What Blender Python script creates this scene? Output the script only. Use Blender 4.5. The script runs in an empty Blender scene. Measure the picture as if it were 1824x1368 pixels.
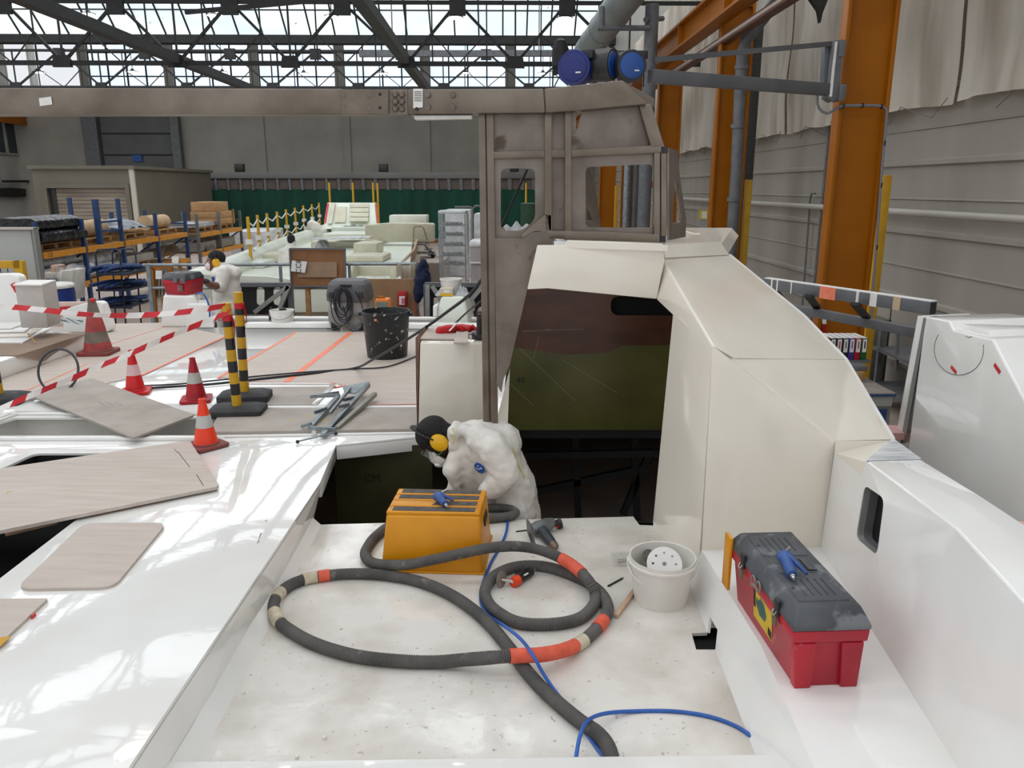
import bpy, bmesh, math, random
from mathutils import Vector as V, Matrix, Euler
random.seed(11)
SC=bpy.context.scene; COL=SC.collection; PI=math.pi
R=math.radians
# ---------------------------------------------------------------- camera
FO=1390.; CX,CY=912.,684.; CH=1.6
TH=math.atan(350/FO); PS=math.atan(48*math.cos(TH)/FO)
_ct,_st,_cp,_sp=math.cos(TH),math.sin(TH),math.cos(PS),math.sin(PS)
RV=V((_cp,_sp,0)); FV=V((-_sp*_ct,_cp*_ct,-_st)); UV=V((-_sp*_st,_cp*_st,_ct))
def ray(px,py): return FV+RV*((px-CX)/FO)+UV*((CY-py)/FO)
O=V((0,0,CH))
def PZ(px,py,z):
    d=ray(px,py); return O+d*((z-CH)/d.z)
def PY(px,py,y):
    d=ray(px,py); return O+d*(y/d.y)
def PX(px,py,x):
    d=ray(px,py); return O+d*(x/d.x)
HA=V((-.05,1,0)).normalized(); HR=V((HA.y,-HA.x,0))      # hall axis, hall right
HROT=math.atan2(HR.y,HR.x)
def H(u,v,z): return HR*u+HA*v+V((0,0,z))
def HV(px,py,v):
    d=ray(px,py); return O+d*(v/d.dot(HA))
def HU(px,py,u):
    d=ray(px,py); return O+d*(u/d.dot(HR))
def huv(p): return (p.dot(HR),p.dot(HA),p.z)
cd=bpy.data.cameras.new('camera'); cam=bpy.data.objects.new('camera',cd); COL.objects.link(cam)
cam.location=O; cam.rotation_euler=Matrix((RV,UV,-FV)).transposed().to_euler()
cd.sensor_fit='HORIZONTAL'; cd.sensor_width=36; cd.lens=FO/1824*36; cd.clip_end=200; cd.clip_start=.05
SC.camera=cam
# ---------------------------------------------------------------- materials
def lin(c):
    r=[]
    for x in c[:3]:
        x/=255.; r.append(x/12.92 if x<=.04045 else ((x+.055)/1.055)**2.4)
    return (*r,1)
MATS={}
def mat(name,c,c2=None,rough=.5,metal=0.,scale=6,bump=0.,detail=4,lo=.35,hi=.65,stretch=None,coat=0.,emit=0.,spec=.5,rvar=0.,bscale=None,c3=None,s3=40,t3=.72,trans=0.,alpha=1.):
    if name in MATS: return MATS[name]
    m=bpy.data.materials.new(name); m.use_nodes=True; nt=m.node_tree; N=nt.nodes; L=nt.links
    b=N['Principled BSDF']; b.inputs['Roughness'].default_value=rough; b.inputs['Metallic'].default_value=metal
    b.inputs['Base Color'].default_value=lin(c); b.inputs['Coat Weight'].default_value=coat; b.inputs['Coat Roughness'].default_value=.06
    b.inputs['Specular IOR Level'].default_value=spec
    b.inputs['Transmission Weight'].default_value=trans; b.inputs['Alpha'].default_value=alpha
    tc=N.new('ShaderNodeTexCoord'); src=tc.outputs['Object']
    if stretch:
        mp=N.new('ShaderNodeMapping'); mp.inputs['Scale'].default_value=stretch; L.new(src,mp.inputs[0]); src=mp.outputs[0]
    col=None
    if c2:
        n=N.new('ShaderNodeTexNoise'); n.inputs['Scale'].default_value=scale; n.inputs['Detail'].default_value=detail; L.new(src,n.inputs['Vector'])
        r=N.new('ShaderNodeValToRGB'); r.color_ramp.elements[0].position=lo; r.color_ramp.elements[1].position=hi
        r.color_ramp.elements[0].color=lin(c); r.color_ramp.elements[1].color=lin(c2)
        L.new(n.outputs['Fac'],r.inputs[0]); col=r.outputs[0]
        if rvar:
            a=N.new('ShaderNodeMapRange'); a.inputs[3].default_value=rough; a.inputs[4].default_value=rough+rvar
            a.inputs[1].default_value=lo; a.inputs[2].default_value=hi
            L.new(n.outputs['Fac'],a.inputs[0]); L.new(a.outputs[0],b.inputs['Roughness'])
        if c3:
            n3=N.new('ShaderNodeTexNoise'); n3.inputs['Scale'].default_value=s3; n3.inputs['Detail'].default_value=6; L.new(src,n3.inputs['Vector'])
            r3=N.new('ShaderNodeValToRGB'); r3.color_ramp.elements[0].position=t3; r3.color_ramp.elements[1].position=min(1,t3+.06)
            r3.color_ramp.elements[0].color=(0,0,0,1); r3.color_ramp.elements[1].color=(1,1,1,1); L.new(n3.outputs['Fac'],r3.inputs[0])
            mx=N.new('ShaderNodeMix'); mx.data_type='RGBA'; L.new(r3.outputs[0],mx.inputs['Factor']); L.new(col,mx.inputs['A']); mx.inputs['B'].default_value=lin(c3); col=mx.outputs['Result']
        L.new(col,b.inputs['Base Color'])
    if bump:
        n2=N.new('ShaderNodeTexNoise'); n2.inputs['Scale'].default_value=bscale or scale*3; n2.inputs['Detail'].default_value=3; L.new(src,n2.inputs['Vector'])
        bp=N.new('ShaderNodeBump'); bp.inputs['Strength'].default_value=bump; bp.inputs['Distance'].default_value=.02; L.new(n2.outputs['Fac'],bp.inputs['Height']); L.new(bp.outputs[0],b.inputs['Normal'])
        if coat: L.new(bp.outputs[0],b.inputs['Coat Normal'])
    if emit:
        b.inputs['Emission Color'].default_value=lin(c); b.inputs['Emission Strength'].default_value=emit
        if col: L.new(col,b.inputs['Emission Color'])
    MATS[name]=m; return m
GEL=mat('gelcoat white',(236,235,231),(230,228,223),rough=.045,scale=3,bump=.02,bscale=12,coat=.25)
GELC=mat('gelcoat cream',(234,227,213),(228,220,205),rough=.1,scale=2,bump=.02,bscale=7,coat=.2)
GELF=mat('gelcoat floor dusty',(224,220,212),(196,189,178),rough=.07,scale=4,detail=9,lo=.42,hi=.72,bump=.035,bscale=18,coat=.15,rvar=.22,c3=(178,168,154),s3=45,t3=.66)
INNER=mat('dark blocker plate',(40,38,22),(52,47,26),rough=.6,scale=5)
STEEL=mat('brushed stainless',(134,123,111),(108,97,86),rough=.38,metal=.75,scale=4,detail=6,bump=.05,bscale=30)
STEELD=mat('stainless welded plate',(138,127,118),(112,101,93),rough=.42,metal=.7,scale=5,detail=8,bump=.04,c3=(92,80,70),s3=6,t3=.63)
GALV=mat('galvanised steel',(150,158,162),(126,134,138),rough=.4,metal=.8,scale=12)
GREYP=mat('grey painted steel',(104,106,110),(92,93,96),rough=.5,scale=8)
DKST=mat('dark grey steel truss',(38,38,38),(30,29,28),rough=.7,scale=6)
BLACKP=mat('black plate',(34,34,36),(24,24,26),rough=.6,scale=6)
ORNG=mat('orange yellow painted steel',(158,92,2),(148,84,1),rough=.4,spec=.25,scale=2)
YELP=mat('yellow paint',(206,160,26),(196,146,20),rough=.5,scale=6)
PLY=mat('plywood sheet',(198,186,175),(184,171,160),rough=.6,scale=3,stretch=(1,8,1),detail=6,lo=.3,hi=.7,c3=(150,132,116),s3=3,t3=.72)
PLY2=mat('grey dusty plywood',(172,164,154),(156,146,136),rough=.6,scale=4,detail=6,c3=(120,112,104),s3=5,t3=.7)
PLYG=mat('plywood edge brown',(128,98,78),(110,82,64),rough=.7,scale=9)
WOODB=mat('brown board',(142,98,58),(128,86,50),rough=.6,scale=5)
WOODP=mat('pallet wood',(176,138,92),(150,114,72),rough=.8,scale=9)
CARD=mat('cardboard',(186,146,100),(170,130,88),rough=.8,scale=7)
RUB=mat('black rubber',(52,52,54),(38,38,40),rough=.65,scale=12,bump=.05)
BLK=mat('black plastic',(26,26,28),(38,38,38),rough=.45,scale=14)
WHITEP=mat('white plastic',(228,226,220),(214,211,204),rough=.4,scale=8)
WHITE=mat('white paint',(230,229,226),(220,219,215),rough=.5,scale=6)
RED=mat('red plastic',(176,18,28),(150,14,24),rough=.4,scale=8)
ORTAPE=mat('orange tape',(236,120,88),(244,142,108),rough=.5,scale=18)
REDT=mat('red tape',(206,28,40),(190,20,34),rough=.4,scale=9)
WHT=mat('white tape',(236,230,226),(226,218,214),rough=.4,scale=9)
BLUE=mat('blue plastic',(40,88,164),(30,70,140),rough=.45,scale=14)
DBLUE=mat('dark blue paint',(28,62,112),(22,50,94),rough=.5,scale=6)
PAPER=mat('white paper',(232,230,226),(222,219,214),rough=.7,scale=8)
INK=mat('black ink',(26,26,26),rough=.7)
CHROME=mat('chrome',(200,198,194),rough=.2,metal=1)
PLASTIC_FILM=mat('clear wrap film',(196,200,202),(226,228,230),rough=.25,scale=7,bump=.6,bscale=16)
# ---------------------------------------------------------------- mesh building
ORI={}
class MB:
    def __init__(s): s.bm=bmesh.new(); s.mi=0
    def _f(s,vs):
        try: f=s.bm.faces.new(vs)
        except ValueError: return None
        f.material_index=s.mi; return f
    def v(s,p): return s.bm.verts.new(p)
    def poly(s,pts): return s._f([s.v(p) for p in pts])
    def prism(s,pts,vec):
        vec=V(vec); a=[s.v(p) for p in pts]; b=[s.v(V(p)+vec) for p in pts]; n=len(a)
        s._f(a[::-1]); s._f(b)
        for i in range(n): s._f([a[i],a[(i+1)%n],b[(i+1)%n],b[i]])
        return s
    def loft(s,rings,cap=True,closed=False):
        rr=[[s.v(p) for p in r] for r in rings]; n=len(rr[0]); m=len(rr)
        for i in range(m if closed else m-1):
            A=rr[i];B=rr[(i+1)%m]
            for j in range(n): s._f([A[j],A[(j+1)%n],B[(j+1)%n],B[j]])
        if cap and not closed: s._f(rr[0][::-1]); s._f(rr[-1])
        return s
    def box(s,c,sz,rot=(0,0,0),M=None,top=(1,1)):
        M=M or Euler(rot).to_matrix(); c=V(c); x,y,z=[q/2 for q in sz]
        lo=[V((-x,-y,-z)),V((x,-y,-z)),V((x,y,-z)),V((-x,y,-z))]
        hi=[V((p.x*top[0],p.y*top[1],z)) for p in lo]
        return s.loft([[c+M@p for p in lo],[c+M@p for p in hi]])
    def hbox(s,u0,u1,v0,v1,z0,z1):
        return s.prism([H(u0,v0,z0),H(u1,v0,z0),H(u1,v1,z0),H(u0,v1,z0)],(0,0,z1-z0))
    def bar(s,a,b,w,h=None,up=(0,0,1)):
        h=h or w; a=V(a);b=V(b); d=(b-a).normalized(); x=d.cross(V(up))
        if x.length<1e-4: x=d.cross(V((1,0,0)))
        x.normalize(); y=x.cross(d); x=x*(w/2); y=y*(h/2)
        q=[-x-y,x-y,x+y,-x+y]
        return s.loft([[a+k for k in q],[b+k for k in q]])
    def tube(s,pts,r,seg=10,closed=False,cap=True):
        pts=[V(p) for p in pts]; n=len(pts); rs=r if isinstance(r,(list,tuple)) else [r]*n
        rings=[]; x=None
        for i in range(n):
            if closed: d=pts[(i+1)%n]-pts[i-1]
            else: d=pts[min(i+1,n-1)]-pts[max(i-1,0)]
            d=d.normalized() if d.length>1e-9 else V((0,0,1))
            if x is None:
                x=d.cross(V((0,0,1)))
                if x.length<.05: x=d.cross(V((1,0,0)))
            else: x=x-d*x.dot(d)
            x.normalize(); y=d.cross(x)
            rings.append([pts[i]+(x*math.cos(t)+y*math.sin(t))*rs[i] for t in [2*PI*k/seg for k in range(seg)]])
        return s.loft(rings,cap,closed)
    def lathe(s,prof,c=(0,0,0),seg=24,M=None,cap=True):
        c=V(c); rings=[]
        for r,z in prof:
            ps=[V((r*math.cos(2*PI*k/seg),r*math.sin(2*PI*k/seg),z)) for k in range(seg)]
            rings.append([c+(M@p if M else p) for p in ps])
        return s.loft(rings,cap)
    def cyl(s,a,b,r,seg=16): return s.tube([a,b],r,seg)
    def ball(s,c,r,M=None,seg=16,n=10):
        c=V(c); r=(r,r,r) if isinstance(r,(int,float)) else r
        rings=[]
        for i in range(n+1):
            t=-PI/2+PI*i/n; cr=max(math.cos(t),.001); z=math.sin(t)
            ps=[V((r[0]*cr*math.cos(2*PI*k/seg),r[1]*cr*math.sin(2*PI*k/seg),r[2]*z)) for k in range(seg)]
            rings.append([c+(M@p if M else p) for p in ps])
        return s.loft(rings)
    def plate(s,outer,holes,vec):
        vec=V(vec); es=[]; loops=[]
        nf=len(s.bm.faces)
        for lp in [outer]+list(holes):
            vs=[s.v(p) for p in lp]; loops.append(vs)
            es+= [s.bm.edges.new((vs[i],vs[(i+1)%len(vs)])) for i in range(len(vs))]
        r=bmesh.ops.triangle_fill(s.bm,use_beauty=True,use_dissolve=False,edges=es)
        fs=[g for g in r['geom'] if isinstance(g,bmesh.types.BMFace)]
        for f in fs: f.material_index=s.mi
        mp={}
        for lp in loops:
            for q in lp: mp[q]=s.v(q.co+vec)
        for f in fs: s._f([mp[q] for q in f.verts][::-1])
        for lp in loops:
            for i in range(len(lp)):
                a,b=lp[i],lp[(i+1)%len(lp)]; s._f([a,b,mp[b],mp[a]])
        return s
    def grid(s,fn,nu,nv):
        g=[[s.v(fn(i/nu,j/nv)) for j in range(nv+1)] for i in range(nu+1)]
        for i in range(nu):
            for j in range(nv): s._f([g[i][j],g[i+1][j],g[i+1][j+1],g[i][j+1]])
        return s
    def thick(s,fn,nu,nv,t):
        s.grid(fn,nu,nv)
        bmesh.ops.solidify(s.bm,geom=list(s.bm.faces),thickness=t); return s
    def build(s,name,mats,parent=None,smooth=True,bevel=0.,seg=2,ang=35,recalc=True,loc=None):
        bm=s.bm
        if recalc: bmesh.ops.recalc_face_normals(bm,faces=list(bm.faces))
        if bevel:
            bmesh.ops.remove_doubles(bm,verts=list(bm.verts),dist=1e-5)
            es=[e for e in bm.edges if len(e.link_faces)==2 and e.calc_face_angle(0)>R(30)]
            bmesh.ops.bevel(bm,geom=es,offset=bevel,segments=seg,profile=.5,affect='EDGES',clamp_overlap=True)
        if smooth:
            for f in bm.faces: f.smooth=True
            for e in bm.edges:
                e.smooth = len(e.link_faces)==2 and e.calc_face_angle(0)<R(ang)
        if parent is not None: off=ORI[parent.name]
        elif loc is not None: off=V(loc)
        else:
            xs=[v.co for v in bm.verts]; 
            off=V(((min(p.x for p in xs)+max(p.x for p in xs))/2,(min(p.y for p in xs)+max(p.y for p in xs))/2,min(p.z for p in xs)))
        bmesh.ops.translate(bm,verts=list(bm.verts),vec=-off)
        me=bpy.data.meshes.new(name); bm.to_mesh(me); bm.free()
        for m in (mats if isinstance(mats,(list,tuple)) else [mats]): me.materials.append(m)
        o=bpy.data.objects.new(name,me); COL.objects.link(o)
        if parent is not None: o.parent=parent
        else: o.location=off
        ORI[o.name]=V(off)
        return o
def tag(o,label,cat,group=None,kind=None):
    o['label']=label; o['category']=cat
    if group: o['group']=group
    if kind: o['kind']=kind
    return o
def thing(name,label,cat,loc=(0,0,0),group=None):
    o=bpy.data.objects.new(name,None); COL.objects.link(o); o.location=loc; o.empty_display_size=.1
    ORI[o.name]=V(loc); return tag(o,label,cat,group)
def struct(mb,name,m,**k):
    o=mb.build(name,m,**k); o['kind']='structure'; return o
def dup(o,loc=None,rz=None,label=None,parent=None,scale=None):
    c=o.copy(); COL.objects.link(c)
    if parent is not None: c.parent=parent
    if loc is not None: c.location=loc
    if rz is not None: c.rotation_euler=(0,0,rz)
    if scale: c.scale=(scale,)*3
    if label: c['label']=label
    for ch in list(o.children): dup(ch,parent=c)
    return c
def spl(pts,n,closed=False):
    pts=[V(p) for p in pts]; N=len(pts); dense=[]
    rng=range(N if closed else N-1)
    for i in rng:
        g=(lambda k: pts[k%N]) if closed else (lambda k: pts[min(max(k,0),N-1)])
        a,b,c,d=g(i-1),g(i),g(i+1),g(i+2)
        for k in range(16):
            t=k/16; dense.append(.5*((2*b)+(c-a)*t+(2*a-5*b+4*c-d)*t*t+(3*b-a-3*c+d)*t**3))
    dense.append(pts[0] if closed else pts[-1])
    L=[0]
    for i in range(1,len(dense)): L.append(L[-1]+(dense[i]-dense[i-1]).length)
    out=[];j=0
    m=n if closed else n-1
    for i in range(n):
        t=L[-1]*i/m
        while j<len(L)-2 and L[j+1]<t: j+=1
        f=(t-L[j])/max(1e-9,L[j+1]-L[j]); out.append(dense[j].lerp(dense[j+1],f))
    return out
def rrect(w,h,r,n=4):
    o=[]
    for cx,cy,a0 in ((w/2-r,h/2-r,0),(-w/2+r,h/2-r,90),(-w/2+r,-h/2+r,180),(w/2-r,-h/2+r,270)):
        for k in range(n+1):
            a=R(a0+90*k/n); o.append((cx+r*math.cos(a),cy+r*math.sin(a)))
    return o
def rpoly(pts,r,n=4):
    """round the corners of a 3-D polygon"""
    o=[];N=len(pts);pts=[V(p) for p in pts]
    for i in range(N):
        p=pts[i];a=pts[i-1]-p;b=pts[(i+1)%N]-p; rr=min(r,a.length*.45,b.length*.45)
        A=p+a.normalized()*rr;B=p+b.normalized()*rr
        for k in range(n+1):
            t=k/n; o.append(A*(1-t)**2+p*2*t*(1-t)+B*t*t)
    return o
def text(s,size,M,m,name,parent=None,depth=.0005):
    cu=bpy.data.curves.new('t','FONT'); cu.body=s; cu.size=size; cu.extrude=depth; cu.align_x='CENTER'; cu.align_y='CENTER'; cu.resolution_u=2
    t=bpy.data.objects.new('t',cu); COL.objects.link(t); bpy.context.view_layer.update()
    me=bpy.data.meshes.new_from_object(t.evaluated_get(bpy.context.evaluated_depsgraph_get()))
    bpy.data.objects.remove(t); bpy.data.curves.remove(cu)
    off=ORI[parent.name] if parent is not None else V((0,0,0))
    me.transform(Matrix.Translation(-off)@M); me.materials.clear(); me.materials.append(m); me.name=name
    o=bpy.data.objects.new(name,me); COL.objects.link(o)
    if parent is not None: o.parent=parent
    ORI[o.name]=V(off); return o
def frame(o,x,y):
    x=V(x).normalized(); z=x.cross(V(y)).normalized(); y=z.cross(x)
    m=Matrix((x,y,z)).transposed().to_4x4(); m.translation=V(o); return m
# ---------------------------------------------------------------- world and view
w=bpy.data.worlds.new('sky'); SC.world=w; w.use_nodes=True
bg=w.node_tree.nodes['Background']; bg.inputs[0].default_value=(.93,.96,1,1); bg.inputs[1].default_value=WORLD=.8
SC.view_settings.view_transform='Standard'; SC.view_settings.look='None'; SC.view_settings.gamma=1; SC.view_settings.exposure=.18
# ================================================================ THE HALL
FZ=-.95
CONC=mat('dusty floor',(176,158,146),(150,138,128),rough=.6,scale=1.2,detail=8)
PLAST=mat('grey plaster wall',(166,161,151),(150,146,137),rough=.85,scale=.5,detail=6)
CLAD=mat('grey metal cladding',(160,155,145),(140,135,126),rough=.55,scale=.8,detail=5,stretch=(1,1,.3))
TARP=mat('stained canvas tarpaulin',(236,230,218),(196,184,166),rough=.8,scale=.9,detail=6,stretch=(2.2,2.2,.35),lo=.42,hi=.72,bump=.4,bscale=3)
PANE=mat('daylit wired glass',(196,214,232),(226,236,244),rough=.3,scale=.6,detail=5,emit=1.12)
SKYL=mat('daylit roof glass',(226,232,238),(236,240,244),rough=.4,scale=.5,emit=2.3)
struct(MB().hbox(-29,6.2,-8,47,FZ-.2,FZ),'floor',CONC)
VB=45.; UL=-26.4; UR=5.05
# back wall: plaster below, glazed band with piers above
zb0=huv(HV(900,158,VB))[2]; zb1=huv(HV(900,74,VB))[2]
mb=MB(); mb.hbox(UL,UR+1,VB,VB+.3,FZ,zb0); mb.hbox(UL,UR+1,VB,VB+.3,zb1,zb1+1.6)
pu=[huv(HV(px,120,VB))[0] for px in (-152,-2,149,300,452,604,757,909,1061)]
for u in pu: mb.hbox(u-.24,u+.24,VB-.12,VB+.3,zb0,zb1)
for px in (466,618,760,905): 
    u=huv(HV(px,250,VB))[0]; mb.hbox(u-.2,u+.2,VB-.1,VB,FZ,zb0)
struct(mb,'wall_back',PLAST)
for i in range(2,len(pu)-1):
    a,b=pu[i]+.24,pu[i+1]-.24
    g=struct(MB().hbox(a,b,VB+.14,VB+.16,zb0,zb1),'window_%d'%(i-1),PANE)
    mb=MB()
    for k in range(0,5):
        u=a+(b-a)*k/4; mb.hbox(u-.035,u+.035,VB+.04,VB+.12,zb0,zb1)
    for k in range(0,5):
        z=zb0+(zb1-zb0)*k/4; mb.hbox(a,b,VB+.04,VB+.12,z-.03,z+.03)
    mb.build('glazing_bar',DKST,g)
# left wall
zl=9.8
mb=MB(); mb.hbox(UL-.3,UL,30,VB,FZ,zl)
for px in (52,): mb.hbox(UL,UL+.15,huv(HU(px,100,UL))[1]-.3,huv(HU(px,100,UL))[1]+.3,FZ,zl)
struct(mb,'wall_left',mat('white plaster wall',(186,184,178),(166,164,158),rough=.85,scale=.6,detail=6))
# office window in the left wall
p0=huv(HU(-60,212,UL)); p1=huv(HU(62,222,UL)); q1=huv(HU(62,276,UL))
wo=struct(MB().hbox(UL,UL+.06,p0[1],p1[1],q1[2],p1[2]),'window_9',mat('dark office glass',(52,66,78),(40,50,60),rough=.15,scale=.8))
mb=MB()
for v in (p1[1]-.15,p1[1]-3.2): mb.hbox(UL+.06,UL+.14,v,v+.15,q1[2],p1[2])
for z in (q1[2]-.1,p1[2]): mb.hbox(UL+.06,UL+.14,p0[1],p1[1],z,z+.1)
mb.build('window_frame',PLAST,wo)
# crane rail on left wall
t=thing('crane_rail','orange crane runway rail with white edge along the far left wall','crane rail',H(UL+.5,40,4.6))
a=HU(-40,206,UL+.6); b=HU(166,231,UL+.6)
MB().bar(a,b,.4,.42).build('rail_beam',ORNG,t); MB().bar(a+V((.1,0,.3)),b+V((.1,0,.3)),.3,.16).build('white_conduit',WHITE,t)
p=HU(153,216,UL+.6); MB().box(p,(.6,.8,.9)).build('end_stop_box',YELP,t,bevel=.03)
p=HU(68,228,UL+.6); MB().box(p-V((0,0,.25)),(.5,.5,1.0)).build('bracket',ORNG,t,bevel=.03)
# sectional door in back wall
DG=mat('dark grey sectional door',(96,98,96),(84,86,84),rough=.6,scale=.7)
d0=huv(HV(178,206,VB-.15)); d1=huv(HV(305,206,VB-.15))
dr=struct(MB().hbox(d0[0],d1[0],VB-.2,VB,FZ,d0[2]+.4),'door_1',DG)
mb=MB()
for py in (238,276): 
    z=huv(HV(240,py,VB-.2))[2]; mb.hbox(d0[0],d1[0],VB-.24,VB-.2,z-.04,z+.04)
mb.build('panel_joint',DKST,dr)
mb=MB(); mb.hbox(d0[0]-.9,d0[0]-.1,VB-.5,VB-.1,FZ,d0[2]+.6); mb.hbox(d1[0]+.0,d1[0]+.45,VB-.5,VB-.1,FZ,d0[2]+.6); mb.build('door_track',GREYP,dr)
p=HV(245,282,VB-.3); MB().box(p,(.5,.06,.34)).build('blue_sign',BLUE,dr)
# right wall: cladding with horizontal ribs
mb=MB(); prof=[]
z=FZ
while z<3.1:
    prof+= [(0,z),(.0,z+.36),(-.045,z+.38),(-.045,z+.43),(0,z+.45),(0,z+.78),(-.02,z+.79),(-.02,z+.8),(0,z+.81)]; z+=.81
prof+=[(0,10)]
def ringp(v): return [H(UR+x,v,zz) for x,zz in prof]+[H(UR+.3,v,10),H(UR+.3,v,FZ)]
mb.loft([ringp(2.),ringp(VB)])
struct(mb,'wall_right',CLAD,smooth=False)
# roof: opaque strips and lit rooflights (left unbuilt behind the camera to let sky light in)
RZ=10.3
zsk=huv(HV(900,63,36))[2]
roof=MB()
for v0,v1 in ((.5,3.),(5.5,7.6),(13.0,14.4),(16.3,21.3),(33.2,34.6)): roof.hbox(UL,UR+1,v0,v1,RZ,RZ+.2)
for u in range(-26,6,4): roof.hbox(u,u+.2,-2,34.6,RZ-.1,RZ+.02)
struct(roof,'ceiling',mat('grey roof deck',(120,120,118),(104,104,102),rough=.8,scale=1))
ROOFL=[]
for i,(v0,v1) in enumerate(((-2,.5),(3.,5.5),(7.6,13.0),(14.4,16.3),(21.3,33.2))):  # first two strips are added out of view to brighten the near deck
    ROOFL.append(struct(MB().hbox(UL,UR+1,v0,v1,RZ+.12,RZ+.16),'window_%d'%(20+i),SKYL))
# far sawtooth rooflight seen above the dark gutter beam
VT=34.66; ztop=huv(HV(900,-6,VT))[2]
g=struct(MB().prism([H(UL-4,36,zsk),H(UR+1,36,zsk),H(UR+1,VT,ztop),H(UL-4,VT,ztop)],HA*.03),'window_30',mat('rooflight dirty glass',(196,212,222),(222,232,236),rough=.4,scale=.35,detail=7,lo=.35,hi=.6,emit=1.0,c3=(120,124,112),s3=3.2,t3=.7))
mb=MB(); u=UL-4
while u<UR+1:
    mb.bar(H(u,35.95,zsk),H(u,VT-.04,ztop),.06,.06); u+=1.02
f_=.64; zz_=zsk+(ztop-zsk)*f_; mb.bar(H(UL-4,36-(36-VT)*f_-.05,zz_),H(UR+1,36-(36-VT)*f_-.05,zz_),.05,.05)
mb.build('glazing_bar',DKST,g)
u0=UL-4
z0=huv(HV(900,78,36))[2]
struct(MB().hbox(u0,UR+1,36,36.5,z0,zsk),'trim_2',DKST)
mb=MB(); mb.hbox(u0,UR+1,36.5,VB+.3,zb1+1.4,zb1+1.6); struct(mb,'ceiling.001',MATS['grey roof deck'])
# -------- trusses
def truss(v,zbot,ztop_,us_bot,us_top,w,label,ext=(UL,UR),sub=True):
    t=thing('roof_truss',label,'roof truss',H(-10,v,zbot))
    MB().bar(H(ext[0],v,zbot),H(ext[1],v,zbot),w,w).build('bottom_chord',DKST,t)
    MB().bar(H(ext[0],v,ztop_),H(ext[1],v,ztop_),w*.9,w*.8).build('top_chord',DKST,t)
    mb=MB()
    nodes=sorted([(u,0) for u in us_bot]+[(u,1) for u in us_top])
    for (a,ka),(b,kb) in zip(nodes,nodes[1:]):
        za,zb_=(ztop_ if ka else zbot),(ztop_ if kb else zbot)
        if ka!=kb:
            mb.bar(H(a,v,za),H(b,v,zb_),w*.62,w*.62)
            if sub:
                m=H((a+b)/2,v,(za+zb_)/2)
                lo=H(a if ka==0 else b,v,zbot); hi=H(a if ka==1 else b,v,ztop_)
                e=H((a+b)/2,v,ztop_); f=H((a+b)/2,v,zbot)
                mb.bar(m,e,w*.3,w*.3); mb.bar(m,f,w*.3,w*.3); mb.bar(m,H(a if ka==1 else b,v,zbot),w*.26,w*.26)
    for u in us_bot: mb.bar(H(u,v,zbot),H(u,v,ztop_),w*.4,w*.4)
    mb.build('web_bars',DKST,t)
    for u in us_bot: MB().box(H(u,v-.05,zbot+w*.3),(w*4.4,.1,w*2.6),rot=(0,0,HROT),top=(.8,1)).build('gusset_plate',DKST,t)
    for u in us_top: MB().box(H(u,v-.05,ztop_-w*1.1),(w*3.8,.1,w*3.6),rot=(0,0,HROT)).build('gusset_plate',DKST,t)
    return t
V1=20.; zt0=huv(HV(900,114,V1))[2]; zt1=huv(HV(900,5,V1))[2]
fu=lambda px,py,v: huv(HV(px,py,v))[0]
T1=truss(V1,zt0,zt1,[fu(x,112,V1) for x in (-90,113,317,518,725,918,1120)],[fu(x,12,V1) for x in (-190,7,207,410,610,815,1010)],.1,'nearest dark steel roof truss with big zigzag members and gusset plates')
V2=33.; zt2=huv(HV(900,157,V2))[2]; zt3=huv(HV(900,92,V2))[2]
T2=truss(V2,zt2,zt3,[fu(x,157,V2) for x in range(30,1100,152)],[fu(x,92,V2) for x in range(-46,1100,152)],.11,'farther lattice roof truss in front of the glazed back wall')
for k,vv in enumerate((11.,15.)):
    truss(vv,6.4,9.2,[-22.5+3*i for i in range(9)],[-24+3*i for i in range(9)],.17,('dark roof truss overhead in front of the camera','second dark roof truss overhead, nearer the hall middle')[k],sub=False)
# long braces in the bottom-chord plane
for (px,lab) in ((317,'long dark steel brace slanting down from upper left across the glazing'),(722,'dark steel brace slanting down at centre above the splice of the long beam')):
    u=fu(px,112,V1); o=MB().bar(H(u,11,zt0+.08),H(u,32,zt0+.08),.22,.2).build('roof_brace',DKST); tag(o,lab,'steel brace')
o=MB().bar(HV(330,22,16),HV(640,-6,16),.07).build('tie_bar',DKST); tag(o,'thin dark tie bar rising to the top edge between truss gussets','tie bar')
mb=MB(); mb.bar(HV(640,96,30),HV(1015,95,30),.2,.2)
for x in (700,960): p=HV(x,95,30); mb.bar(p,V((p.x,p.y,RZ)),.04)
o=mb.build('grey_pipe',GREYP); tag(o,'horizontal grey pipe under the gutter beam left of the hose reels','pipe')
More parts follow.
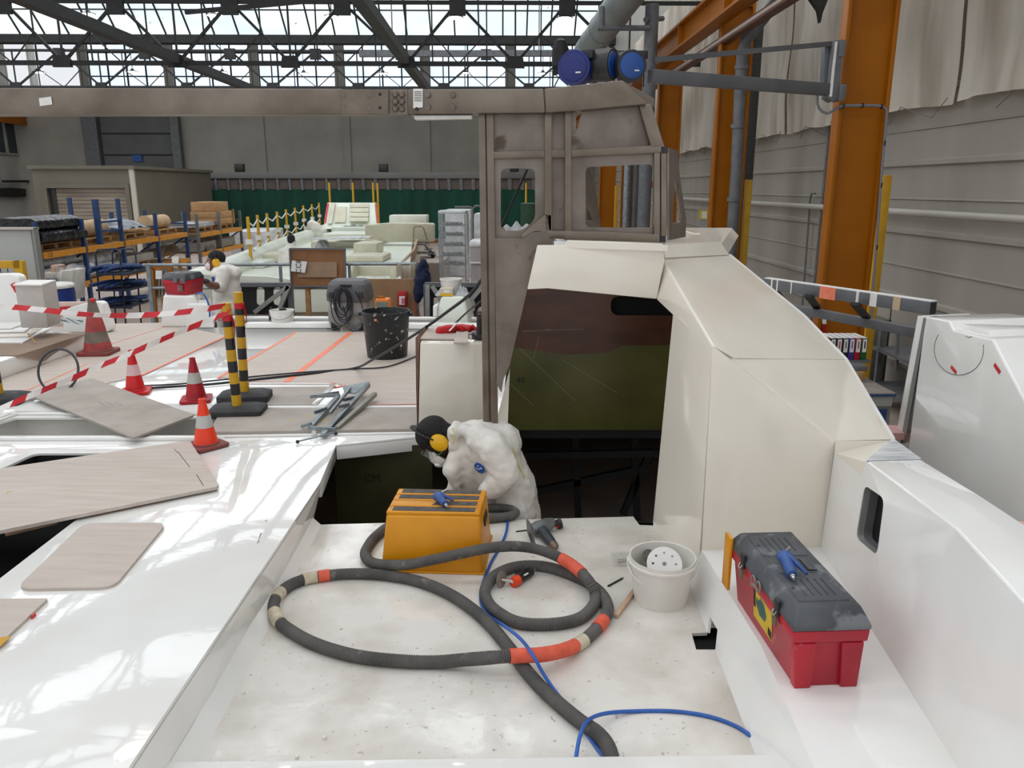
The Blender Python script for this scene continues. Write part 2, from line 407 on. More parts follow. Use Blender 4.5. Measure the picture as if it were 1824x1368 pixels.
# -------- pendant lamps
LAMP=mat('lamp lens glow',(255,240,220),emit=14)
def lamp(p,s,lab):
    drop=(RZ if huv(p)[1]<36 else zb1+1.4)-p.z-.01
    t=thing('high_bay_lamp',lab,'ceiling lamp',p)
    MB().lathe([(.05*s,.16*s),(.09*s,.12*s),(.1*s,.06*s),(.32*s,.0),(.3*s,-.03*s)],p,20).build('lamp_housing',GREYP,t)
    MB().lathe([(.27*s,-.03*s),(.26*s,-.05*s)],p,20).build('lamp_lens',LAMP,t)
    MB().cyl(p+V((0,0,.15*s)),p+V((0,0,drop)),.015,6).build('suspension_rod',DKST,t)
    return t
for px,py,v,s,lab in ((157,24,24,1,'lit high bay lamp beside an upper truss gusset at far left'),(380,26,24,1,'lit high bay lamp just left of the second upper gusset'),(590,28,24,1,'high bay lamp hanging left of the third upper gusset'),(811,30,20.5,1,'bright high bay lamp under the upper gusset above the splice beam'),(1006,31,20.5,1,'bright high bay lamp left of the grey ventilation duct'),
    (69,128,34,1.3,'lit lamp in front of the far left white wall'),(236,127,38,1.2,'small lamp before the first glazed bay'),(396,128,38,1.2,'small lamp before the second glazed bay'),(541,130,38,1.2,'small lamp before the third glazed bay'),(682,130,38,1.2,'small lamp left of the centre brace near the glazing foot'),(829,129,38,1.2,'small lamp before the fifth glazed bay'),(967,130,38,1.2,'small lamp before the last glazed bay, left of hose reels')):
    lamp(HV(px,py,v),s*.62,lab)
lamp(H(-2.4,8.6,6.9),1.1,'high bay lamp overhead above the left deck'); lamp(H(-.3,8.2,6.9),1.1,'high bay lamp overhead above the cockpit')
# -------- green net wall with louvred band
vn=41.; NET=mat('green debris netting',(14,72,56),(10,58,45),rough=.9,scale=1.5,stretch=(1,1,.3))
ua,ub=fu(362,336,vn),fu(960,336,vn)+1
zn1=huv(HV(600,337,vn))[2]; zn2=huv(HV(600,318,vn))[2]; zn3=huv(HV(600,307,vn))[2]
o=thing('green_screen_wall','long green netting screen with louvred band and grey capping across the back','screen',H((ua+ub)/2,vn,FZ))
MB().grid(lambda i,j: H(ua+(ub-ua)*i,vn+.05*math.sin(i*140),FZ+(zn1-FZ)*j),160,1).build('green_netting',NET,o)
mb=MB(); u=ua
while u<ub-.5: mb.hbox(u+.12,u+.56,vn,vn+.1,zn1,zn2); u+=.62
mb.build('louvre_panels',mat('brown louvre',(98,86,78),(82,72,66),rough=.7,scale=2,stretch=(.3,.3,12)),o)
mb=MB(); u=ua
while u<ub: mb.hbox(u,u+.12,vn-.08,vn+.12,zn1-.05,zn2); u+=.62
mb.build('frame_posts',GREYP,o)
MB().hbox(ua-.2,ub,vn-.15,vn+.6,zn2,zn3).build('capping',mat('grey capping',(112,112,110),(100,100,98),rough=.6,scale=.5),o,bevel=.02)
for k,px in enumerate((427,683,916)):
    o=MB().box(HV(px,299,vn),(.45,.3,.4)).build('floodlight',BLK,bevel=.03); tag(o,('small black floodlight on the capping at its left end','small black floodlight on the capping left of the steel frame','small black floodlight on the capping seen through the frame post gap')[k],'floodlight')
# stone pier left of the net
o=MB().hbox(fu(328,310,40),fu(362,310,40),40,40.6,FZ,huv(HV(340,318,40))[2]).build('concrete_pier',mat('weathered concrete',(120,116,108),(96,90,82),rough=.9,scale=1.5),bevel=.02); tag(o,'weathered concrete pier between the shed and the green netting','pier')
# -------- shed with roller shutter
vs=30.; ua=fu(58,320,vs); ub=fu(238,320,vs); zs=huv(HV(150,301,vs))[2]
sh=thing('panel_shed','grey panelled shed with open-top roller shutter doorway behind the racks','shed',H((ua+ub)/2,vs,FZ))
SHD=mat('grey beige panel',(106,101,89),(96,92,80),rough=.6,scale=.6)
a0,a1=fu(84,340,vs),fu(224,340,vs); zd=huv(HV(150,335,vs))[2]
mb=MB(); mb.hbox(ua,a0,vs,vs+.1,FZ,zs); mb.hbox(a1,ub,vs,vs+.1,FZ,zs); mb.hbox(a0,a1,vs,vs+.1,zd,zs); mb.hbox(ub-.1,ub,vs+.1,vs+8,FZ,zs); mb.hbox(ua,ua+.1,vs+.1,vs+8,FZ,zs); mb.hbox(ua,ub,vs+7.9,vs+8,FZ,zs)
mb.build('shed_walls',SHD,sh); MB().hbox(ua-.1,ub+.1,vs-.1,vs+8.1,zs,zs+.12).build('shed_roof',SHD,sh)
MB().hbox(ub-.12,ub+.04,vs-.06,vs+.05,FZ,zs).build('corner_trim',mat('pale trim',(186,180,166),rough=.6),sh)
mb=MB(); 
z=FZ
while z<zd-.05: mb.hbox(a0+.25,a1,vs+.12,vs+.16,z,z+.11); mb.hbox(a0+.25,a1,vs+.14,vs+.18,z+.11,z+.14); z+=.14
mb.build('roller_shutter',mat('dirty shutter slats',(150,140,124),(108,98,86),rough=.6,scale=1,stretch=(.4,.4,3)),sh)
mb=MB(); mb.hbox(a0-.15,a0,vs-.05,vs,FZ,zd+.15); mb.hbox(a1,a1+.15,vs-.05,vs,FZ,zd+.15); mb.hbox(a0,a1,vs-.05,vs,zd,zd+.15); mb.build('door_frame',SHD,sh)
MB().hbox(a0,a0+.25,vs+.1,vs+.3,FZ,zd).build('shutter_guide',BLK,sh)
# cabinet at far left with yellow mesh gate
o=thing('grey_cabinet','tall plain grey cabinet standing at the left edge beside the racks','cabinet',HV(30,470,12.))
p=fu(66,440,12.); ztop_=huv(HV(30,409,12.))[2]
MB().hbox(p-2.2,p-.06,12,12.1,FZ,ztop_).build('cabinet_body',mat('pale grey sheet',(170,172,168),(160,162,158),rough=.5,scale=.8),o,bevel=.02)
MB().hbox(p-.04,p,11.98,12.1,FZ,ztop_+.03).build('edge_post',mat('grey edge post',(136,136,132),rough=.5),o); MB().hbox(p-2.2,p,11.96,12.12,ztop_,ztop_+.03).build('cabinet_top',mat('pale top',(190,182,172),rough=.6),o)
o=thing('mesh_gate','yellow framed wire mesh gate in front of the grey cabinet','gate',HV(10,500,11.))
a=huv(HV(34,465,11.)); MB().hbox(a[0]-.09,a[0]+.03,11,11.1,FZ,a[2]).build('gate_post',YELP,o); MB().hbox(a[0]-1.6,a[0],11,11.08,a[2]-.1,a[2]).build('top_rail',YELP,o)
mb=MB()
for k in range(14): mb.bar(H(a[0]-.1-k*.1,11.04,FZ),H(a[0]-.1-k*.1,11.04,a[2]-.08),.008)
for k in range(14): mb.bar(H(a[0]-1.5,11.04,a[2]-.1-k*.1),H(a[0]-.05,11.04,a[2]-.1-k*.1),.008)
mb.build('wire_mesh',DKST,o)
o=MB().bar(HU(5,323,UL+.4),HU(62,323,UL+.4),.12).build('wall_bracket',DKST); tag(o,'dark horizontal wall bracket arm left of the shed','bracket')
mb=MB()
for k in range(4): mb.tube(spl([HU(-10,338+k*3,UL+.3),HU(20,337+k*4,UL+.3),HU(44,339+k*3,UL+.3)],10),.09,6)
o=mb.build('cable_bundle',DKST); tag(o,'dark bundle of cables running along the far left wall','cables')
# ================================================================ THE BOAT MOULDING
ZD=.18; ZL=.17; ZT=.665
def XY(p,z): return V((p[0],p[1],z))
def PP(px,py,p0,n):
    d=ray(px,py); return O+d*((V(p0)-O).dot(n)/d.dot(n))
boat=thing('boat_deck_moulding','large glossy white boat deck moulding with sunken cockpit, side deck, ledge and sloped pillar','boat',(-.2,2.5,FZ))
Zd=lambda x,y: PZ(x,y,ZD); Z0=lambda x,y: PZ(x,y,0)
# side deck and rear deck, with the open hatches
holeA=[Zd(62,807),Zd(292,807),Zd(130,930),Zd(0,1030),Zd(-330,1283),Zd(-700,1100),Zd(-40,855)]
holeB=[Zd(-80,777),Zd(28,744),Zd(386,744),Zd(370,777)]
YH=Zd(740,778).y; YF=7.95
edge=[Zd(598,793),Zd(570,860),Zd(420,1083),Zd(263,1316),V((-.98,.2,ZD))]
out=[V((-5.3,.2,ZD)),V((-5.3,YF,ZD)),V((1.62,YF,ZD)),V((1.62,4.9,ZD)),V((-.2,4.9,ZD)),V((-.2,YH+.02,ZD)),Zd(740,778)]+edge  # right rear stretch is added unseen to darken the space below
MB().plate(out,[rpoly(holeA,.05),rpoly(holeB,.02)],(0,0,-.014)).build('side_deck',GEL,boat,bevel=.004)
MB().loft([[p+V((0,0,-.32)) for p in holeA],[p+V((0,0,-.015)) for p in holeA]],cap=False).build('hatch_shade_box',mat('black shade fill',(8,8,9),rough=.9),boat); MB().prism([p+V((0,0,-.32)) for p in holeA],(0,0,-.02)).build('hatch_shade_floor',MATS['black shade fill'],boat)  # black box paints the shade below the open hatch
# step riser between side deck and cockpit
bt=[Z0(556,935),Z0(453,1126),Z0(350,1316),V((-.97,.2,0))]; tp=[V((p.x,p.y,ZD-.02)) for p in (Zd(572,857),Zd(420,1083),Zd(263,1316),V((-.98,.2,0)))]
mb=MB()
for i in range(3): mb.prism([bt[i],bt[i+1],tp[i+1],tp[i]],(-.04,0,0))
mb.build('step_riser',GEL,boat)
MB().loft([[V((p.x-.01,p.y,0)),V((p.x+.045,p.y,.0)),V((p.x-.005,p.y,.05))] for p in bt]).build('cove_fillet',GEL,boat)
# lip under the hatch edge
mb=MB(); 
for a,b in ((Zd(598,793),Zd(740,778)),(Zd(740,778),V((-.2,YH+.02,ZD)))): dz=V((0,0,-.004)); mb.prism([a+dz,b+dz,b+dz+V((0,.03,0)),a+dz+V((0,.03,0))],(0,0,-.085))
a,b=Zd(598,793),Zd(572,857); a=a+V((-.001,0,-.004)); b=b+V((-.001,0,-.004)); mb.prism([a,b,b-V((.03,0,0)),a-V((.03,0,0))],(0,0,-.085))
mb.build('hatch_lip',GEL,boat,bevel=.006)
# cockpit floor with notch and scupper cut
J=.637
fl=[V((-.99,.2,0)),Z0(350,1316)-V((.02,0,0)),Z0(453,1126)-V((.02,0,0)),Z0(556,935)-V((.02,0,0)),Z0(700,931),Z0(950,925),Z0(1128,920),Z0(1139,935),Z0(1164,936),V((.58,3.62,0)),V((J,3.5,0)),Z0(1260,1127),Z0(1232,1128),Z0(1240,1157),Z0(1274,1157),V((J+.005,.2,0))]
MB().plate(fl,[],(0,0,-.012)).build('cockpit_floor',GELF,boat)
# riser up to the ledge with the second half of the scupper
e0,e1,e2=PZ(1250,980,ZL),PZ(1356,1150,ZL),PZ(1450,1368,ZL); e3=V((.70,.3,ZL))
n=(V((J,1.9,0))-V((J,3.4,0))).cross(e1-V((J,3.4,0))).normalized()
rp=[V((J,3.5,0)),Z0(1260,1127),PP(1264,1098,(J,3,0),n),PP(1278,1122,(J,3,0),n),Z0(1274,1157),V((J+.005,.3,0)),e3,e2,e1,e0]
MB().plate(rp,[],(.01,0,-.003)).build('ledge_riser',GEL,boat)
f0,f1,f2=PZ(1462,975,ZL),PZ(1586,1175,ZL),PZ(1706,1368,ZL); f3=V((1.0,.3,ZL))
MB().plate([e0,e1,e2,e3,f3,f2,f1,f0],[],(0,0,-.03)).build('ledge',GEL,boat)
# black fill standing in for the shade inside the scupper cut
c=Z0(1256,1142); MB().prism([c+V((-.12,-.12,-.031)),c+V((.16,-.12,-.031)),c+V((.16,.14,-.031)),c+V((-.12,.14,-.031))],(0,0,-.12)).build('scupper_shade_pan',MATS['black shade fill'] if 'black shade fill' in MATS else mat('black shade fill',(8,8,9),rough=.9),boat)
MB().box((.80,c.y+.02,.05),(.1,.3,.2)).build('scupper_shade_back',MATS['black shade fill'],boat)
# coaming wall with port cut-out
A=PZ(1543,823,ZT); T1_=PZ(1700,941,ZT); T2_=PZ(1824,1077,ZT); T3=V((1.07,.3,ZT)); S0=PY(1488,785,2.97); P1=PX(1486,807,f0.x+.002); P2=PX(1534,847,1.16)
wn=(f1-f0).cross(A-f0).normalized()
por=rpoly([PP(x,y,f0,wn) for x,y in ((1540,864),(1575,888),(1562,990),(1524,958))],.035,5)
MB().plate([f0,f1,f2,f3,T3,T2_,T1_,A,P2,P1],[por],(.025,0,0)).build('coaming_wall',GEL,boat)
pc=sum(por,V())/len(por); mb=MB(); mb.loft([[p+V((.003,0,0)) for p in por],[p+V((.06,.0,0)) for p in por]],cap=False)
mb.build('port_liner',mat('grey port rim',(120,120,122),(90,90,92),rough=.5),boat,recalc=False)
MB().loft([[p+V((.055,0,0)) for p in por],[p+V((.16,.0,0)) for p in por]]).build('port_shade_fill',mat('black shade fill',(8,8,9),rough=.9),boat)  # black solid painted for the shade behind the port cut-out
ot=[PZ(1640,820,ZT),PZ(1745,884,ZT),PZ(1824,936,ZT),V((1.75,.3,ZT))]
mb=MB(); mb.prism([p+V((0,0,.005)) for p in (A,T1_,T2_,T3,ot[3],ot[2],ot[1],ot[0])],(0,0,-.03))
mb.build('coaming_top',GEL,boat,bevel=.009,seg=3)
MB().plate([V((p.x-.004,p.y,ZT-.006)) for p in ot]+[V((p.x-.004,p.y,FZ)) for p in ot[::-1]],[],(-.03,0,0)).build('outer_side',GEL,boat)
# recess and taped corner at the head of the coaming
Q=PY(1590,783,3.3); D=PZ(1590,783,ZT)
mb=MB(); P3=PX(1548,822,1.24); P3=V((A.x+.02,A.y+.02,P2.z))
mb.poly([P1,P2,A,Q]); mb.poly([P2,A,A+V((0,0,-.05))]); mb.poly([S0,P1,Q+V((0,-.01,0))]); mb.build('coaming_recess',GELC,boat)
MB().prism([A+V((0,0,.004)),ot[0]+V((0,0,.004)),Q+V((0,0,.004))],(0,0,.004)).build('film_patch',PLASTIC_FILM,boat)
# pillar: inner face, camera-facing face, two sloped panels
K=V((.676,2.936,1.0)); I0=V((.578,3.6,0)); I1=V((.668,2.95,0)); E_=V((.6,3.46,1.052)); B3=PY(1170,533,3.7); Tf=V((.6,3.83,1.266)); K2=PY(1305,635,2.945); 
S1=PY(1297,453,4.6); S2=PY(1430,562,4.05); S3=PY(1505,640,3.7)
mb=MB()
mb.poly([I0,I1,K,Tf,B3,E_]); mb.poly([I1,V((.676,2.936,0)),f0-V((0,0,.3)),f0,S0,K2,K])
mb.poly([K,K2,S3,S2,S1,Tf]); mb.poly([K2,S0,Q,S3])
mb.build('pillar',GELC,boat,bevel=.012,seg=3)
mb=MB(); 
mb.plate([S1,S2,S3,Q,V((Q.x,Q.y,0)),V((S1.x,S1.y,0))],[],(.02,.02,0)); mb.build('pillar_outer_side',GEL,boat)
# roof band over the opening
yb=3.7; b=[PY(957,437,yb),PY(939,516,yb),PY(975,514,yb),B3,Tf+V((-.005,-.1,0)),PY(1182,434,yb),PY(1010,428,yb),PY(1006,437,yb)]
RT=b[5].z
mb=MB(); mb.plate(b,[],(0,.05,0)); mb.build('opening_band',GELC,boat,bevel=.006)
U0=PY(1184,459,3.82); U1=PY(1297,452,4.58); V0=PY(1181,433,3.84); V1_=PY(1284,433,4.6)
mb=MB(); mb.poly([U0,U1,V1_,V0]); mb.poly([V0,V1_,V((1.25,5.2,RT)),V((.55,5.2,RT)),]); mb.poly([U1,V((1.3,5.2,RT-.05)),V((1.25,5.2,RT)),V1_])
mb.poly([Tf,U0,U1,S1]); mb.build('roof_lip',GELC,boat,bevel=.01,seg=3)
mb=MB(); mb.plate([b[6]+V((0,0,-.005)),V((b[5].x+.02,yb,RT-.005)),V((.6,5.2,RT-.005)),V((.05,5.2,RT-.005))],[],(0,0,-.03)); mb.box((.9,4.9,.75),(.04,.7,1.2)); mb.build('roof_skin',GELC,boat)  # upright side plate is added unseen to keep the cabin dark
# left jamb strips of the opening
mb=MB(); mb.prism([PY(886,742,3.95),PY(900,690,3.95),PY(908,660,3.95),PY(904,765,3.95),PY(886,768,3.95)],(0,.05,0)); mb.build('opening_jamb',GELC,boat)
# raised bits of the rear deck: hatch rims and rail
def strip(mb,pts,wd,h,z=ZD):
    for a,b in zip(pts,pts[1:]):
        a=PZ(*a,z);b=PZ(*b,z); mb.bar(a+V((0,0,h/2)),b+V((0,0,h/2)),wd,h)
mb=MB(); strip(mb,[(-80,783),(372,783)],.05,.02); strip(mb,[(28,739),(386,739)],.04,.018); strip(mb,[(-60,773),(24,741)],.04,.018)
strip(mb,[(382,729),(742,728)],.05,.02); strip(mb,[(400,779),(742,773)],.02,.012)
strip(mb,[(380,724),(416,696)],.03,.012); strip(mb,[(440,684),(590,685)],.03,.012); strip(mb,[(560,722),(594,687)],.035,.012); 
mb.build('raised_rims',GEL,boat,bevel=.004)
z1=PZ(300,744,ZD)
mb=MB(); 
b0=[PZ(*p,ZD-.015) for p in ((-80,777),(28,744),(386,744),(370,777))]
for i in range(4): 
    a,c=b0[i],b0[(i+1)%4]; mb.poly([a,c,c+V((0,0,-.22)),a+V((0,0,-.22))])
mb.poly([p+V((0,0,-.22)) for p in b0]); mb.build('locker_well',mat('grey locker well',(214,212,206),(200,198,192),rough=.4),boat,recalc=False)
mb=MB(); strip(mb,[(440,583),(610,583)],.16,.06); strip(mb,[(622,583),(860,586)],.16,.06); strip(mb,[(390,571),(850,573)],.12,.05); mb.build('transom_rail',GEL,boat,bevel=.02)
# raised side block at far left
a0,a1=Zd(-260,770),Zd(156,622)
c0,c1=PZ(-260,700,.36),PZ(156,579,.34)
mb=MB(); mb.prism([a0,a1,V((a1.x,a1.y,.32)),V((a0.x,a0.y,.32))],V((-2.2,1.0,0))); mb.build('raised_side_block',GEL,boat,bevel=.02)
mb=MB(); mb.box((-5.3,4,(.18+FZ)/2),(.04,7.9,1.1)); mb.box((-1.9,YF,(.18+FZ)/2),(6.8,.04,1.1)); mb.box((1.62,6.4,(.18+FZ)/2),(.04,3.1,1.1))
mb.box((-1.0,.18,-.4),(8.6,.04,1.14)); mb.box((-1.12,1.9,-.5),(.04,3.3,.85)); mb.build('hull_light_block',INNER,boat)  # unseen hull side plates, added to block light below the deck
# near sill at the frame's bottom edge
a,b=PZ(900,1360,.05),PZ(1436,1341,.05); MB().prism([a+V((-1.3,-.04,0)),b,b+V((.06,-.12,0)),b+V((.02,-.7,0)),a+V((-1.3,-.7,0))],(0,0,-.05)).build('near_sill',GEL,boat,bevel=.008)
# fasteners / dirt spots on the deck
for k,(x,y,r,lab) in enumerate(((474,929,.005,'tiny rivet head on the side deck left of the hatch corner'),(578,1316,.007,'tiny white washer lying on the cockpit floor near the bottom edge'),(434,1236,.006,'small white plug on the cove beside the step'),(529,1351,.006,'tiny plug at the bottom edge of the cockpit floor'),(897,1112,.007,'small clear cap beside the blue hose'))):
    z=ZD if k==0 else 0
    o=MB().lathe([(r*1.0,0),(r,.004),(r*.6,.009),(r*.3,.009)],PZ(x,y,z),10).build('washer' if k==1 else 'plug',WHITEP); tag(o,lab,'fastener')
o=MB().tube([PZ(x,y,ZD+.002) for x,y in ((458,968),(462,958),(466,949),(463,952),(460,966))],.0012,5).build('paper_clip',CHROME); tag(o,'thin metal clip lying on the white side deck','clip')
# ---------------------------------------------------------------- inner bulkheads seen through the hatch
o=MB().prism([V((-1.2,4.34,.13)),V((-.62,4.34,.13)),V((-.62,4.34,FZ)),V((-1.2,4.34,FZ))],(0,.03,0)).build('laminate_bulkhead',mat('olive laminate',(66,64,34),(50,48,26),rough=.5,scale=3,detail=6),boat)
text('CM',.07,frame(PY(663,852,4.335),(1,0,0),(0,0,1)),INK,'bulkhead_marking',boat)
TWO=thing('cabin_panel','tall scuffed panel, brown above and green below, with dark rounded slot','panel',(.3,4.8,0))
yp=4.72; P=lambda x,y: PY(x,y,yp)
slot=rpoly([P(1088,528),P(1215,528),P(1215,562),P(1088,562)],.06,5)
MB().loft([[p+V((0,.025,0)) for p in slot],[p+V((0,.2,0)) for p in slot]]).build('slot_shade_fill',MATS['black shade fill'],TWO)  # black block put behind the slot to paint its shade
BR=mat('brown laminate scratched',(96,58,40),(74,44,30),rough=.28,scale=4,detail=8,stretch=(1,1,2),c3=(136,112,96),s3=5,t3=.7)
GRN=mat('olive green laminate',(92,92,44),(74,74,34),rough=.28,scale=3,detail=6,c3=(132,128,88),s3=8,t3=.73)
MB().plate([P(925,470),P(1240,470),P(1240,614),P(1105,616),P(1085,628),P(1010,632),P(905,618)],[slot],(0,.03,0)).build('brown_half',BR,TWO)
MB().plate([P(905,618),P(1010,632),P(1085,628),P(1105,616),P(1240,614),P(1240,766),P(893,766)],[],(0,.03,0)).build('green_half',GRN,TWO)
mb=MB()
for a,b in (((925,620),(1025,714)),((905,680),(950,722)),((930,590),(1040,586)),((960,600),(950,640)),((1000,640),(1100,700))):
    mb.bar(P(*a)+V((0,-.002,0)),P(*b)+V((0,-.002,0)),.0015,.001,up=(0,1,0))
mb.build('scratches',mat('pale scratch',(168,160,134),rough=.7),TWO)
text('65',.05,frame(P(928,677)+V((0,-.002,0)),(1,0,0),(0,0,1)),INK,'pen_marking',TWO)
for k,(a,b,w_) in enumerate((((896,772),(1200,772),.05),((900,812),(1200,806),.04))):
    o=MB().bar(PY(*a,4.9+k*.5),PY(*b,4.9+k*.5),w_,.05).build('cross_beam',BLACKP,boat)
mb=MB()
for a,b in (((1025,772),(1030,920)),((1110,915),(1160,800)),((930,880),(1160,830)),((1130,780),(1135,925)),((910,770),(908,925))): mb.bar(PY(*a,5.6),PY(*b,5.6),.05)
mb.bar((0,5.6,FZ),(1.2,5.6,FZ),.06)
mb.build('cradle_frame',BLACKP,boat)
# ================================================================ STAINLESS FRAME
fr=thing('stainless_frame','welded bare stainless window frame with long bolted beam standing beside the wheelhouse opening','steel frame',PY(870,768,3.9))
y0=3.86
def q(x,y,d=0.): return PY(x,y,y0+d)
def rect(mb,x0,y0_,x1,y1,d=0.,t=.05): mb.prism([q(x0,y0_,d),q(x1,y0_,d),q(x1,y1,d),q(x0,y1,d)],(0,t,0))
def qd(mb,pts,d=0.,t=.05): mb.prism([q(x,y,d) for x,y in pts],(0,t,0))
mb=MB(); qd(mb,[(-260,156),(610,158),(610,203),(-260,205)],-.03,.12); mb.build('long_beam',STEEL,fr,bevel=.006)
mb=MB(); qd(mb,[(608,159),(692,159),(692,203),(608,203)],-.036,.13); mb.build('beam_end_plate',STEEL,fr,bevel=.003)
mb=MB(); qd(mb,[(692,159),(726,159),(726,203),(692,203)],-.02,.1); sp=mb.build('splice_block',STEELD,fr)
for x in (704,716):
    for y in (168,181,194): MB().lathe([(.016,0),(.016,.008),(.012,.012)],q(x,y,-.02),6,M=Matrix.Rotation(PI/2,3,'X')).build('bolt',STEEL,sp)
mb=MB()
for x in (612,657): 
    for y in (170,191): MB().cyl(q(x,y,-.036),q(x,y,-.04),.012,10).build('weld_plug',STEELD,fr)
for x in (761,806):
    for y in (168,191): MB().cyl(q(x,y,-.03),q(x,y,-.042),.014,10).build('weld_plug',STEELD,fr)
for x,y in ((677,168),(677,192),(742,194)): MB().cyl(q(x,y,-.034),q(x,y,-.0375),.008,10).build('bolt_hole',BLK,fr)
mb=MB(); qd(mb,[(726,159),(968,158),(971,201),(726,203)],-.03,.12); mb.build('right_beam',STEEL,fr,bevel=.006)
mb=MB(); qd(mb,[(970,158),(1109,143),(1151,181),(1151,186),(1031,197),(972,201)],-.03,.12); mb.build('raised_beam_end',STEEL,fr,bevel=.005)
mb=MB(); mb.prism([q(1110,144,.09),q(1166,176,.14),q(1165,190,.14),q(1151,185,.09)],(0,.02,0)); mb.build('end_cover_plate',STEELD,fr)
def member(name,rs,m=STEEL,**k):
    mb=MB()
    for r in rs: rect(mb,*r[:4],*(r[4:] or ()))
    return mb.build(name,m,fr,bevel=k.get('bevel',.004))
mb=MB(); qd(mb,[(852,202),(864,202),(871.5,750),(860.5,750)]); qd(mb,[(866,202),(879,202),(882,420),(886.5,757),(874.5,753)]); qd(mb,[(864,203),(866,203),(874.5,750),(871.5,750)],.012,.02); mb.build('main_post',STEEL,fr,bevel=.004)
mb=MB(); qd(mb,[(970,201),(983,200),(983,412),(970,411)]); mb.build('second_post',STEEL,fr,bevel=.004)
mb=MB(); qd(mb,[(1006,197),(1018,196),(1018,418),(1006,418)]); mb.build('third_post',STEEL,fr,bevel=.004)
mb=MB(); qd(mb,[(1138,187),(1160,185),(1184,262),(1160,263)],.0,.06); mb.build('raked_post',STEEL,fr,bevel=.004)
mb=MB(); qd(mb,[(878,202),(972,200),(972,270),(880,271)],.05,.012); qd(mb,[(983,199),(1008,197),(1008,415),(983,415)],.06,.012); mb.build('upper_plate',STEELD,fr)
mb=MB(); mb.plate([q(*p,.05) for p in ((1018,196),(1150,185),(1172,262),(1018,268))],[rpoly([q(*p,.05) for p in ((1026,206),(1030,199),(1036,199),(1031,222),(1026,232))],.004)],(0,.012,0)); mb.build('upper_wide_plate',STEELD,fr)
mb=MB(); qd(mb,[(878,270),(970,268),(970,281),(880,283)],.002); qd(mb,[(974,267),(1006,267),(1006,281),(974,281)],.003); qd(mb,[(1018,267),(1178,258),(1178,272),(1018,280)],.001,.06); mb.build('mid_rail',STEEL,fr,bevel=.003)
mb=MB(); qd(mb,[(1178,260),(1190,261),(1190,272),(1178,272)],.02,.03); mb.build('open_tube_end',BLK,fr)
mb=MB(); mb.plate([q(*p,.03) for p in ((880,284),(970,282),(970,412),(930,424),(881,425))],[rpoly([q(*p,.03) for p in ((892,300),(953,300),(953,392),(930,411),(892,411))],.03)],(0,.01,0)); wp=mb.build('window_plate',STEELD,fr)
mb=MB(); qd(mb,[(971,382),(983,384),(983,412),(975,412),(950,413),(931,425),(929,418)],.0,.03); mb.build('corner_gusset',STEEL,fr)
mb=MB(); mb.plate([q(*p,.03) for p in ((1018,280),(1168,272),(1168,417),(1018,414))],[rpoly([q(*p,.03) for p in ((1043,298),(1163,292),(1163,406),(1043,405))],.025)],(0,.01,0)); mb.build('window_plate',STEELD,fr)
mb=MB(); qd(mb,[(1165,272),(1176,272),(1176,419),(1165,418)],.0,.06); qd(mb,[(1177,273),(1187,273),(1188,421),(1177,421)],.015,.06); mb.build('corner_post',STEEL,fr,bevel=.005)
mb=MB(); qd(mb,[(976,411),(1018,411),(1175,417),(1175,432),(985,425),(978,424)],-.002,.06); mb.build('bottom_rail',STEEL,fr,bevel=.004)
mb=MB(); qd(mb,[(1175,418),(1186,418),(1186,431),(1175,431)],.02,.03); mb.build('open_tube_end',BLK,fr)
mb=MB(); mb.plate([q(*p,.0) for p in ((881,424),(931,424),(951,412),(976,411),(983,437),(957,438),(939,516),(908,650),(897,676),(893,700),(883,680))],[],(0,.012,0)); mb.build('gusset_plate_large',STEELD,fr)
def sd(x,y): return PY(x,y,3.9+(x-1187)/32*.28)
mb=MB(); mb.plate([sd(*p) for p in ((1188,264),(1204,268),(1208,320),(1219,391),(1218,422),(1188,428))],[[sd(*p) for p in ((1199,316),(1210,391),(1208,396),(1195,398))]],(.01,.0,0)); mb.build('side_plate',STEELD,fr)
def sl(x,y): return PY(x,y,3.95+(x-1030)/40*.3)
mb=MB(); mb.plate([sl(*p) for p in ((1028,285),(1045,292),(1056,330),(1068,408),(1028,412))],[[sl(*p) for p in ((1043,345),(1053,392),(1040,394))]],(.01,.0,0)); mb.build('side_plate',STEELD,fr)
o=MB().prism([q(736,158,-.034),q(753,158,-.034),q(753,191,-.034),q(736,193,-.034)],(0,.002,0)).build('label_sticker',PAPER,fr)
mb=MB()
for k in range(6): mb.prism([q(738,163+k*3.2,-.035),q(751,163+k*3.2,-.035),q(751,164+k*3.2,-.035),q(738,164+k*3.2,-.035)],(0,.0006,0))
mb.build('printed_lines',INK,o)
MB().prism([q(69,175,-.034),q(91,172,-.034),q(93,186,-.034),q(71,189,-.034)],(0,.002,0)).build('masking_label',PAPER,fr)
MB().prism([q(736,205,.0),q(841,205,.0),q(840,211,.0),q(738,213,.0)],(0,.06,0)).build('lamp_batten',WHITEP,fr,bevel=.004)
MB().ball(q(890,413,.06),(.03,.03,.025)).build('foam_lump',mat('yellow foam',(190,166,116),(150,124,84),rough=.9,scale=60,bump=1.),fr)
MB().cyl(q(939,302,.3),q(893,404,.3),.006,8).build('stay_rod',DKST,fr)
mb=MB(); mb.box(PY(1000,433,3.75),(.07,.04,.02)); mb.build('film_scrap',PLASTIC_FILM,fr)
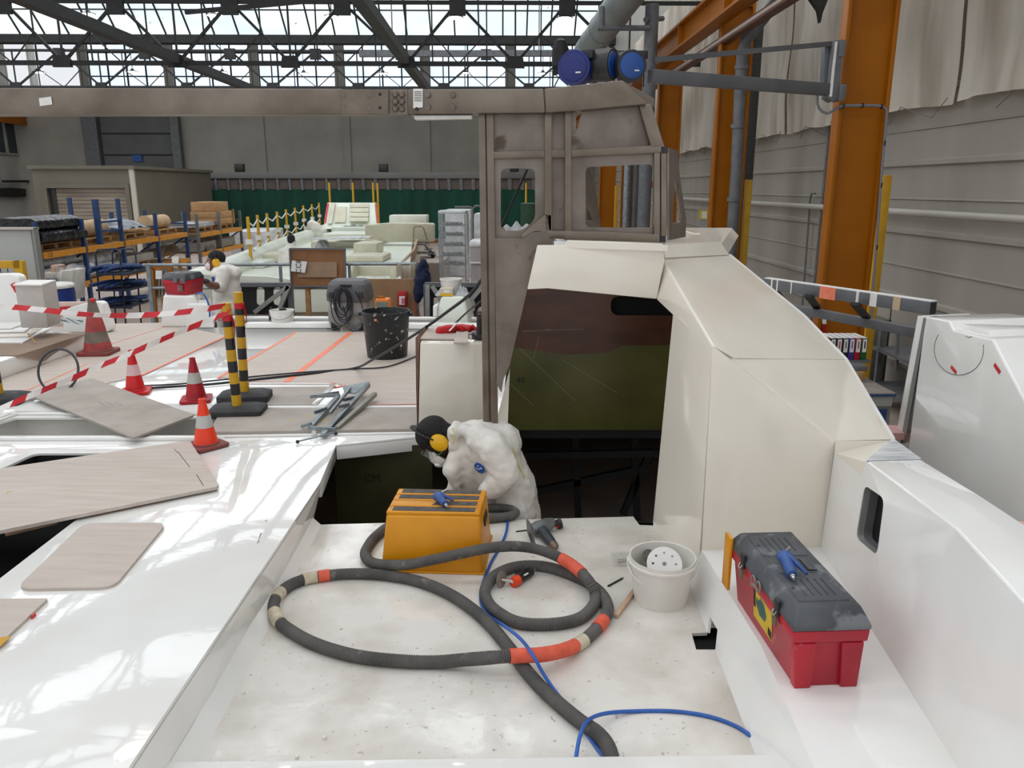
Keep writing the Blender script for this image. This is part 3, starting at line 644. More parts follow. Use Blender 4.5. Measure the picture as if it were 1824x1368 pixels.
# ================================================================ RIGHT SIDE OF THE HALL
ZB=4.42
for px0,px1,py,v,lab in ((1484,1569,300,8.3,'nearest orange steel column with grey jib arm fixed to it'),(1271,1325,300,13.1,'second orange column from the right, with grey downpipe against it'),(1172,1213,200,17.8,'third orange column, just right of the hose reels and steel frame'),(1107,1140,340,22.5,'orange column behind grey pipes seen through the frame window'),(1068,1096,340,27.2,'farthest orange column seen through the left of the frame window')):
    a=huv(HV(px0,py,v))[0]; b=huv(HV(px1,py,v))[0]
    t=thing('steel_column',lab,'column',H((a+b)/2,v,FZ))
    MB().hbox(a+.03,b-.03,v+.05,v+.075,FZ,ZB).build('web',ORNG,t); MB().hbox(a-.01,a+.03,v-.02,v+.14,FZ,ZB).build('flange',ORNG,t,bevel=.004); MB().hbox(b-.03,b+.01,v-.02,v+.14,FZ,ZB).build('flange',ORNG,t,bevel=.004)
    MB().hbox(a+.03,b-.03,v,v+.12,ZB-.1,ZB-.07).build('stiffener',ORNG,t)
    if v>9: MB().prism([H(a+.05,v+.03,3.8),H(a+.13,v+.03,3.8),H(b-.03,v+.03,ZB-.35),H(b-.03,v+.03,ZB-.27)],HA*.02).build('stiffener',ORNG,t)
    if v<9:
        for y0_,y1_,c in ((553,577,WHITE),(578,606,RED)):
            p,q_=HV(1466,y0_,v-.03),HV(1466,y1_,v-.03); MB().prism([HV(1465,y0_,v-.025),HV(1472,y0_,v-.025),HV(1472,y1_,v-.025),HV(1465,y1_,v-.025)],HA*.004).build('notice',c,t)
# crane runway beam
t=thing('crane_runway_beam','orange crane runway beam climbing to the top right over the columns','crane beam',H(3.3,25,4.05))
MB().hbox(3.36,3.4,7.,44,4.09,4.44).build('beam_web',ORNG,t); mb=MB(); mb.hbox(3.25,3.52,7,44,4.05,4.09); mb.build('bottom_flange',ORNG,t); MB().hbox(3.25,3.52,7,44,4.44,4.48).build('top_flange',ORNG,t)
for v in (10.5,12.2,15.2,18.5,22,26): MB().hbox(3.26,3.36,v,v+.03,4.09,4.44).build('stiffener',ORNG,t)
MB().hbox(3.5,3.62,7,44,3.78,3.9).build('rust_brown_rail',mat('rust brown paint',(96,60,44),(84,52,40),rough=.6,scale=3),t); MB().hbox(3.44,3.5,7,44,3.8,3.84).build('pale_conduit',mat('pinkish conduit',(176,156,148),rough=.5),t)
# pipes
def pipe(lab,pts,r,m=GREYP,name='pipe',cat='pipe',seg=12,rings=()):
    t=thing(name,lab,cat,pts[-1]); MB().tube(pts,r,seg).build('pipe_run',m,t)
    for p,d in rings: MB().cyl(p-d*.03,p+d*.03,r*1.18,seg).build('pipe_collar',m,t)
    return t
a=HV(1388,-4,12.2); b=HV(1330,70,12.8); c=HV(1323,92,12.85); d=HV(1319,140,12.85); e=HV(1312,300,12.85); f=V((HV(1312,300,12.85).x,HV(1312,300,12.85).y,FZ))
pipe('thick grey downpipe with elbow in front of the second orange column',[a,b,c,d,e,f],.092,rings=((HV(1321,120,12.85),V((0,0,1))),(HV(1314,225,12.85),V((0,0,1))),(HV(1307,355,12.85),V((0,0,1)))))
p=HV(1333,300,13.4); pipe('dark grey corrugated vertical pipe right of the downpipe',[V((p.x,p.y,4.2)),V((p.x,p.y,FZ))],.085,mat('dark corrugated',(72,74,72),(56,58,56),rough=.7,scale=3,stretch=(1,1,30)))
p=HV(1117,340,21.5); pipe('pale grey duct standing behind the frame window',[V((p.x,p.y,3.6)),V((p.x,p.y,FZ))],.11,GALV)
p=HV(1131,340,21.5); pipe('dark grey pipe beside the pale duct in the frame window',[V((p.x,p.y,3.6)),V((p.x,p.y,FZ))],.09,GREYP)
p=HV(1149,340,19.5); pipe('pale elbow pipe at right of the frame window',[HV(1147,285,19.5),HV(1145,315,19.5),HV(1149,325,19.5),V((p.x,p.y,FZ))],.075,GALV)
a=HU(1824,391,UR-.12); b=HU(1578,373,UR-.12); 
pipe('pale grey pipe running horizontally along the clad wall',[H(UR-.13,3,a.z),H(UR-.13,22,a.z)],.042,mat('pale pipe',(170,166,158),rough=.5))
p=HU(1470,300,UR-.1); pipe('thin vertical conduit on the wall just left of the nearest column',[V((p.x,p.y,2.6)),V((p.x,p.y,FZ))],.022,GREYP,'conduit','conduit',8)
p=HU(1444,400,UR-.1); pipe('thin hooked conduit on the wall between the first two columns',[HU(1452,345,UR-.1),HU(1446,344,UR-.12),HU(1443,356,UR-.1),V((p.x,p.y,FZ))],.016,GREYP,'conduit','conduit',8)
for px,py,v,w_,top,lab in ((1563,450,9.0,.1,312,'yellow steel post standing right behind the nearest orange column'),(1328,400,13.2,.1,320,'short yellow post beside the corrugated pipe'),(1097,380,24,.1,330,'slim yellow post by the far orange column in the frame window')):
    p=HV(px,py,v); z=HV(px,top,v).z; o=MB().bar(V((p.x,p.y,FZ)),V((p.x,p.y,z)),w_).build('yellow_post',YELP,bevel=.005); tag(o,lab,'post')
# electric cable on the first column
o=thing('column_cable','grey cable strapped around the nearest orange column and down its right edge','cable',HV(1560,580,8.2))
v=8.24; pts=[HV(*p,v) for p in ((1456,165),(1456,185),(1462,197),(1474,202),(1486,196),(1500,189),(1540,188),(1570,189),(1579,195),(1579,212),(1572,290),(1566,370),(1560,450),(1553,540),(1552,575))]
MB().tube(spl(pts,60),.014,8).build('cable_run',mat('grey cable',(118,118,124),rough=.5),o)
for p in ((1502,189),(1536,188),(1570,190),(1575,255),(1569,330),(1561,440)): MB().box(HV(*p,v),(.012,.045,.045),rot=(0,0,HROT)).build('strap',BLK,o)
# tarpaulins on the upper wall
ztp=HU(1824,155,UR-.2).z
random.seed(3)
def tarp(v0,v1,lab,z0=ztp,seed=0):
    t=thing('canvas_tarpaulin',lab,'tarpaulin',H(UR-.2,(v0+v1)/2,z0))
    def fn(i,j):
        v=v0+(v1-v0)*i; w=(1-j)*.6+.4
        x=.05*math.sin(v*3.1+seed)+.03*math.sin(v*7.7+seed*2+j*2)+.02*math.sin(v*17+j*3)+.03*math.sin(j*14+v*1.5)
        return H(UR-.16+x*w*.9,v,z0+(6.6-z0)*j+.02*math.sin(v*4))
    MB().thick(fn,int((v1-v0)*14),24,.012).build('canvas',TARP,t)
    n=int((v1-v0)/1.0); pts=[]
    for k in range(n): pts+= [H(UR-.2,v0+(k+.0)*(v1-v0)/n,z0+.04),H(UR-.1,v0+(k+.45)*(v1-v0)/n,z0-.13)]
    MB().tube(pts,.005,5).build('lacing_cord',GREYP,t)
tarp(3.,8.75,'big stained cream tarpaulin hung on the wall right of the nearest column',seed=1)
tarp(8.85,13.9,'stained tarpaulin hung between the first and second orange columns',seed=4)
tarp(14.0,30,'long cream tarpaulin receding beyond the second orange column',seed=7)
# jib arm with hose reels
jb=thing('jib_arm','grey swing jib arm reaching left from the nearest orange column','jib crane',H(3.4,8.2,2.5))
PG=mat('dark grey arm paint',(92,93,96),(82,83,86),rough=.5,scale=3)
zj=HV(1475,160,8.2).z; A1=H(huv(HV(1478,160,8.2))[0],8.2,zj); A2=H(1.33,7.25,zj)
MB().bar(A1,A2,.09,.11).build('lower_arm',PG,jb,bevel=.004); MB().bar(HV(1480,78,8.2),H(1.36,7.28,HV(1150,107,7.28).z),.035,.045).build('tie_bar',PG,jb)
MB().prism([HV(*p,8.2) for p in ((1470,78),(1478,76),(1474,163),(1466,163))],HA*.1).build('pivot_post',PG,jb,bevel=.004)
MB().prism([HV(*p,8.15) for p in ((1484,72),(1503,70),(1494,176),(1484,181),(1473,174))],HA*.14).build('column_bracket',GREYP,jb,bevel=.004)
MB().prism([HV(*p,8.14) for p in ((1488,74),(1492,74),(1482,172),(1477,172))],HA*.02).build('pale_strip',WHITEP,jb)
for y in (72,150): MB().prism([HV(*p,8.13) for p in ((1497,y),(1509,y),(1505,y+28),(1494,y+30))],HA*.16).build('clamp_plate',GREYP,jb,bevel=.003)
def reel(px,py,v,rz,r,w_,lab,face,rim=BLK):
    c=HV(px,py,v); t=thing('hose_reel',lab,'hose reel',c-V((0,0,r)))
    M=Euler((0,0,rz)).to_matrix()@Matrix.Rotation(PI/2,3,'X')
    MB().lathe([(r*.7,-w_/2),(r*.96,-w_/2),(r,-w_/2+.02),(r,w_/2-.02),(r*.96,w_/2),(r*.7,w_/2)],c,28,M).build('drum_housing',rim,t)
    MB().lathe([(r*.02,w_/2+.012),(r*.5,w_/2+.012),(r*.78,w_/2+.006),(r*.84,w_/2-.01)],c,28,M).build('blue_cover',face,t)
    MB().lathe([(r*.84,-w_/2+.01),(r*.5,-w_/2-.012),(r*.02,-w_/2-.012)],c,28,M).build('blue_cover',face,t)
    MB().box(c+M@V((r*.75,r*.7,0)),(r*.7,w_*.8,r*.5),rot=(0,0,rz)).build('hose_guide',BLK,t,bevel=.01)
    MB().box(c+M@V((r*.3,-r*.3,w_/2+.014)),(r*.3,.004,r*.08),M=Euler((0,0,rz)).to_matrix()).build('white_mark',WHITE,t)
    return t
NAVY=mat('navy reel plastic',(20,36,112),(14,28,92),rough=.35,scale=4); RBL=mat('blue reel plastic',(22,76,150),(16,60,128),rough=.35,scale=4)
reel(1026,122,7.3,R(-18),.15,.16,'navy blue hose reel at the left of three on the jib end',NAVY,NAVY)
reel(1077,116,7.3,R(62),.135,.16,'hose reel in the middle of three, turned sideways',RBL)
reel(1121,119,7.25,R(12),.135,.15,'bright blue hose reel nearest the jib arm, facing front',RBL)
o=MB().prism([HV(*p,7.36) for p in ((1043,92),(1064,92),(1064,148),(1043,148))],HA*.04).build('reel_bracket',GREYP); o.parent=None
o.data.transform(Matrix.Translation(o.location-V(ORI[jb.name]))); o.location=(0,0,0); o.parent=jb; ORI[o.name]=ORI[jb.name]
MB().bar(HV(1035,98,7.4),HV(1155,98,7.4),.05).build('reel_hanger_bar',GREYP,jb)
MB().tube(spl([HV(1000,130,7.3),HV(992,145,7.3),HV(985,160,7.32)],8),.006,6).build('hanging_hose',BLK,jb); MB().tube(spl([HV(1068,105,7.2),HV(1062,130,7.2),HV(1056,152,7.2)],8),.006,6).build('hanging_hose',BLK,jb); MB().cyl(HV(1147,120,7.25),HV(1146,155,7.25),.006,6).build('hanging_hose',BLK,jb)
# ventilation duct
DUC=mat('pale blue grey duct',(132,140,140),(120,128,128),rough=.45,scale=2)
o=thing('ventilation_duct','thick pale grey ventilation duct slanting down behind the hose reels','duct',HV(1045,95,20))
a=HV(1140,-40,14.6); b=HV(1045,92,19.5); d=(b-a).normalized(); MB().tube([a,b],.3,24).build('duct_tube',DUC,o); 
for f in (.4,.62,.84): p=a.lerp(b,f); MB().tube([p-d*.03,p+d*.03],.312,24).build('duct_seam',DUC,o)
MB().lathe([(.16,0),(.2,.05),(.2,.4),(.13,.6),(.05,.65)],HV(998,122,19.6),18).build('fan_hood',DKST,o); MB().bar(HV(985,128,19.6),HV(1045,110,19.6),.16).build('fan_bracket',DKST,o)
o=thing('dark_stanchion','dark grey vertical pipe post with cross pipes beside the ventilation duct','post',HV(1160,150,16)); p=HV(1162,8,16); MB().cyl(p,V((p.x,p.y,FZ)),.13,14).build('pipe_post',GREYP,o)
MB().cyl(HV(1064,50,15.8),HV(1156,50,15.8),.05,10).build('cross_pipe',GREYP,o); MB().cyl(HV(1072,12,15.8),HV(1072,50,15.8),.06,10).build('cross_pipe',GREYP,o); MB().cyl(HV(1150,35,15.8),HV(1180,33,16.5),.05,10).build('cross_pipe',GREYP,o)
o=MB().prism([HV(*p,12) for p in ((1440,-8),(1478,-8),(1466,22),(1462,40),(1458,18))],HA*.1).build('roof_bracket',DKST); tag(o,'dark triangular bracket hanging at the top between two tarpaulins','bracket')
# guard frame of square tubes
gf=thing('tube_guard_rail','grey square tube rail with taped bands leaning behind the white pillar','rail',PZ(1500,600,.6))
a=PZ(1372,506,.92); b=PZ(1662,549,.92); a=PZ(1366,505,.92)
MB().bar(a,b,.06,.075).build('top_tube',GREYP,gf,bevel=.004); e=(b-a).normalized(); MB().bar(b-e*.004,b+e*.002,.05,.065).build('open_tube_end',BLK,gf)
c=PZ(1390,545,.72); dd=PZ(1640,594,.72); MB().bar(c,dd+e*.3,.06,.06).build('lower_tube',GREYP,gf,bevel=.004)
for x0,y0_,x1,y1_ in ((1440,527,1456,548),(1522,541,1544,566),(1376,512,1392,532)): MB().bar(PZ(x0,y0_,.89),PZ(x1,y1_,.75),.05,.02).build('brace_plate',BLACKP,gf)
for f,c_,w_ in ((.06,WHT,.015),(.1,WHT,.012),(.2,WHT,.01),(.62,WHT,.02),(.44,ORTAPE,.13),(.71,WHT,.05),(.835,mat('masking tape',(196,170,138),rough=.7),.05)):
    p=a.lerp(b,f); MB().bar(p-e*w_/2,p+e*w_/2,.064,.079).build('tape_band',c_,gf)
MB().bar(a+V((0,0,.041)),b+V((0,0,.041)),.055,.006).build('white_top',WHITE,gf)  # white strip along the top of the tube
lg=dd+e*.28; MB().bar(lg,V((lg.x,lg.y,FZ)),.05).build('leg',GREYP,gf); lg=c-e*.12; MB().bar(c,lg,.06,.06).build('lower_tube',GREYP,gf); MB().bar(lg,V((lg.x,lg.y,FZ)),.05).build('leg',GREYP,gf)
# right-hand white moulding
rm=thing('white_side_moulding','big white side moulding at right edge with red tape marks and pencilled circle','moulding',PX(1700,900,2.05))
XM=2.05; m=lambda x,y,d=0: PX(x,y,XM-d)
pl=[m(1648,563),m(1690,571),m(1697,587),m(1768,604),m(1824,712),m(1900,865)]; pts=pl+[V((XM,pl[-1].y,FZ)),V((XM,pl[0].y,FZ))]
MB().prism(pts,(.5,.12,0)).build('shell',GEL,rm,bevel=.012,seg=3)
MB().prism([m(1691,572,-.05),m(1697,592,-.05),m(1770,609,-.05),m(1760,588,-.05)],(.4,.1,0)).build('raised_step',GEL,rm,bevel=.006)
MB().prism([m(1634,562),m(1645,563),m(1603,790),m(1592,790)],(.3,.1,0)).build('edge_flange',GEL,rm,bevel=.006)
MB().prism([m(1645,566),m(1650,568),m(1612,790),m(1604,790)],(.02,.03,0)).build('flange_shadow_gap',mat('grey gap shade',(126,126,122),rough=.7),rm)  # grey strip paints the shade in the gap beside the flange
for a,b in (((1694,653),(1703,664)),((1771,649),(1781,664))): MB().bar(m(*a,.002),m(*b,.002),.002,.018,up=(0,1,0)).build('red_tape_mark',REDT,rm)
MB().bar(PX(1820,634,2.2),PX(1818,662,2.2),.03,.03).build('red_tape_mark',REDT,rm)
cc=m(1708,621,.001); rr=(m(1752,621)-m(1708,621)).length
MB().tube([m(1708+44*math.cos(R(t)),622+46*math.sin(R(t)),.001) for t in range(-10,222,8)],.0012,5).build('pencil_arc',INK,rm)
MB().tube([m(1720,599,.001),m(1727,601,.001),m(1731,599,.001)],.0012,5).build('pencil_arc',INK,rm)
o=MB().prism([PZ(1752,935,.62),PZ(1830,995,.62),PZ(1830,985,.66),PZ(1760,928,.66)],(.1,0,0)).build('pink_edge_strip',mat('pink gelcoat edge',(226,170,160),rough=.4),rm)
o=MB().box(PY(1572,770,4.3)+V((.14,0,0)),(.38,.15,.04)).build('pink_flange',mat('dusty pink',(196,150,146),rough=.6),rm)
# shelf, binders and bench by the column
bs=thing('bracket_shelf','small grey bracket shelf on the nearest column carrying the binders','shelf',HV(1515,645,7.7))
zsf=HV(1520,641,7.7).z; MB().hbox(huv(HV(1450,640,7.7))[0],huv(HV(1548,640,7.7))[0],7.68,8.1,zsf-.03,zsf).build('shelf_board',GREYP,bs); MB().hbox(huv(HV(1500,650,7.9))[0],huv(HV(1508,650,7.9))[0],7.9,8.1,FZ,zsf-.03).build('shelf_leg',GREYP,bs)
for k,(cl,lc,lab) in enumerate(((mat('light blue binder',(96,128,190),rough=.5),PAPER,'light blue binder at the left end of the shelf row'),(BLK,REDT,'black binder with red striped spine label, second on the shelf'),(BLK,PAPER,'black binder with plain white label, third from left on the shelf'),(BLK,PAPER,'black binder with white label printed in red, fourth from left on the shelf'),(BLK,PAPER,'black binder with white label, just left of the purple one'),(mat('purple binder',(70,50,130),rough=.5),PAPER,'thin purple binder left of the red one'),(RED,PAPER,'red binder with white label near the right end'),(mat('green binder',(12,84,44),rough=.5),PAPER,'green binder at the right end of the shelf row'))):
    xa=1456+k*11.2; 
    a=huv(HV(xa,620,7.7))[0]; b=huv(HV(xa+10.4,620,7.7))[0]; zt=HV(1500,603,7.7).z
    t=thing('lever_arch_binder',lab,'binder',H((a+b)/2,7.85,zsf),'binders on the bracket shelf')
    MB().hbox(a,b,7.7,7.98,zsf,zt).build('cover',cl,t,bevel=.003); MB().hbox(a+.006,b-.006,7.71,7.985,zt-.01,zt+.004).build('pages',PAPER,t)
    z0=zsf+(zt-zsf)*.36; l=MB().hbox(a+.01,b-.01,7.696,7.7,z0,zt-.01).build('spine_label',lc if k!=1 else PAPER,t)
    mb=MB(); 
    if k==1:
        for j in range(3): mb.hbox(a+.012,b-.012,7.694,7.696,z0+.03+.05*j,z0+.055+.05*j)
        mb.build('label_stripes',REDT,l)
    else:
        mb.hbox((a+b)/2-.006,(a+b)/2+.006,7.694,7.696,z0+.04,zt-.03); mb.build('label_print',REDT if k==3 else (INK if k==7 else GREYP),l)
bc=thing('blue_tool_cabinet','blue drawer cabinet with worn grey top beside the nearest column','cabinet',H(3.2,7.2,FZ))
zc=HV(1560,700,6.9).z; ul=huv(HV(1480,700,6.9))[0]; ur=huv(HV(1592,700,6.9))[0]
MB().hbox(ul,ur,6.92,7.6,FZ,zc-.13).build('cabinet_body',mat('grey cabinet frame',(120,120,116),(104,104,100),rough=.5),bc); MB().hbox(ul-.02,ur+.02,6.9,7.65,zc-.03,zc).build('worktop',mat('worn worktop',(150,142,134),(126,118,110),rough=.7,scale=5),bc,bevel=.005); MB().hbox(ul,ur,6.91,7.6,zc-.13,zc-.03).build('top_frame',mat('pale cabinet frame',(150,150,144),rough=.5),bc)
MB().hbox(ul-.02,ur+.021,6.89,6.9,zc-.032,zc-.012).build('blue_edge',DBLUE,bc); MB().hbox(ul+.05,ur-.04,6.9,6.92,FZ+.1,zc-.16).build('drawer_front',DBLUE,bc,bevel=.005)
o=MB().box(HV(1523,656,7.45)+V((0,0,0)),(.16,.2,.05),rot=(0,0,HROT)).build('document_tray',GREYP,bevel=.004); o.location.z=zc+.1; tag(o,'dark grey tray stacked on the cabinet under the binders','tray')
o=MB().box(HV(1518,668,7.35),(.2,.1,.1),rot=(0,0,HROT)).build('drilled_wood_block',WOODP,bevel=.004); o.location.z=zc; tag(o,'wooden tool block with drilled holes on the blue cabinet','block')
t=thing('grey_locker','tall grey locker behind the yellow post','locker',HV(1565,650,9.3)); a=huv(HV(1546,600,9.3))[0]; b=huv(HV(1585,600,9.3))[0]
MB().hbox(a,b,9.3,9.8,FZ,HV(1565,570,9.3).z).build('locker_body',mat('grey green locker',(112,114,104),(98,100,92),rough=.6),t,bevel=.006); MB().hbox(b-.03,b-.02,9.29,9.3,FZ+.1,.2).build('door_gap',BLK,t)
o=MB().bar(HU(1597,660,UR-.5),HU(1600,590,UR-.5),.03).build('rack_upright',GREYP); o.scale=(1,1,1); tag(o,'thin grey upright against the dark lower wall at right','upright')
t=thing('wall_shelving','grey slotted shelving against the lower right wall behind the white moulding','shelving',H(UR-.3,8.,FZ))
for v in (7.2,9.1): MB().hbox(UR-.5,UR-.45,v,v+.05,FZ,HU(1600,600,UR-.5).z).build('upright',GREYP,t)
for y in (632,700): z=HU(1600,y,UR-.4).z; MB().hbox(UR-.55,UR-.08,7.2,9.15,z,z+.04).build('shelf_board',GREYP,t)
# yellow first-aid sign board between columns
o=thing('yellow_board','small white board with yellow sign cap between the second and third columns','sign board',HV(1250,430,17.))
MB().prism([HV(*p,17) for p in ((1246,392),(1264,392),(1264,440),(1246,440))],HA*.06).build('board',mat('grey board',(160,160,158),rough=.6),o); MB().prism([HV(*p,16.98) for p in ((1246,375),(1264,375),(1264,391),(1246,391))],HA*.05).build('sign_cap',mat('pale yellow sign',(206,186,50),rough=.5),o); MB().prism([HV(*p,16.97) for p in ((1250,377),(1259,377),(1259,389),(1250,389))],HA*.01).build('sign_label',PAPER,o)
o=MB().prism([HV(*p,18.5) for p in ((1154,323),(1163,323),(1163,335),(1154,335))],HA*.02).build('red_wall_sign',REDT); tag(o,'small red and white sign at the right edge of the frame window','sign')
# ================================================================ FOREGROUND TOOLS
def remesh(mb,name,m,parent,vox=.012,sm=6,wr=0,wsc=.12,keep=None):
    t=mb.build('tmp',m,loc=(0,0,0),smooth=False); 
    md=t.modifiers.new('r','REMESH'); md.mode='VOXEL'; md.voxel_size=vox
    md=t.modifiers.new('s','SMOOTH'); md.iterations=sm; md.factor=.5
    if wr:
        tx=bpy.data.textures.get('w%g'%wsc) or bpy.data.textures.new('w%g'%wsc,'CLOUDS'); tx.noise_scale=wsc; tx.noise_depth=2
        md=t.modifiers.new('d','DISPLACE'); md.texture=tx; md.strength=wr; md.mid_level=.5; md.texture_coords='LOCAL'
        ty=bpy.data.textures.get('v%g'%wsc) or bpy.data.textures.new('v%g'%wsc,'CLOUDS'); ty.noise_scale=wsc*.42; ty.noise_depth=1
        md=t.modifiers.new('e','DISPLACE'); md.texture=ty; md.strength=wr*.55; md.mid_level=.5; md.texture_coords='LOCAL'
    bpy.context.view_layer.update()
    me=bpy.data.meshes.new_from_object(t.evaluated_get(bpy.context.evaluated_depsgraph_get())); me.name=name
    old=t.data; bpy.data.objects.remove(t); bpy.data.meshes.remove(old)
    off=ORI[parent.name] if parent is not None else V((0,0,0))
    me.transform(Matrix.Translation(-off)); me.materials.clear(); me.materials.append(m)
    for p in me.polygons: p.use_smooth=True
    o=bpy.data.objects.new(name,me); COL.objects.link(o)
    if parent is not None: o.parent=parent
    ORI[o.name]=V(off); return o
def hit(o,px,py):
    """point and normal of object o's mesh under the camera ray, in world space"""
    off=ORI[o.name]; d=ray(px,py).normalized(); ok,p,n,i=o.ray_cast(O-off,d)
    return (p+off,n) if ok else (None,None)
def limb(mb,pts,rs,seg=14):
    for i in range(len(pts)-1):
        a,b=V(pts[i]),V(pts[i+1])
        mb.tube([a,b],[rs[i],rs[i+1]],seg)
    for p,r in zip(pts,rs): mb.ball(p,r,seg=seg,n=8)
# ---- corrugated vacuum hose
hp=[(812,918,0),(860,907,0),(893,905,0),(913,909,0),(918,914,0),(905,920,0),(862,924,0),(780,930,0),(705,934,0),(672,953,0),(655,974,0),(651,990,0),(668,1004,.3),(720,1006,1.0),(780,995,1.6),(860,978,2.5),(910,973,2.3),(950,977,1.9),(985,988,1.5),(1012,1002,1.2),(1033,1018,1),(1050,1037,1),(1060,1056,.3),(1060,1072,0),(1050,1088,0),(1033,1101,0),(1005,1109,0),(962,1112,0),(925,1109,0),(898,1098,0),(872,1077,0),(864,1052,0),(878,1028,0),(909,1012,0),(943,1007,0),(976,1010,0),(1008,1020,0),(1038,1033,0),(1060,1047,0),(1076,1064,0),(1083,1085,0),(1076,1103,0),(1064,1118,0),(1048,1134,0),(1030,1147,0),(1005,1158,.5),(965,1166,1),(920,1168,1),(880,1171,1),(830,1175,.4),(780,1179,0),(723,1178,0),(656,1172,0),(606,1162,0),(556,1145,0),(518,1124,0),(496,1106,0),(487,1083,0),(492,1064,0),(508,1048,0),(530,1036,0),(560,1028,0),(610,1022,0),(656,1022,0),(698,1026,0),(740,1034,0),(780,1048,0),(816,1067,0),(850,1092,0),(876,1117,0),(898,1143,0),(919,1170,0),(940,1198,0),(965,1226,0),(998,1256,0),(1032,1284,0),(1066,1308,0),(1086,1338,0),(1098,1400,0)]
HRD=.0235
path=[PZ(x,y,HRD+k*HRD*2.05) for x,y,k in hp]; L=sum((b-a).length for a,b in zip(path,path[1:]))
n=int(L/.0042); fine=spl(path,n); t=thing('vacuum_hose','long corrugated dark grey vacuum hose looped across the cockpit floor with orange tape bands','hose',PZ(700,1100,0))
HOSE=mat('dusty grey ribbed hose',(98,94,90),(78,76,74),rough=.75,scale=10,c3=(120,114,106),s3=14,t3=.62)
MB().tube(fine,[HRD if i%2 else HRD*.86 for i in range(n)],14).build('hose_run',HOSE,t,smooth=False)
def near(px,py,z=HRD):
    p=PZ(px,py,z); return min(range(n),key=lambda i:(fine[i]-p).length)
CRT=mat('cream tape',(206,196,172),(180,168,144),rough=.8,scale=30)
ORT2=mat('dusty orange tape wrap',(226,98,72),(206,84,60),rough=.7,scale=22,c3=(160,90,70),s3=20,t3=.66)
for (a,b,m_,lab) in (((1004,996),(1037,1023),ORT2,'orange tape wrap'),((1075,1104),(1063,1119),ORT2,'orange tape wrap'),((1041,1139),(1022,1152),CRT,'cream tape wrap'),((1021,1152),(906,1168),ORT2,'long orange tape wrap'),((588,1024),(567,1027),ORT2,'orange tape wrap'),((565,1027),(540,1034),CRT,'cream tape wrap'),((501,1054),(490,1067),CRT,'cream tape wrap'),((488,1090),(500,1110),CRT,'cream tape wrap')):
    i,j=sorted((near(*a,HRD*(3 if a[0]==1004 else 1)),near(*b,HRD*(3 if a[0]==1004 or b[0]==906 else 1))))
    o=MB().tube(fine[i:j+1],[HRD*1.05+random.uniform(0,.0012) for _ in range(j+1-i)],14).build('tape_wrap',m_,t,smooth=True,ang=80); o['label']=lab
# ---- blue air hose
bp=[(898,912,.0),(904,925,0),(901,950,0),(889,977,0),(876,1000,0),(863,1030,0),(856,1057,0),(859,1080,0),(876,1100,0),(903,1118,.052),(929,1140,.07),(949,1167,.102),(966,1197,.06),(986,1227,.02),(1010,1258,0),(1034,1292,0),(1064,1333,0),(1085,1365,0),(1095,1430,0),(1050,1450,0),(1022,1400,.01),(1026,1350,.02),(1034,1308,.055),(1048,1283,.05),(1078,1271,.02),(1130,1267,.0),(1200,1267,0),(1262,1276,0),(1312,1294,0),(1345,1318,0),(1362,1343,0)]
o=MB().tube(spl([PZ(x,y,z+.006) for x,y,z in bp],260),.0062,10).build('air_hose',mat('blue air hose',(38,96,178),(30,82,158),rough=.4,scale=10)); tag(o,'thin blue air hose winding over the cockpit floor and vacuum hose','air hose')
# ---- yellow step stool
YST=mat('yellow moulded plastic',(218,146,3),(202,130,2),rough=.35,scale=4,detail=8,c3=(176,128,50),s3=9,t3=.72)
GRIP=mat('grey grip tape',(92,90,88),(70,68,66),rough=.9,scale=40)
zt=.25; x0,x1=-.665,-.222; st=thing('step_stool','yellow plastic step stool with grey grip strips on its ribbed top','step stool',((x0+x1)/2,3.22,0))
bl=[V((x0,3.03,0)),V((x1,3.02,0)),V((x1+.01,3.4,0)),V((x0+.0,3.42,0))]
tl=[PZ(683,919,zt),PZ(851,917,zt),PZ(856,880,zt),PZ(700,882,zt)]
tl=[V((-.641,3.075,zt)),V((-.24,3.07,zt)),V((-.226,3.335,zt)),V((-.632,3.345,zt))]
MB().loft([bl,[p.lerp(q_,.985) for p,q_ in zip(bl,tl)]]).build('stool_body',YST,st,bevel=.014,seg=3)
for k in range(4):
    f0_,f1_=k/4+.012,(k+1)/4-.012
    a=tl[0].lerp(tl[3],f0_);b=tl[1].lerp(tl[2],f0_);c=tl[1].lerp(tl[2],f1_);d=tl[0].lerp(tl[3],f1_); a,b,c,d=[p+V((0,0,-.008)) for p in (a,b,c,d)]
    s=MB().prism([a,b,c,d],(0,0,.018)).build('top_rib',YST,st,bevel=.006,seg=3)
    e=[a.lerp(b,.06)+V((0,.008,.0185)),a.lerp(b,.94)+V((0,.008,.0185)),c.lerp(d,.06)+V((0,-.01,.0185)),c.lerp(d,.94)+V((0,-.01,.0185))]
    if k!=1: MB().prism(e,(0,0,.0012)).build('grip_strip',GRIP,s)
    else: MB().prism([e[0].lerp(e[1],.45),e[1],e[2],e[2].lerp(e[3],.5)],(0,0,.0012)).build('grip_strip',GRIP,s)
MB().prism([V((x1-.003,3.16,.16)),V((x1-.003,3.28,.16)),V((x1-.008,3.28,.2)),V((x1-.008,3.16,.2))],(.004,0,0)).build('hand_slot',BLK,st)
MB().loft([[p.lerp(p*.0+V(((x0+x1)/2,3.22,p.z)),-.03) for p in bl],[p.lerp(V(((x0+x1)/2,3.22,p.z)),-.02)+V((0,0,.008)) for p in bl]]).build('base_rim',YST,st,bevel=.003)
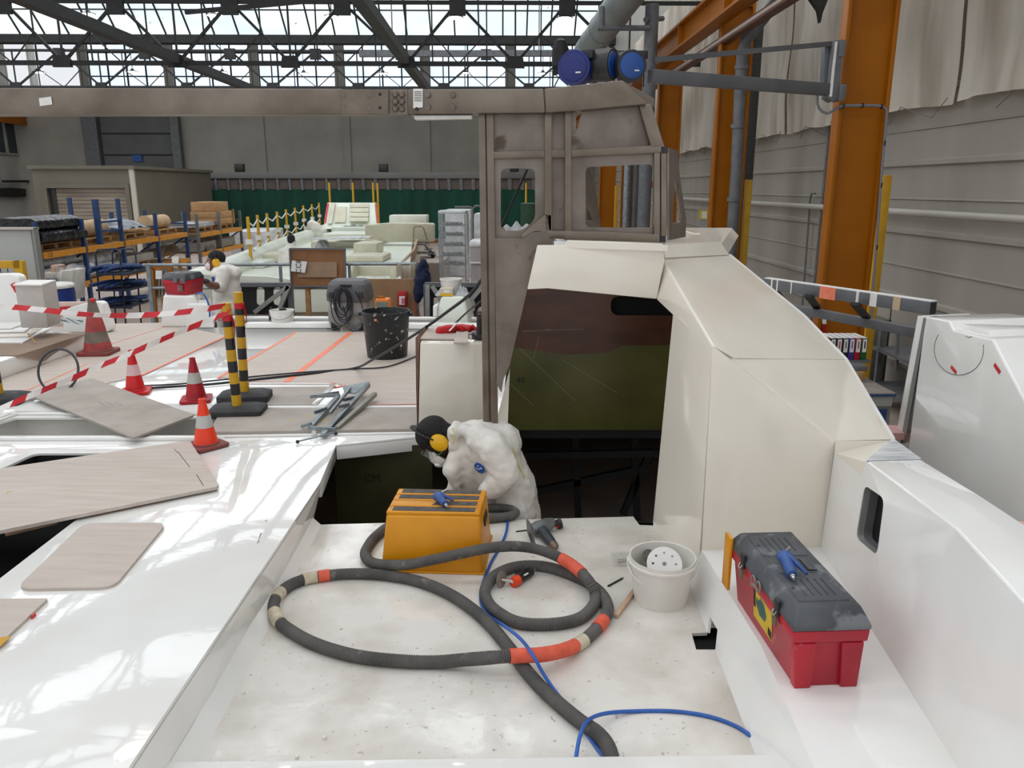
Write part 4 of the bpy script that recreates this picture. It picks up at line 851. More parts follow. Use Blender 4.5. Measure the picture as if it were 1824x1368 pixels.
# ---- blow guns
def blow_gun(nose,grip,lever,z,lab,tip_dir,s=1.3):
    A=PZ(*nose,z+.023);B=PZ(*grip,z+.017);Lv=PZ(*lever,z+.016); t=thing('air_blow_gun',lab,'blow gun',(A.x,A.y,z))
    d=(B-A).normalized(); BG=mat('blue gun plastic',(52,88,150),(40,72,130),rough=.5,scale=30)
    mb=MB(); mb.tube([A-d*.012,A,A+d*.02,B-d*.008,B],[q*s for q in (.011,.0165,.0145,.0125,.0115)],14); mb.ball(A,(.02*s,.02*s,.016*s)); mb.build('gun_body',BG,t)
    e=(Lv-A).normalized(); MB().tube(spl([A-d*.004+V((0,0,.008)),A+e*.03+V((0,0,.012)),Lv],10),[.009]*3+[.008]*4+[.006]*3,10).build('trigger_lever',BG,t)
    MB().lathe([(.0085,0),(.0085,.008),(.006,.009),(.006,.018),(.0045,.02),(.0045,.026)],B,14,M=d.to_track_quat('Z','Y').to_matrix()).build('air_inlet',CHROME,t)
    T=V(tip_dir); MB().tube(spl([A,A-d*.01+T*.4,A+T],10),.0032,8).build('steel_nozzle',CHROME,t)
    return t
blow_gun((781,884),(793,898),(807,892),zt+.012,'blue air blow gun lying on the yellow step stool',(.03,.05,.012))
# ---- red toolbox on the ledge
TL=V((-.088,.996,0)).normalized(); TW=V((TL.y,-TL.x,0)); TO=V((.765,2.045,ZL))
tb=lambda x,y,z: TO+TW*x+TL*y+V((0,0,z))
TBX=thing('toolbox','large red toolbox with dusty grey black lid on the white ledge, blow gun on top','toolbox',tb(.09,.25,0))
REDB=mat('dusty red plastic',(186,22,44),(150,18,36),rough=.4,scale=4,detail=8,c3=(188,110,112),s3=18,t3=.66)
LIDM=mat('dusty black lid',(84,86,90),(44,46,50),rough=.55,scale=5,detail=8,lo=.3,hi=.7,c3=(108,110,113),s3=9,t3=.55)
def tring(x0,x1,y0_,y1_,z): return [tb(x0,y0_,z),tb(x1,y0_,z),tb(x1,y1_,z),tb(x0,y1_,z)]
mb=MB(); mb.loft([tring(.0,.178,.0,.5,.0),tring(-.012,.192,-.006,.53,.15),tring(-.022,.2,-.014,.545,.152),tring(-.024,.203,-.016,.55,.19)]); mb.build('body',REDB,TBX,bevel=.006)
for xa,xb in ((-.004,.045),(.135,.186)): MB().loft([[tb(xa,-.012,0),tb(xb,-.012,0),tb(xb,.02,0),tb(xa,.02,0)],[tb(xa-.012,-.016,.15),tb(xb+.004,-.016,.15),tb(xb+.004,.02,.15),tb(xa-.012,.02,.15)]]).build('corner_foot',REDB,TBX,bevel=.004)
mb=MB(); mb.loft([tring(-.026,.206,-.018,.553,.19),tring(-.026,.206,-.018,.553,.205),tring(.0,.186,.018,.525,.248),tring(.005,.18,.024,.52,.25)]); mb.build('lid',LIDM,TBX,bevel=.006)
for ya,yb in ((.045,.2),(.335,.49)):
    p=MB().loft([tring(.012,.165,ya,yb,.249),tring(.014,.163,ya+.002,yb-.002,.2535)]).build('lid_compartment',LIDM,TBX)
    mb=MB(); 
    for k in range(5): mb.loft([tring(.045+k*.022,.05+k*.022,ya+.03,yb-.025,.2534),tring(.046+k*.022,.049+k*.022,ya+.032,yb-.027,.2575)])
    mb.build('ribs',LIDM,p); MB().loft([tring(.02,.03,(ya+yb)/2-.006,(ya+yb)/2+.006,.2535),tring(.02,.03,(ya+yb)/2-.006,(ya+yb)/2+.006,.254)]).build('compartment_catch',BLK,p)
MB().loft([tring(.02,.158,.222,.318,.2495),tring(.02,.158,.222,.318,.2515)]).build('handle_plate',LIDM,TBX,bevel=.001)
MB().loft([tring(.095,.15,.228,.312,.2515),tring(.095,.15,.228,.312,.2525)]).build('handle_recess',BLK,TBX); MB().loft([tring(.122,.146,.232,.308,.2525),tring(.122,.146,.232,.308,.256)]).build('carry_handle',LIDM,TBX,bevel=.002)
for ya in (.1,.4):
    l=MB().box(tb(-.029,ya,.205),(.012,.03,.05),rot=(0,0,math.atan2(TW.y,TW.x))).build('lid_latch',BLK,TBX,bevel=.003)
    MB().box(tb(-.033,ya,.16),(.006,.024,.035),rot=(0,0,math.atan2(TW.y,TW.x))).build('padlock',mat('dull brass',(132,122,96),(110,100,80),rough=.5,metal=.6),l,bevel=.002); MB().tube(spl([tb(-.03,ya-.01,.2),tb(-.04,ya-.008,.183),tb(-.04,ya+.008,.183),tb(-.03,ya+.01,.2)],10),.0025,6).build('shackle',CHROME,l)
mb=MB()
for k,yy in enumerate((.24,.28)): mb.tube([tb(-.034-.002*k,yy+.016*math.cos(a),.195+.016*math.sin(a)) for a in [2*PI*j/14 for j in range(14)]],.003,6,closed=True)
mb.tube(spl([tb(-.035,.24,.18),tb(-.04,.262,.19),tb(-.035,.3,.17)],10),.004,6); mb.build('wire_loops',mat('dusty wire',(128,120,112),rough=.6),TBX)
sk=MB().prism([tb(-.0035,.17,.04),tb(-.0125,.17,.145),tb(-.0125,.33,.145),tb(-.0035,.33,.04)],TW*-.0012).build('sticker',mat('yellow sticker',(214,180,34),(196,160,26),rough=.5,scale=12),TBX); sk['label']='yellow sticker with green drawing'
def stk(pts,m_,nm): MB().prism([tb(-.0035-.009*(z-.04)/.105-.0012,y,z) for y,z in pts],TW*-.0008).build(nm,m_,sk)
TEAL=mat('teal print',(40,104,96),(26,70,66),rough=.5,scale=40)
stk([(.23,.075),(.215,.1),(.235,.132),(.265,.138),(.285,.12),(.3,.125),(.305,.1),(.275,.072)],TEAL,'printed_blob'); stk([(.174,.044),(.174,.072),(.2,.076),(.203,.05)],INK,'printed_patch'); stk([(.31,.08),(.31,.143),(.328,.143),(.328,.08)],INK,'printed_patch')
MB().box(tb(-.03,.545,.13),(.012,.06,.2),rot=(0,0,math.atan2(TW.y,TW.x))).build('end_clip',YST,TBX,bevel=.003)
blow_gun((1398,992),(1411,1024),(1437,1022),ZL+.254,'blue air blow gun lying across the toolbox lid',(.03,.05,.012))
# ---- white bucket with sanding discs
bk=thing('bucket','white plastic bucket holding punched sanding discs beside the ledge','bucket',(.5,2.84,0))
BW=mat('translucent white plastic',(226,222,214),(214,209,200),rough=.4,scale=5,c3=(190,184,174),s3=14,t3=.7)
c=V((.5,2.84,0))
MB().lathe([(.001,.004),(.1,.004),(.103,.008),(.125,.19),(.13,.192),(.13,.176),(.135,.174),(.135,.166),(.128,.164),(.104,.0),(.001,.0)],c,40).build('bucket_shell',BW,bk)
hd=[]
for k in range(15):
    a=PI*k/14; hd.append(c+V((-.138*math.cos(a),-.1*math.sin(a)-.0,.165-.075*math.sin(a))))
MB().tube(hd,[.0035]*15,8).build('handle',WHITEP,bk); MB().box(c+V((-.133,0,.165)),(.014,.03,.03)).build('handle_lug',BW,bk,bevel=.004); MB().box(c+V((.133,0,.165)),(.014,.03,.03)).build('handle_lug',BW,bk,bevel=.004)
def disc(ctr,nrm,r,lab,m_):
    M=V(nrm).to_track_quat('Z','Y').to_matrix(); P=lambda x,y: V(ctr)+M@V((x,y,0)); circ=lambda cx,cy,rr,nn: [P(cx+rr*math.cos(2*PI*k/nn),cy+rr*math.sin(2*PI*k/nn)) for k in range(nn)]
    hs=[circ(0,0,.009,10)]+[circ(.045*math.cos(2*PI*k/8),.045*math.sin(2*PI*k/8),.005,8) for k in range(8)]
    o=MB().plate(circ(0,0,r,36),hs,M@V((0,0,.0015))).build('sanding_disc',m_); return tag(o,lab,'sanding disc')
disc(c+V((.012,.02,.145)),(-.05,-.75,.7),.07,'punched white sanding disc standing in the white bucket',PAPER)
disc(c+V((-.035,.05,.12)),(.75,-.5,.5),.068,'darker sanding disc behind the white one in the bucket',mat('grey abrasive',(120,114,108),(100,96,90),rough=.9,scale=60))
o=MB().lathe([(.001,0),(.098,0),(.1,.06),(.001,.075)],c+V((0,0,.006)),20).build('used_discs',mat('dusty discs',(190,180,168),(160,150,138),rough=.9,scale=20)); tag(o,'heap of used discs at the bottom of the white bucket','sanding discs',kind='stuff')
# ---- stick, drill bit, bag
a,b=PZ(1097,1098,.009),PZ(1132,1050,.009); o=MB().bar(a,b,.018,.018).build('wooden_stick',mat('raw wood',(196,166,140),(180,148,122),rough=.7,scale=20),bevel=.002); tag(o,'short square wooden stick leaning under the white bucket','stick')
o=MB().tube([PZ(1083,1044,.004),PZ(1107,1031,.004),PZ(1110,1029,.004)],[.004,.004,.002],8).build('jigsaw_blade_pencil',DKST); o.name='marker_stub'; tag(o,'small dark rod lying on the floor between hose and bucket','rod')
random.seed(5)
o=MB().thick(lambda i,j: PZ(1088+38*i+6*j,983+24*j-3*i,.004+.012*abs(math.sin(i*7+j*5))*(.3+.7*j)),14,10,.0006).build('plastic_bag',mat('clear thin bag',(214,214,210),rough=.15,alpha=.35)); tag(o,'clear plastic bag with printing lying beside the white bucket','bag')
for k in range(3): pr=MB().bar(PZ(1100,1003-3*k,.012),PZ(1120,1001-3*k,.014),.002,.001).build('bag_print',INK,o)
# ---- jigsaw
jg=thing('jigsaw','grey and black cordless jigsaw lying on its side beyond the coiled hose','jigsaw',PZ(962,955,0))
TG=mat('tool grey metal',(120,122,122),(96,98,98),rough=.45,metal=.4,scale=14); TB=mat('tool dark blue grey',(52,60,66),(40,46,52),rough=.5,scale=16)
mb=MB(); mb.tube([PZ(947,944,.036),PZ(958,940,.04),PZ(975,934,.04),PZ(984,931,.036)],[.026,.033,.032,.024],14); mb.build('gear_housing',TG,jg)
mb=MB(); mb.tube([PZ(964,944,.032),PZ(970,951,.032),PZ(980,964,.028),PZ(985,970,.024)],[.026,.027,.024,.021],16); mb.build('motor_body',TB,jg); MB().tube([PZ(985,970,.024),PZ(988,974,.023),PZ(990,977,.022)],[.021,.02,.008],14).build('end_cap',mat('worn metal',(120,104,88),rough=.5,metal=.7),jg)
sh=[PZ(*p) for p in ((937,925,.075),(943,933,.075),(946,948,.05),(952,972,.0),(946,968,.0),(939,948,.045))]
MB().plate(sh,[[sh[2].lerp(sh[3],.2).lerp(sh[5],.25),sh[2].lerp(sh[3],.65).lerp(sh[4],.25),sh[2].lerp(sh[3],.65).lerp(sh[4],.6),sh[2].lerp(sh[3],.2).lerp(sh[5],.6)]],(.006,.01,0)).build('shoe_plate',TG,jg)
MB().bar(PZ(919,947,.03),PZ(944,944,.034),.0015,.007).build('blade',DKST,jg)
MB().tube([PZ(980,933,.04),PZ(990,932,.036),PZ(995,932,.034)],[.018,.014,.014],12).build('neck',BLK,jg); MB().lathe([(.012,-.016),(.022,-.014),(.024,0),(.022,.014),(.012,.016)],PZ(996,933,.024),16,M=Matrix.Rotation(R(70),3,'Y')).build('battery_knob',BLK,jg); MB().box(PZ(992,938,.024),(.012,.012,.012)).build('red_switch',RED,jg)
# ---- die grinder
gr=thing('air_die_grinder','orange taped air grinder with cutting disc lying inside the coiled hose','grinder',PZ(919,1040,0))
a,b=PZ(917,1036,.022),PZ(946,1019,.02); d=(b-a).normalized()
MB().tube([a,a+d*.02,b],[.02,.018,.017],16).build('grip_body',BLK,gr); MB().tube([a-d*.012,a+d*.02],[.021,.0235],14).build('orange_tape',mat('bright orange tape',(232,72,24),(214,60,20),rough=.4,scale=20),gr); MB().tube([b,b+d*.012,b+d*.028],[.012,.008,.007],12).build('air_inlet',CHROME,gr)
MB().bar(a+d*.025+V((-.012,.0,.022)),b+V((-.012,0,.02)),.008,.004).build('throttle_lever',BLK,gr); MB().bar(a.lerp(b,.5)+V((.002,-.012,.012)),a.lerp(b,.75)+V((.002,-.012,.012)),.01,.006).build('white_label',PAPER,gr)
e=(PZ(893,1032,.034)-a).normalized(); p=PZ(893,1032,.036); MB().tube([a,a+e*.02,p],[.012,.008,.006],10).build('spindle',CHROME,gr)
M=V((.85,-.5,.1)).to_track_quat('Z','Y').to_matrix(); MB().lathe([(.004,-.001),(.036,-.0012),(.036,.0012),(.004,.001)],p,32,M).build('cutting_disc',mat('grey cutting disc',(132,124,116),(112,106,100),rough=.7,scale=40),gr); MB().lathe([(.002,-.004),(.01,-.004),(.01,.004),(.002,.004)],p,14,M).build('disc_nut',CHROME,gr)
# ================================================================ PEOPLE
SKIN=mat('dark skin',(52,34,27),(44,28,23),rough=.45,scale=20); SKIN2=mat('brown skin',(126,84,62),(112,72,54),rough=.5,scale=20)
SUIT=mat('white disposable coverall',(228,224,216),(216,212,204),rough=.75,scale=5,bump=.35,bscale=14)
HAIR=mat('black hair',(18,16,16),(26,23,22),rough=.8,scale=60,bump=.6,bscale=90); GLOVE=mat('dark glove',(46,48,48),(36,38,38),rough=.6,scale=20)
MUFF=mat('yellow ear muff',(232,178,20),(222,166,14),rough=.35,scale=10); GRNE=mat('green elastic',(60,150,70),rough=.6)
LENS=mat('clear safety lens',(200,206,210),rough=.08,trans=.6,alpha=.45)
def hand(W,d,pn,m,parent,side=1,s=1.,curl=.5,vox=.0035):
    """wrist W, pointing d, palm facing pn; thumb on `side` of the palm; five bent fingers of unequal length"""
    d=V(d).normalized(); pn=V(pn); pn=(pn-d*pn.dot(d)).normalized(); x=d.cross(pn)*side; mb=MB()
    P=lambda a,b,c: V(W)+x*(a*s)+d*(b*s)+pn*(c*s)
    limb(mb,[P(0,-.03,0),P(0,.01,0)],[.026*s,.025*s],10)
    for a0,a1 in ((-.028,-.032),(-.009,-.011),(.01,.011),(.028,.03)): limb(mb,[P(a0*.7,.008,0),P(a1,.085,.0)],[.014*s,.0125*s],10)
    for k,(a,l) in enumerate(((-.032,.055),(-.011,.072),(.011,.078),(.031,.068))):
        a1=curl*(.5+.12*k); p0=P(a,.088,0); q1=p0+(d*math.cos(a1)+pn*math.sin(a1))*l*.45*s; a2=a1+curl*.9; q2=q1+(d*math.cos(a2)+pn*math.sin(a2))*l*.32*s; a3=a2+curl*.6; q3=q2+(d*math.cos(a3)+pn*math.sin(a3))*l*.25*s
        limb(mb,[p0,q1,q2,q3],[.0098*s,.009*s,.0082*s,.0068*s],10)
    t0=P(.03,.025,.006); t1=P(.056,.055,.018); t2=P(.06,.085,.026); t3=P(.058,.105,.032); limb(mb,[t0,t1,t2,t3],[.015*s,.012*s,.0105*s,.008*s],10)
    return remesh(mb,'hand',m,parent,vox,3)
def head(ctr,U,Fd,skin,parent,s=1.,vox=.006,hair=True):
    """head with face features; U towards the crown, Fd where the face looks"""
    U=V(U).normalized(); Fd=V(Fd); Fd=(Fd-U*Fd.dot(U)).normalized(); S=Fd.cross(U); M=Matrix((S,Fd,U)).transposed(); P=lambda x,y,z: V(ctr)+M@V((x*s,y*s,z*s)); mb=MB()
    mb.ball(P(0,-.008,.03),(.075*s,.096*s,.09*s),M,20,14); mb.ball(P(0,.02,-.035),(.058*s,.07*s,.075*s),M,18,12); mb.ball(P(0,.055,-.088),(.026*s,.026*s,.022*s),M,12,8)
    mb.tube([P(0,.085,.01),P(0,.106,-.028)],[.009*s,.014*s],10); mb.ball(P(0,.104,-.03),(.018*s,.013*s,.011*s),M,12,8); mb.ball(P(0,.078,.022),(.055*s,.016*s,.012*s),M,14,8)
    mb.ball(P(0,.082,-.058),(.026*s,.013*s,.006*s),M,12,8); mb.ball(P(0,.08,-.07),(.023*s,.013*s,.006*s),M,12,8)
    for k in (-1,1): mb.ball(P(.077*k,-.004,-.012),(.009*s,.019*s,.032*s),M,12,8)
    h=remesh(mb,'head',skin,parent,vox*s,2)
    for k in (-1,1):
        e=MB().ball(P(.031*k,.073,.004),(.0125*s,.0115*s,.0095*s),M,12,8).build('eye',WHITEP,h); MB().ball(P(.031*k,.0815,.004),(.0058*s,.004*s,.0058*s),M,10,6).build('iris',BLK,h)
    if hair:
        mb=MB(); mb.ball(P(0,-.014,.045),(.081*s,.098*s,.085*s),M,20,14); mb.ball(P(0,-.055,-.005),(.066*s,.05*s,.06*s),M,16,10); remesh(mb,'hair',HAIR,h,.008*s,2)
    return h,P,M
def muffs(P,M,h,s=1.,band=(0,.02)):
    for k in (-1,1):
        MB().lathe([(.02*s,0),(.04*s,.002*s),(.043*s,.012*s),(.04*s,.026*s),(.028*s,.036*s),(.005*s,.038*s)],P(.078*k,-.006,-.004),22,M@Matrix.Rotation(R(90*k),3,'Y')@Matrix.Scale(1.18,3,V((1,0,0)))).build('ear_cup',MUFF,h)
        MB().lathe([(.03*s,-.012*s),(.042*s,-.01*s),(.04*s,.004*s)],P(.078*k,-.006,-.004),20,M@Matrix.Rotation(R(90*k),3,'Y')@Matrix.Scale(1.15,3,V((1,0,0)))).build('cushion',BLK,h)
    arc=[P(.098*math.cos(a),-.006+band[0]+.022*math.sin(a),.03+.112*math.sin(a)) for a in [PI*k/16 for k in range(17)]]; mb=MB()
    arc=[P(.112,-.006,0)]+arc+[P(-.112,-.006,0)]
    for a,b in zip(arc[1:-1],arc[2:-1]): mb.bar(a,b,.034*s,.008*s,up=M@V((0,1,0)))
    mb.build('headband',BLK,h,smooth=False)
    MB().tube(arc[:5],.0025*s,6).build('band_wire',CHROME,h); MB().tube(arc[-5:],.0025*s,6).build('band_wire',CHROME,h)
# ---- worker bending in the hatch
W=thing('person','person in white coverall with yellow ear muffs bending over in the open hatch','person',V((.02,3.88,FZ)))
YP=3.88
w=lambda x,y,dy=0.: PY(x,y,YP+dy)
hip=w(915,905); 
mb=MB()
limb(mb,[w(916,930),w(905,870),w(878,812),w(850,784)],[.15,.15,.148,.115],18)
for dy,x in ((-.12,0),(.13,-6)):
    limb(mb,[w(905,862,dy*.4),w(872,802,dy*.75),w(858,782,dy)],[.1,.11,.075],16)
mb.ball(w(882,789),(.14,.2,.115)); mb.ball(w(917,890),(.12,.165,.13))
limb(mb,[w(858,782,-.13),w(880,800,-.18),w(903,842,-.21),w(880,868,-.2),w(866,878,-.19)],[.08,.082,.068,.058,.046],16)
limb(mb,[w(852,785,.14),w(835,825,.2),w(815,870,.17),w(800,890,.12)],[.08,.07,.06,.045],14)
limb(mb,[w(835,778),w(812,786)],[.085,.07],16); limb(mb,[w(828,768,-.1),w(818,765,0),w(828,768,.1)],[.035,.04,.035],12)
for dy in (-.085,.095):
    limb(mb,[w(918,915,dy),V((w(918,900).x-.02,YP+dy*1.05,-.52)),V((w(918,900).x+.03,YP+dy*1.1,-.87))],[.108,.082,.066],14)
limb(mb,[w(838,800,-.02),w(838,838,0),w(846,872,.02)],[.1,.1,.085],14); limb(mb,[w(812,757,-.09),w(806,770,-.11),w(806,790,-.1),w(812,806,-.06)],[.026,.028,.028,.024],10)
limb(mb,[w(815,805,-.06),w(803,838,-.1),w(812,868,-.1)],[.05,.045,.02],10)
suit=remesh(mb,'coverall',SUIT,W,.012,7,.022,.08)
for dy in (-.09,.1):
    x=w(918,900).x+.03; b=MB(); b.box((x-.04,YP+dy,FZ+.05),(.26,.1,.1),top=(.8,.8)); b.build('boot',RUB,W,bevel=.02,seg=3)
skull=w(780,783); U=V((-.84,-.05,.54)); Fd=V((-.54,-.16,-.84))
mb=MB(); limb(mb,[w(826,780),w(798,783)],[.062,.058],14); 
hd_,P,M=head(skull,U,Fd,SKIN,W,1.0)
remesh(mb,'neck',SKIN,W,.01,3)
muffs(P,M,hd_)
# respirator, goggles, elastic
mb=MB(); mb.lathe([(.066,0),(.065,.014),(.056,.038),(.036,.056),(.008,.063)],P(0,.06,-.058),22,M@Matrix.Rotation(R(-90),3,'X')); rs=mb.build('respirator',WHITEP,W); MB().lathe([(.018,0),(.018,.012),(.013,.015)],P(-.036,.104,-.066),14,M@Matrix.Rotation(R(-110),3,'X')@Matrix.Rotation(R(-25),3,'Y')).build('exhale_valve',WHITE,rs)
MB().tube(spl([P(-.05,.07,-.075),P(-.08,.03,-.085),P(-.075,-.03,-.06),P(-.04,-.09,.0)],16),.0035,6).build('elastic_strap',GRNE,rs); MB().tube(spl([P(-.05,.075,-.03),P(-.085,.03,-.04),P(-.083,-.04,-.02)],12),.003,6).build('elastic_strap',GRNE,rs)
gl=thing('x','x','x') if False else None
mb=MB(); mb.grid(lambda i,j: P(.078*math.sin(PI*(i-.5)*.95),.035+.075*math.cos(PI*(i-.5)*.8),-.022+.055*j),16,4); g=mb.build('safety_glasses',LENS,W); MB().tube([P(.078*math.sin(PI*(i/16-.5)*.95),.037+.075*math.cos(PI*(i/16-.5)*.8),.034) for i in range(17)],.0025,6).build('brow_bar',BLK,g)
for k in (-1,1): MB().bar(P(.077*k,.045,.025),P(.08*k,-.03,.02),.003,.008).build('temple_arm',BLK,g)
hand(w(861,882,-.19),(-.35,.12,-.9),(-.9,0,.3),SKIN,W,side=1,s=.95,curl=.7); hand(w(797,893,.12),(-.5,-.1,-.85),(.2,-.9,-.2),SKIN,W,side=-1,s=.95,curl=.7)
p,n=hit(suit,855,833)
if p:
    M8=frame(p+n*.004,n.cross(V((0,0,1)))*-1,V((0,0,1)).cross(n).cross(n)*-1); x8=V(M8.col[0][:3]); y8=V(M8.col[1][:3])
    o=MB().prism([p+n*.001+(x8*math.cos(R(22.5+45*k))+y8*math.sin(R(22.5+45*k)))*.033 for k in range(8)],n*.006).build('chest_emblem',mat('emblem blue',(34,84,168),rough=.5),W)
    text('Tyvek',.02,frame(p+n*.0078,x8*.9+y8*.35,y8),PAPER,'emblem_text',o); MB().bar(p+n*.008+y8*.014-x8*.01,p+n*.008+y8*.018+x8*.004,.004,.0008,up=n).build('emblem_mark',PAPER,o)
for pts in (((806,762),(810,775),(806,790)),((912,795),(925,830),(934,850))):
    q_=[hit(suit,*c)[0] for c in pts]
    if all(q_): MB().tube([a+V((0,-.004,0)) for a in q_],.004,6).build('yellow_seam',mat('pale yellow seam',(214,206,130),rough=.7),suit)
# ---- person at the second toolbox
def at(Y): return lambda x,y,dy=0.: PY(x,y,Y+dy)
Q2=thing('person','person with yellow ear muffs and dust mask resting a gloved hand on the red toolbox','person',V((PY(400,520,9.).x,9.,FZ)))
w=at(9.)
mb=MB(); zf=FZ
limb(mb,[w(404,552),w(404,520),w(402,492)],[.165,.16,.15],18); mb.ball(w(403,487),(.17,.22,.1)); limb(mb,[w(398,482),w(392,474)],[.08,.07],14)
limb(mb,[w(399,484,-.19),w(396,500,-.23),w(394,511,-.25),PY(386,511,8.7)],[.08,.075,.07,.06],14); limb(mb,[w(407,484,.19),w(409,510,.22),w(400,528,.2)],[.08,.07,.06],14)
for dy in (-.1,.1): limb(mb,[w(404,552,dy),V((w(404,550).x,9+dy,-.45)),V((w(404,550).x+.02,9+dy,FZ+.1))],[.125,.095,.075],14)
s2=remesh(mb,'coverall',SUIT,Q2,.02,6,.03,.1)
for dy in (-.1,.1): MB().box((w(404,550).x-.05,9+dy,FZ+.05),(.28,.1,.1),top=(.8,.8)).build('boot',RUB,Q2,bevel=.02)
h2,P,M=head(w(384,466)+V((.0,0,.0)),(.05,0,1),(-.9,-.35,-.25),SKIN2,Q2,1.02,.008); mb=MB(); limb(mb,[w(392,478),w(387,470)],[.06,.058],12); remesh(mb,'neck',SKIN2,Q2,.012,2); muffs(P,M,h2)
MB().lathe([(.056,0),(.055,.012),(.047,.032),(.03,.048),(.008,.054)],P(0,.062,-.055),20,M@Matrix.Rotation(R(-90),3,'X')).build('respirator',mat('pinkish dust mask',(226,206,204),rough=.6),Q2)
mb=MB(); limb(mb,[w(391,511,-.22),PY(374,507,8.5),PY(365,501,8.33)],[.05,.042,.032],12); remesh(mb,'forearm',SKIN2,Q2,.01,3)
hand(PY(363,500,8.31),(-.9,-.3,.2),(-.2,0,-1),GLOVE,Q2,side=1,s=1.05,curl=.35,vox=.005); hand(w(398,532,.2),(-.3,0,-1),(-1,0,0),GLOVE,Q2,side=1,s=1.,curl=.6,vox=.006)
MB().box(w(390,497,-.21)+V((-.05,-.04,0)),(.012,.05,.06)).build('chest_emblem',MATS['emblem blue'] if 'emblem blue' in MATS else BLUE,Q2)
# ---- two distant workers on the far moulding
def far(Y,base,hip_,sh,hd,fd,arms,lab,bent):
    w=at(Y); t=thing('person',lab,'person',base); mb=MB(); limb(mb,[w(*hip_),w(*((hip_[0]+sh[0])/2,(hip_[1]+sh[1])/2)),w(*sh)],[.17,.165,.14],14); mb.ball(w(*sh),(.21,.15,.1))
    for k,(el,ha) in zip((-1,1),arms): limb(mb,[w(*sh)+V((.18*k,0,-.02)),w(*el),w(*ha)],[.075,.065,.05],12)
    for k in (-1,1):
        a=w(*hip_)+V((.1*k,0,-.05)); kn=a.lerp(base,.5)+(V((0,-.18,.05)) if bent else V((0,0,0))); limb(mb,[a,kn,V((base.x+.1*k,base.y,base.z+.06))],[.12,.09,.07],12)
    limb(mb,[w(*sh),w(*hd)+V((0,0,-.06))],[.09,.09],12)
    remesh(mb,'coverall',SUIT,t,.03,5,.03,.12)
    for k in (-1,1): MB().box((base.x+.1*k,base.y,base.z+.04),(.1,.26,.08),top=(.8,.8)).build('boot',RUB,t,bevel=.02)
    h_,P,M=head(w(*hd),(0,0,1) if not bent else (0,-.8,.6),fd,SKIN,t,1.,.012)
    for (el,ha) in arms: hand(w(*ha)+V((0,-.02,-.02)),(0,-.3,-1),(0,-1,0),GLOVE,t,1,1.,.5,.008)
    return t,P,M,h_
w=at(16.5); b=w(520,506); t,P,M,h_=far(16.5,V((b.x,16.5,.002)),(516,470),(517,447),(519,428),(0,1,0),(((500,470),(505,490)),((533,460),(531,470))),'person seen from behind in white coverall standing on the far white moulding',False)
t,P,M,h_=far(25.,V((PY(556,414,25).x+.2,25.2,.0)),(566,410),(556,399),(547,400),(0,-.6,-.8),(((545,408),(549,413)),((566,405),(561,414))),'person crouching in white coverall at the far end of the white moulding',True)
# ================================================================ LEFT AND MIDDLE DECK
def sheet(name,lab,cat,pts,z,th,m,r=0,group=None):
    q_=[PZ(x,y,z) for x,y in pts]
    if r: q_=rpoly(q_,r,5)
    return tag(MB().prism(q_,(0,0,th)).build(name,m),lab,cat,group)
SH=ZD+.002
sheet('protective_sheet','pale plywood-look protective sheet covering the deck at left, under the dirty cone','deck sheet',[(60,652),(162,614),(171,578),(290,575),(402,598),(246,671),(60,712),(-40,738),(-140,752),(-180,735)],SH,.003,PLY)
sheet('protective_sheet','pale protective deck sheet in the middle under the black bin','deck sheet',[(527,592),(862,592),(742,690),(742,722),(598,722),(619,688),(590,682),(445,680),(389,672)],SH,.003,PLY)
sheet('hatch_lid','grey dusty hatch lid framed in white beside the two striped posts','hatch lid',[(428,690),(588,689),(558,722),(402,722)],SH,.004,PLY2)
o=sheet('cover_board','long plywood cover board with yellow lettering in front of the striped posts','board',[(396,733),(742,731),(742,768),(372,774)],SH,.016,PLY2)
YLT=mat('yellow stencil paint',(204,176,92),(190,160,84),rough=.7,scale=30)
for s_,sz,x,y in (('T',.06,516,748),('IS',.05,548,741),('TUCH',.06,580,749)):
    text(s_,sz,frame(PZ(x,y,SH+.0166),(1,0,0),(0,1,0)),YLT,'yellow_letters',o,.0003)
def tape(lab,pts,wd,m=ORTAPE):
    t=MB()
    for a,b in zip(pts,pts[1:]):
        a=PZ(*a,SH+.0042);b=PZ(*b,SH+.0042); t.bar(a,b,wd,.0006)
    return tag(t.build('floor_tape',m),lab,'tape')
tape('orange tape line along the left edge of the middle deck sheet',[(527,592),(389,673)],.03); tape('broad orange tape line across the middle of the deck sheet',[(625,592),(505,684)],.05)
tape('orange tape along the near edge of the middle deck sheet',[(445,681),(590,682),(596,690),(612,686)],.025); tape('red tape line running to the white locker box',[(608,722),(742,720)],.012,REDT)
tape('orange tape line along the right edge of the left deck sheet',[(402,599),(246,671)],.022); tape('red tape line at the foot of the raised side block',[(-20,722),(60,690),(155,648)],.012); tape('orange tape crossing the far end of the left sheet',[(190,615),(300,580)],.01)
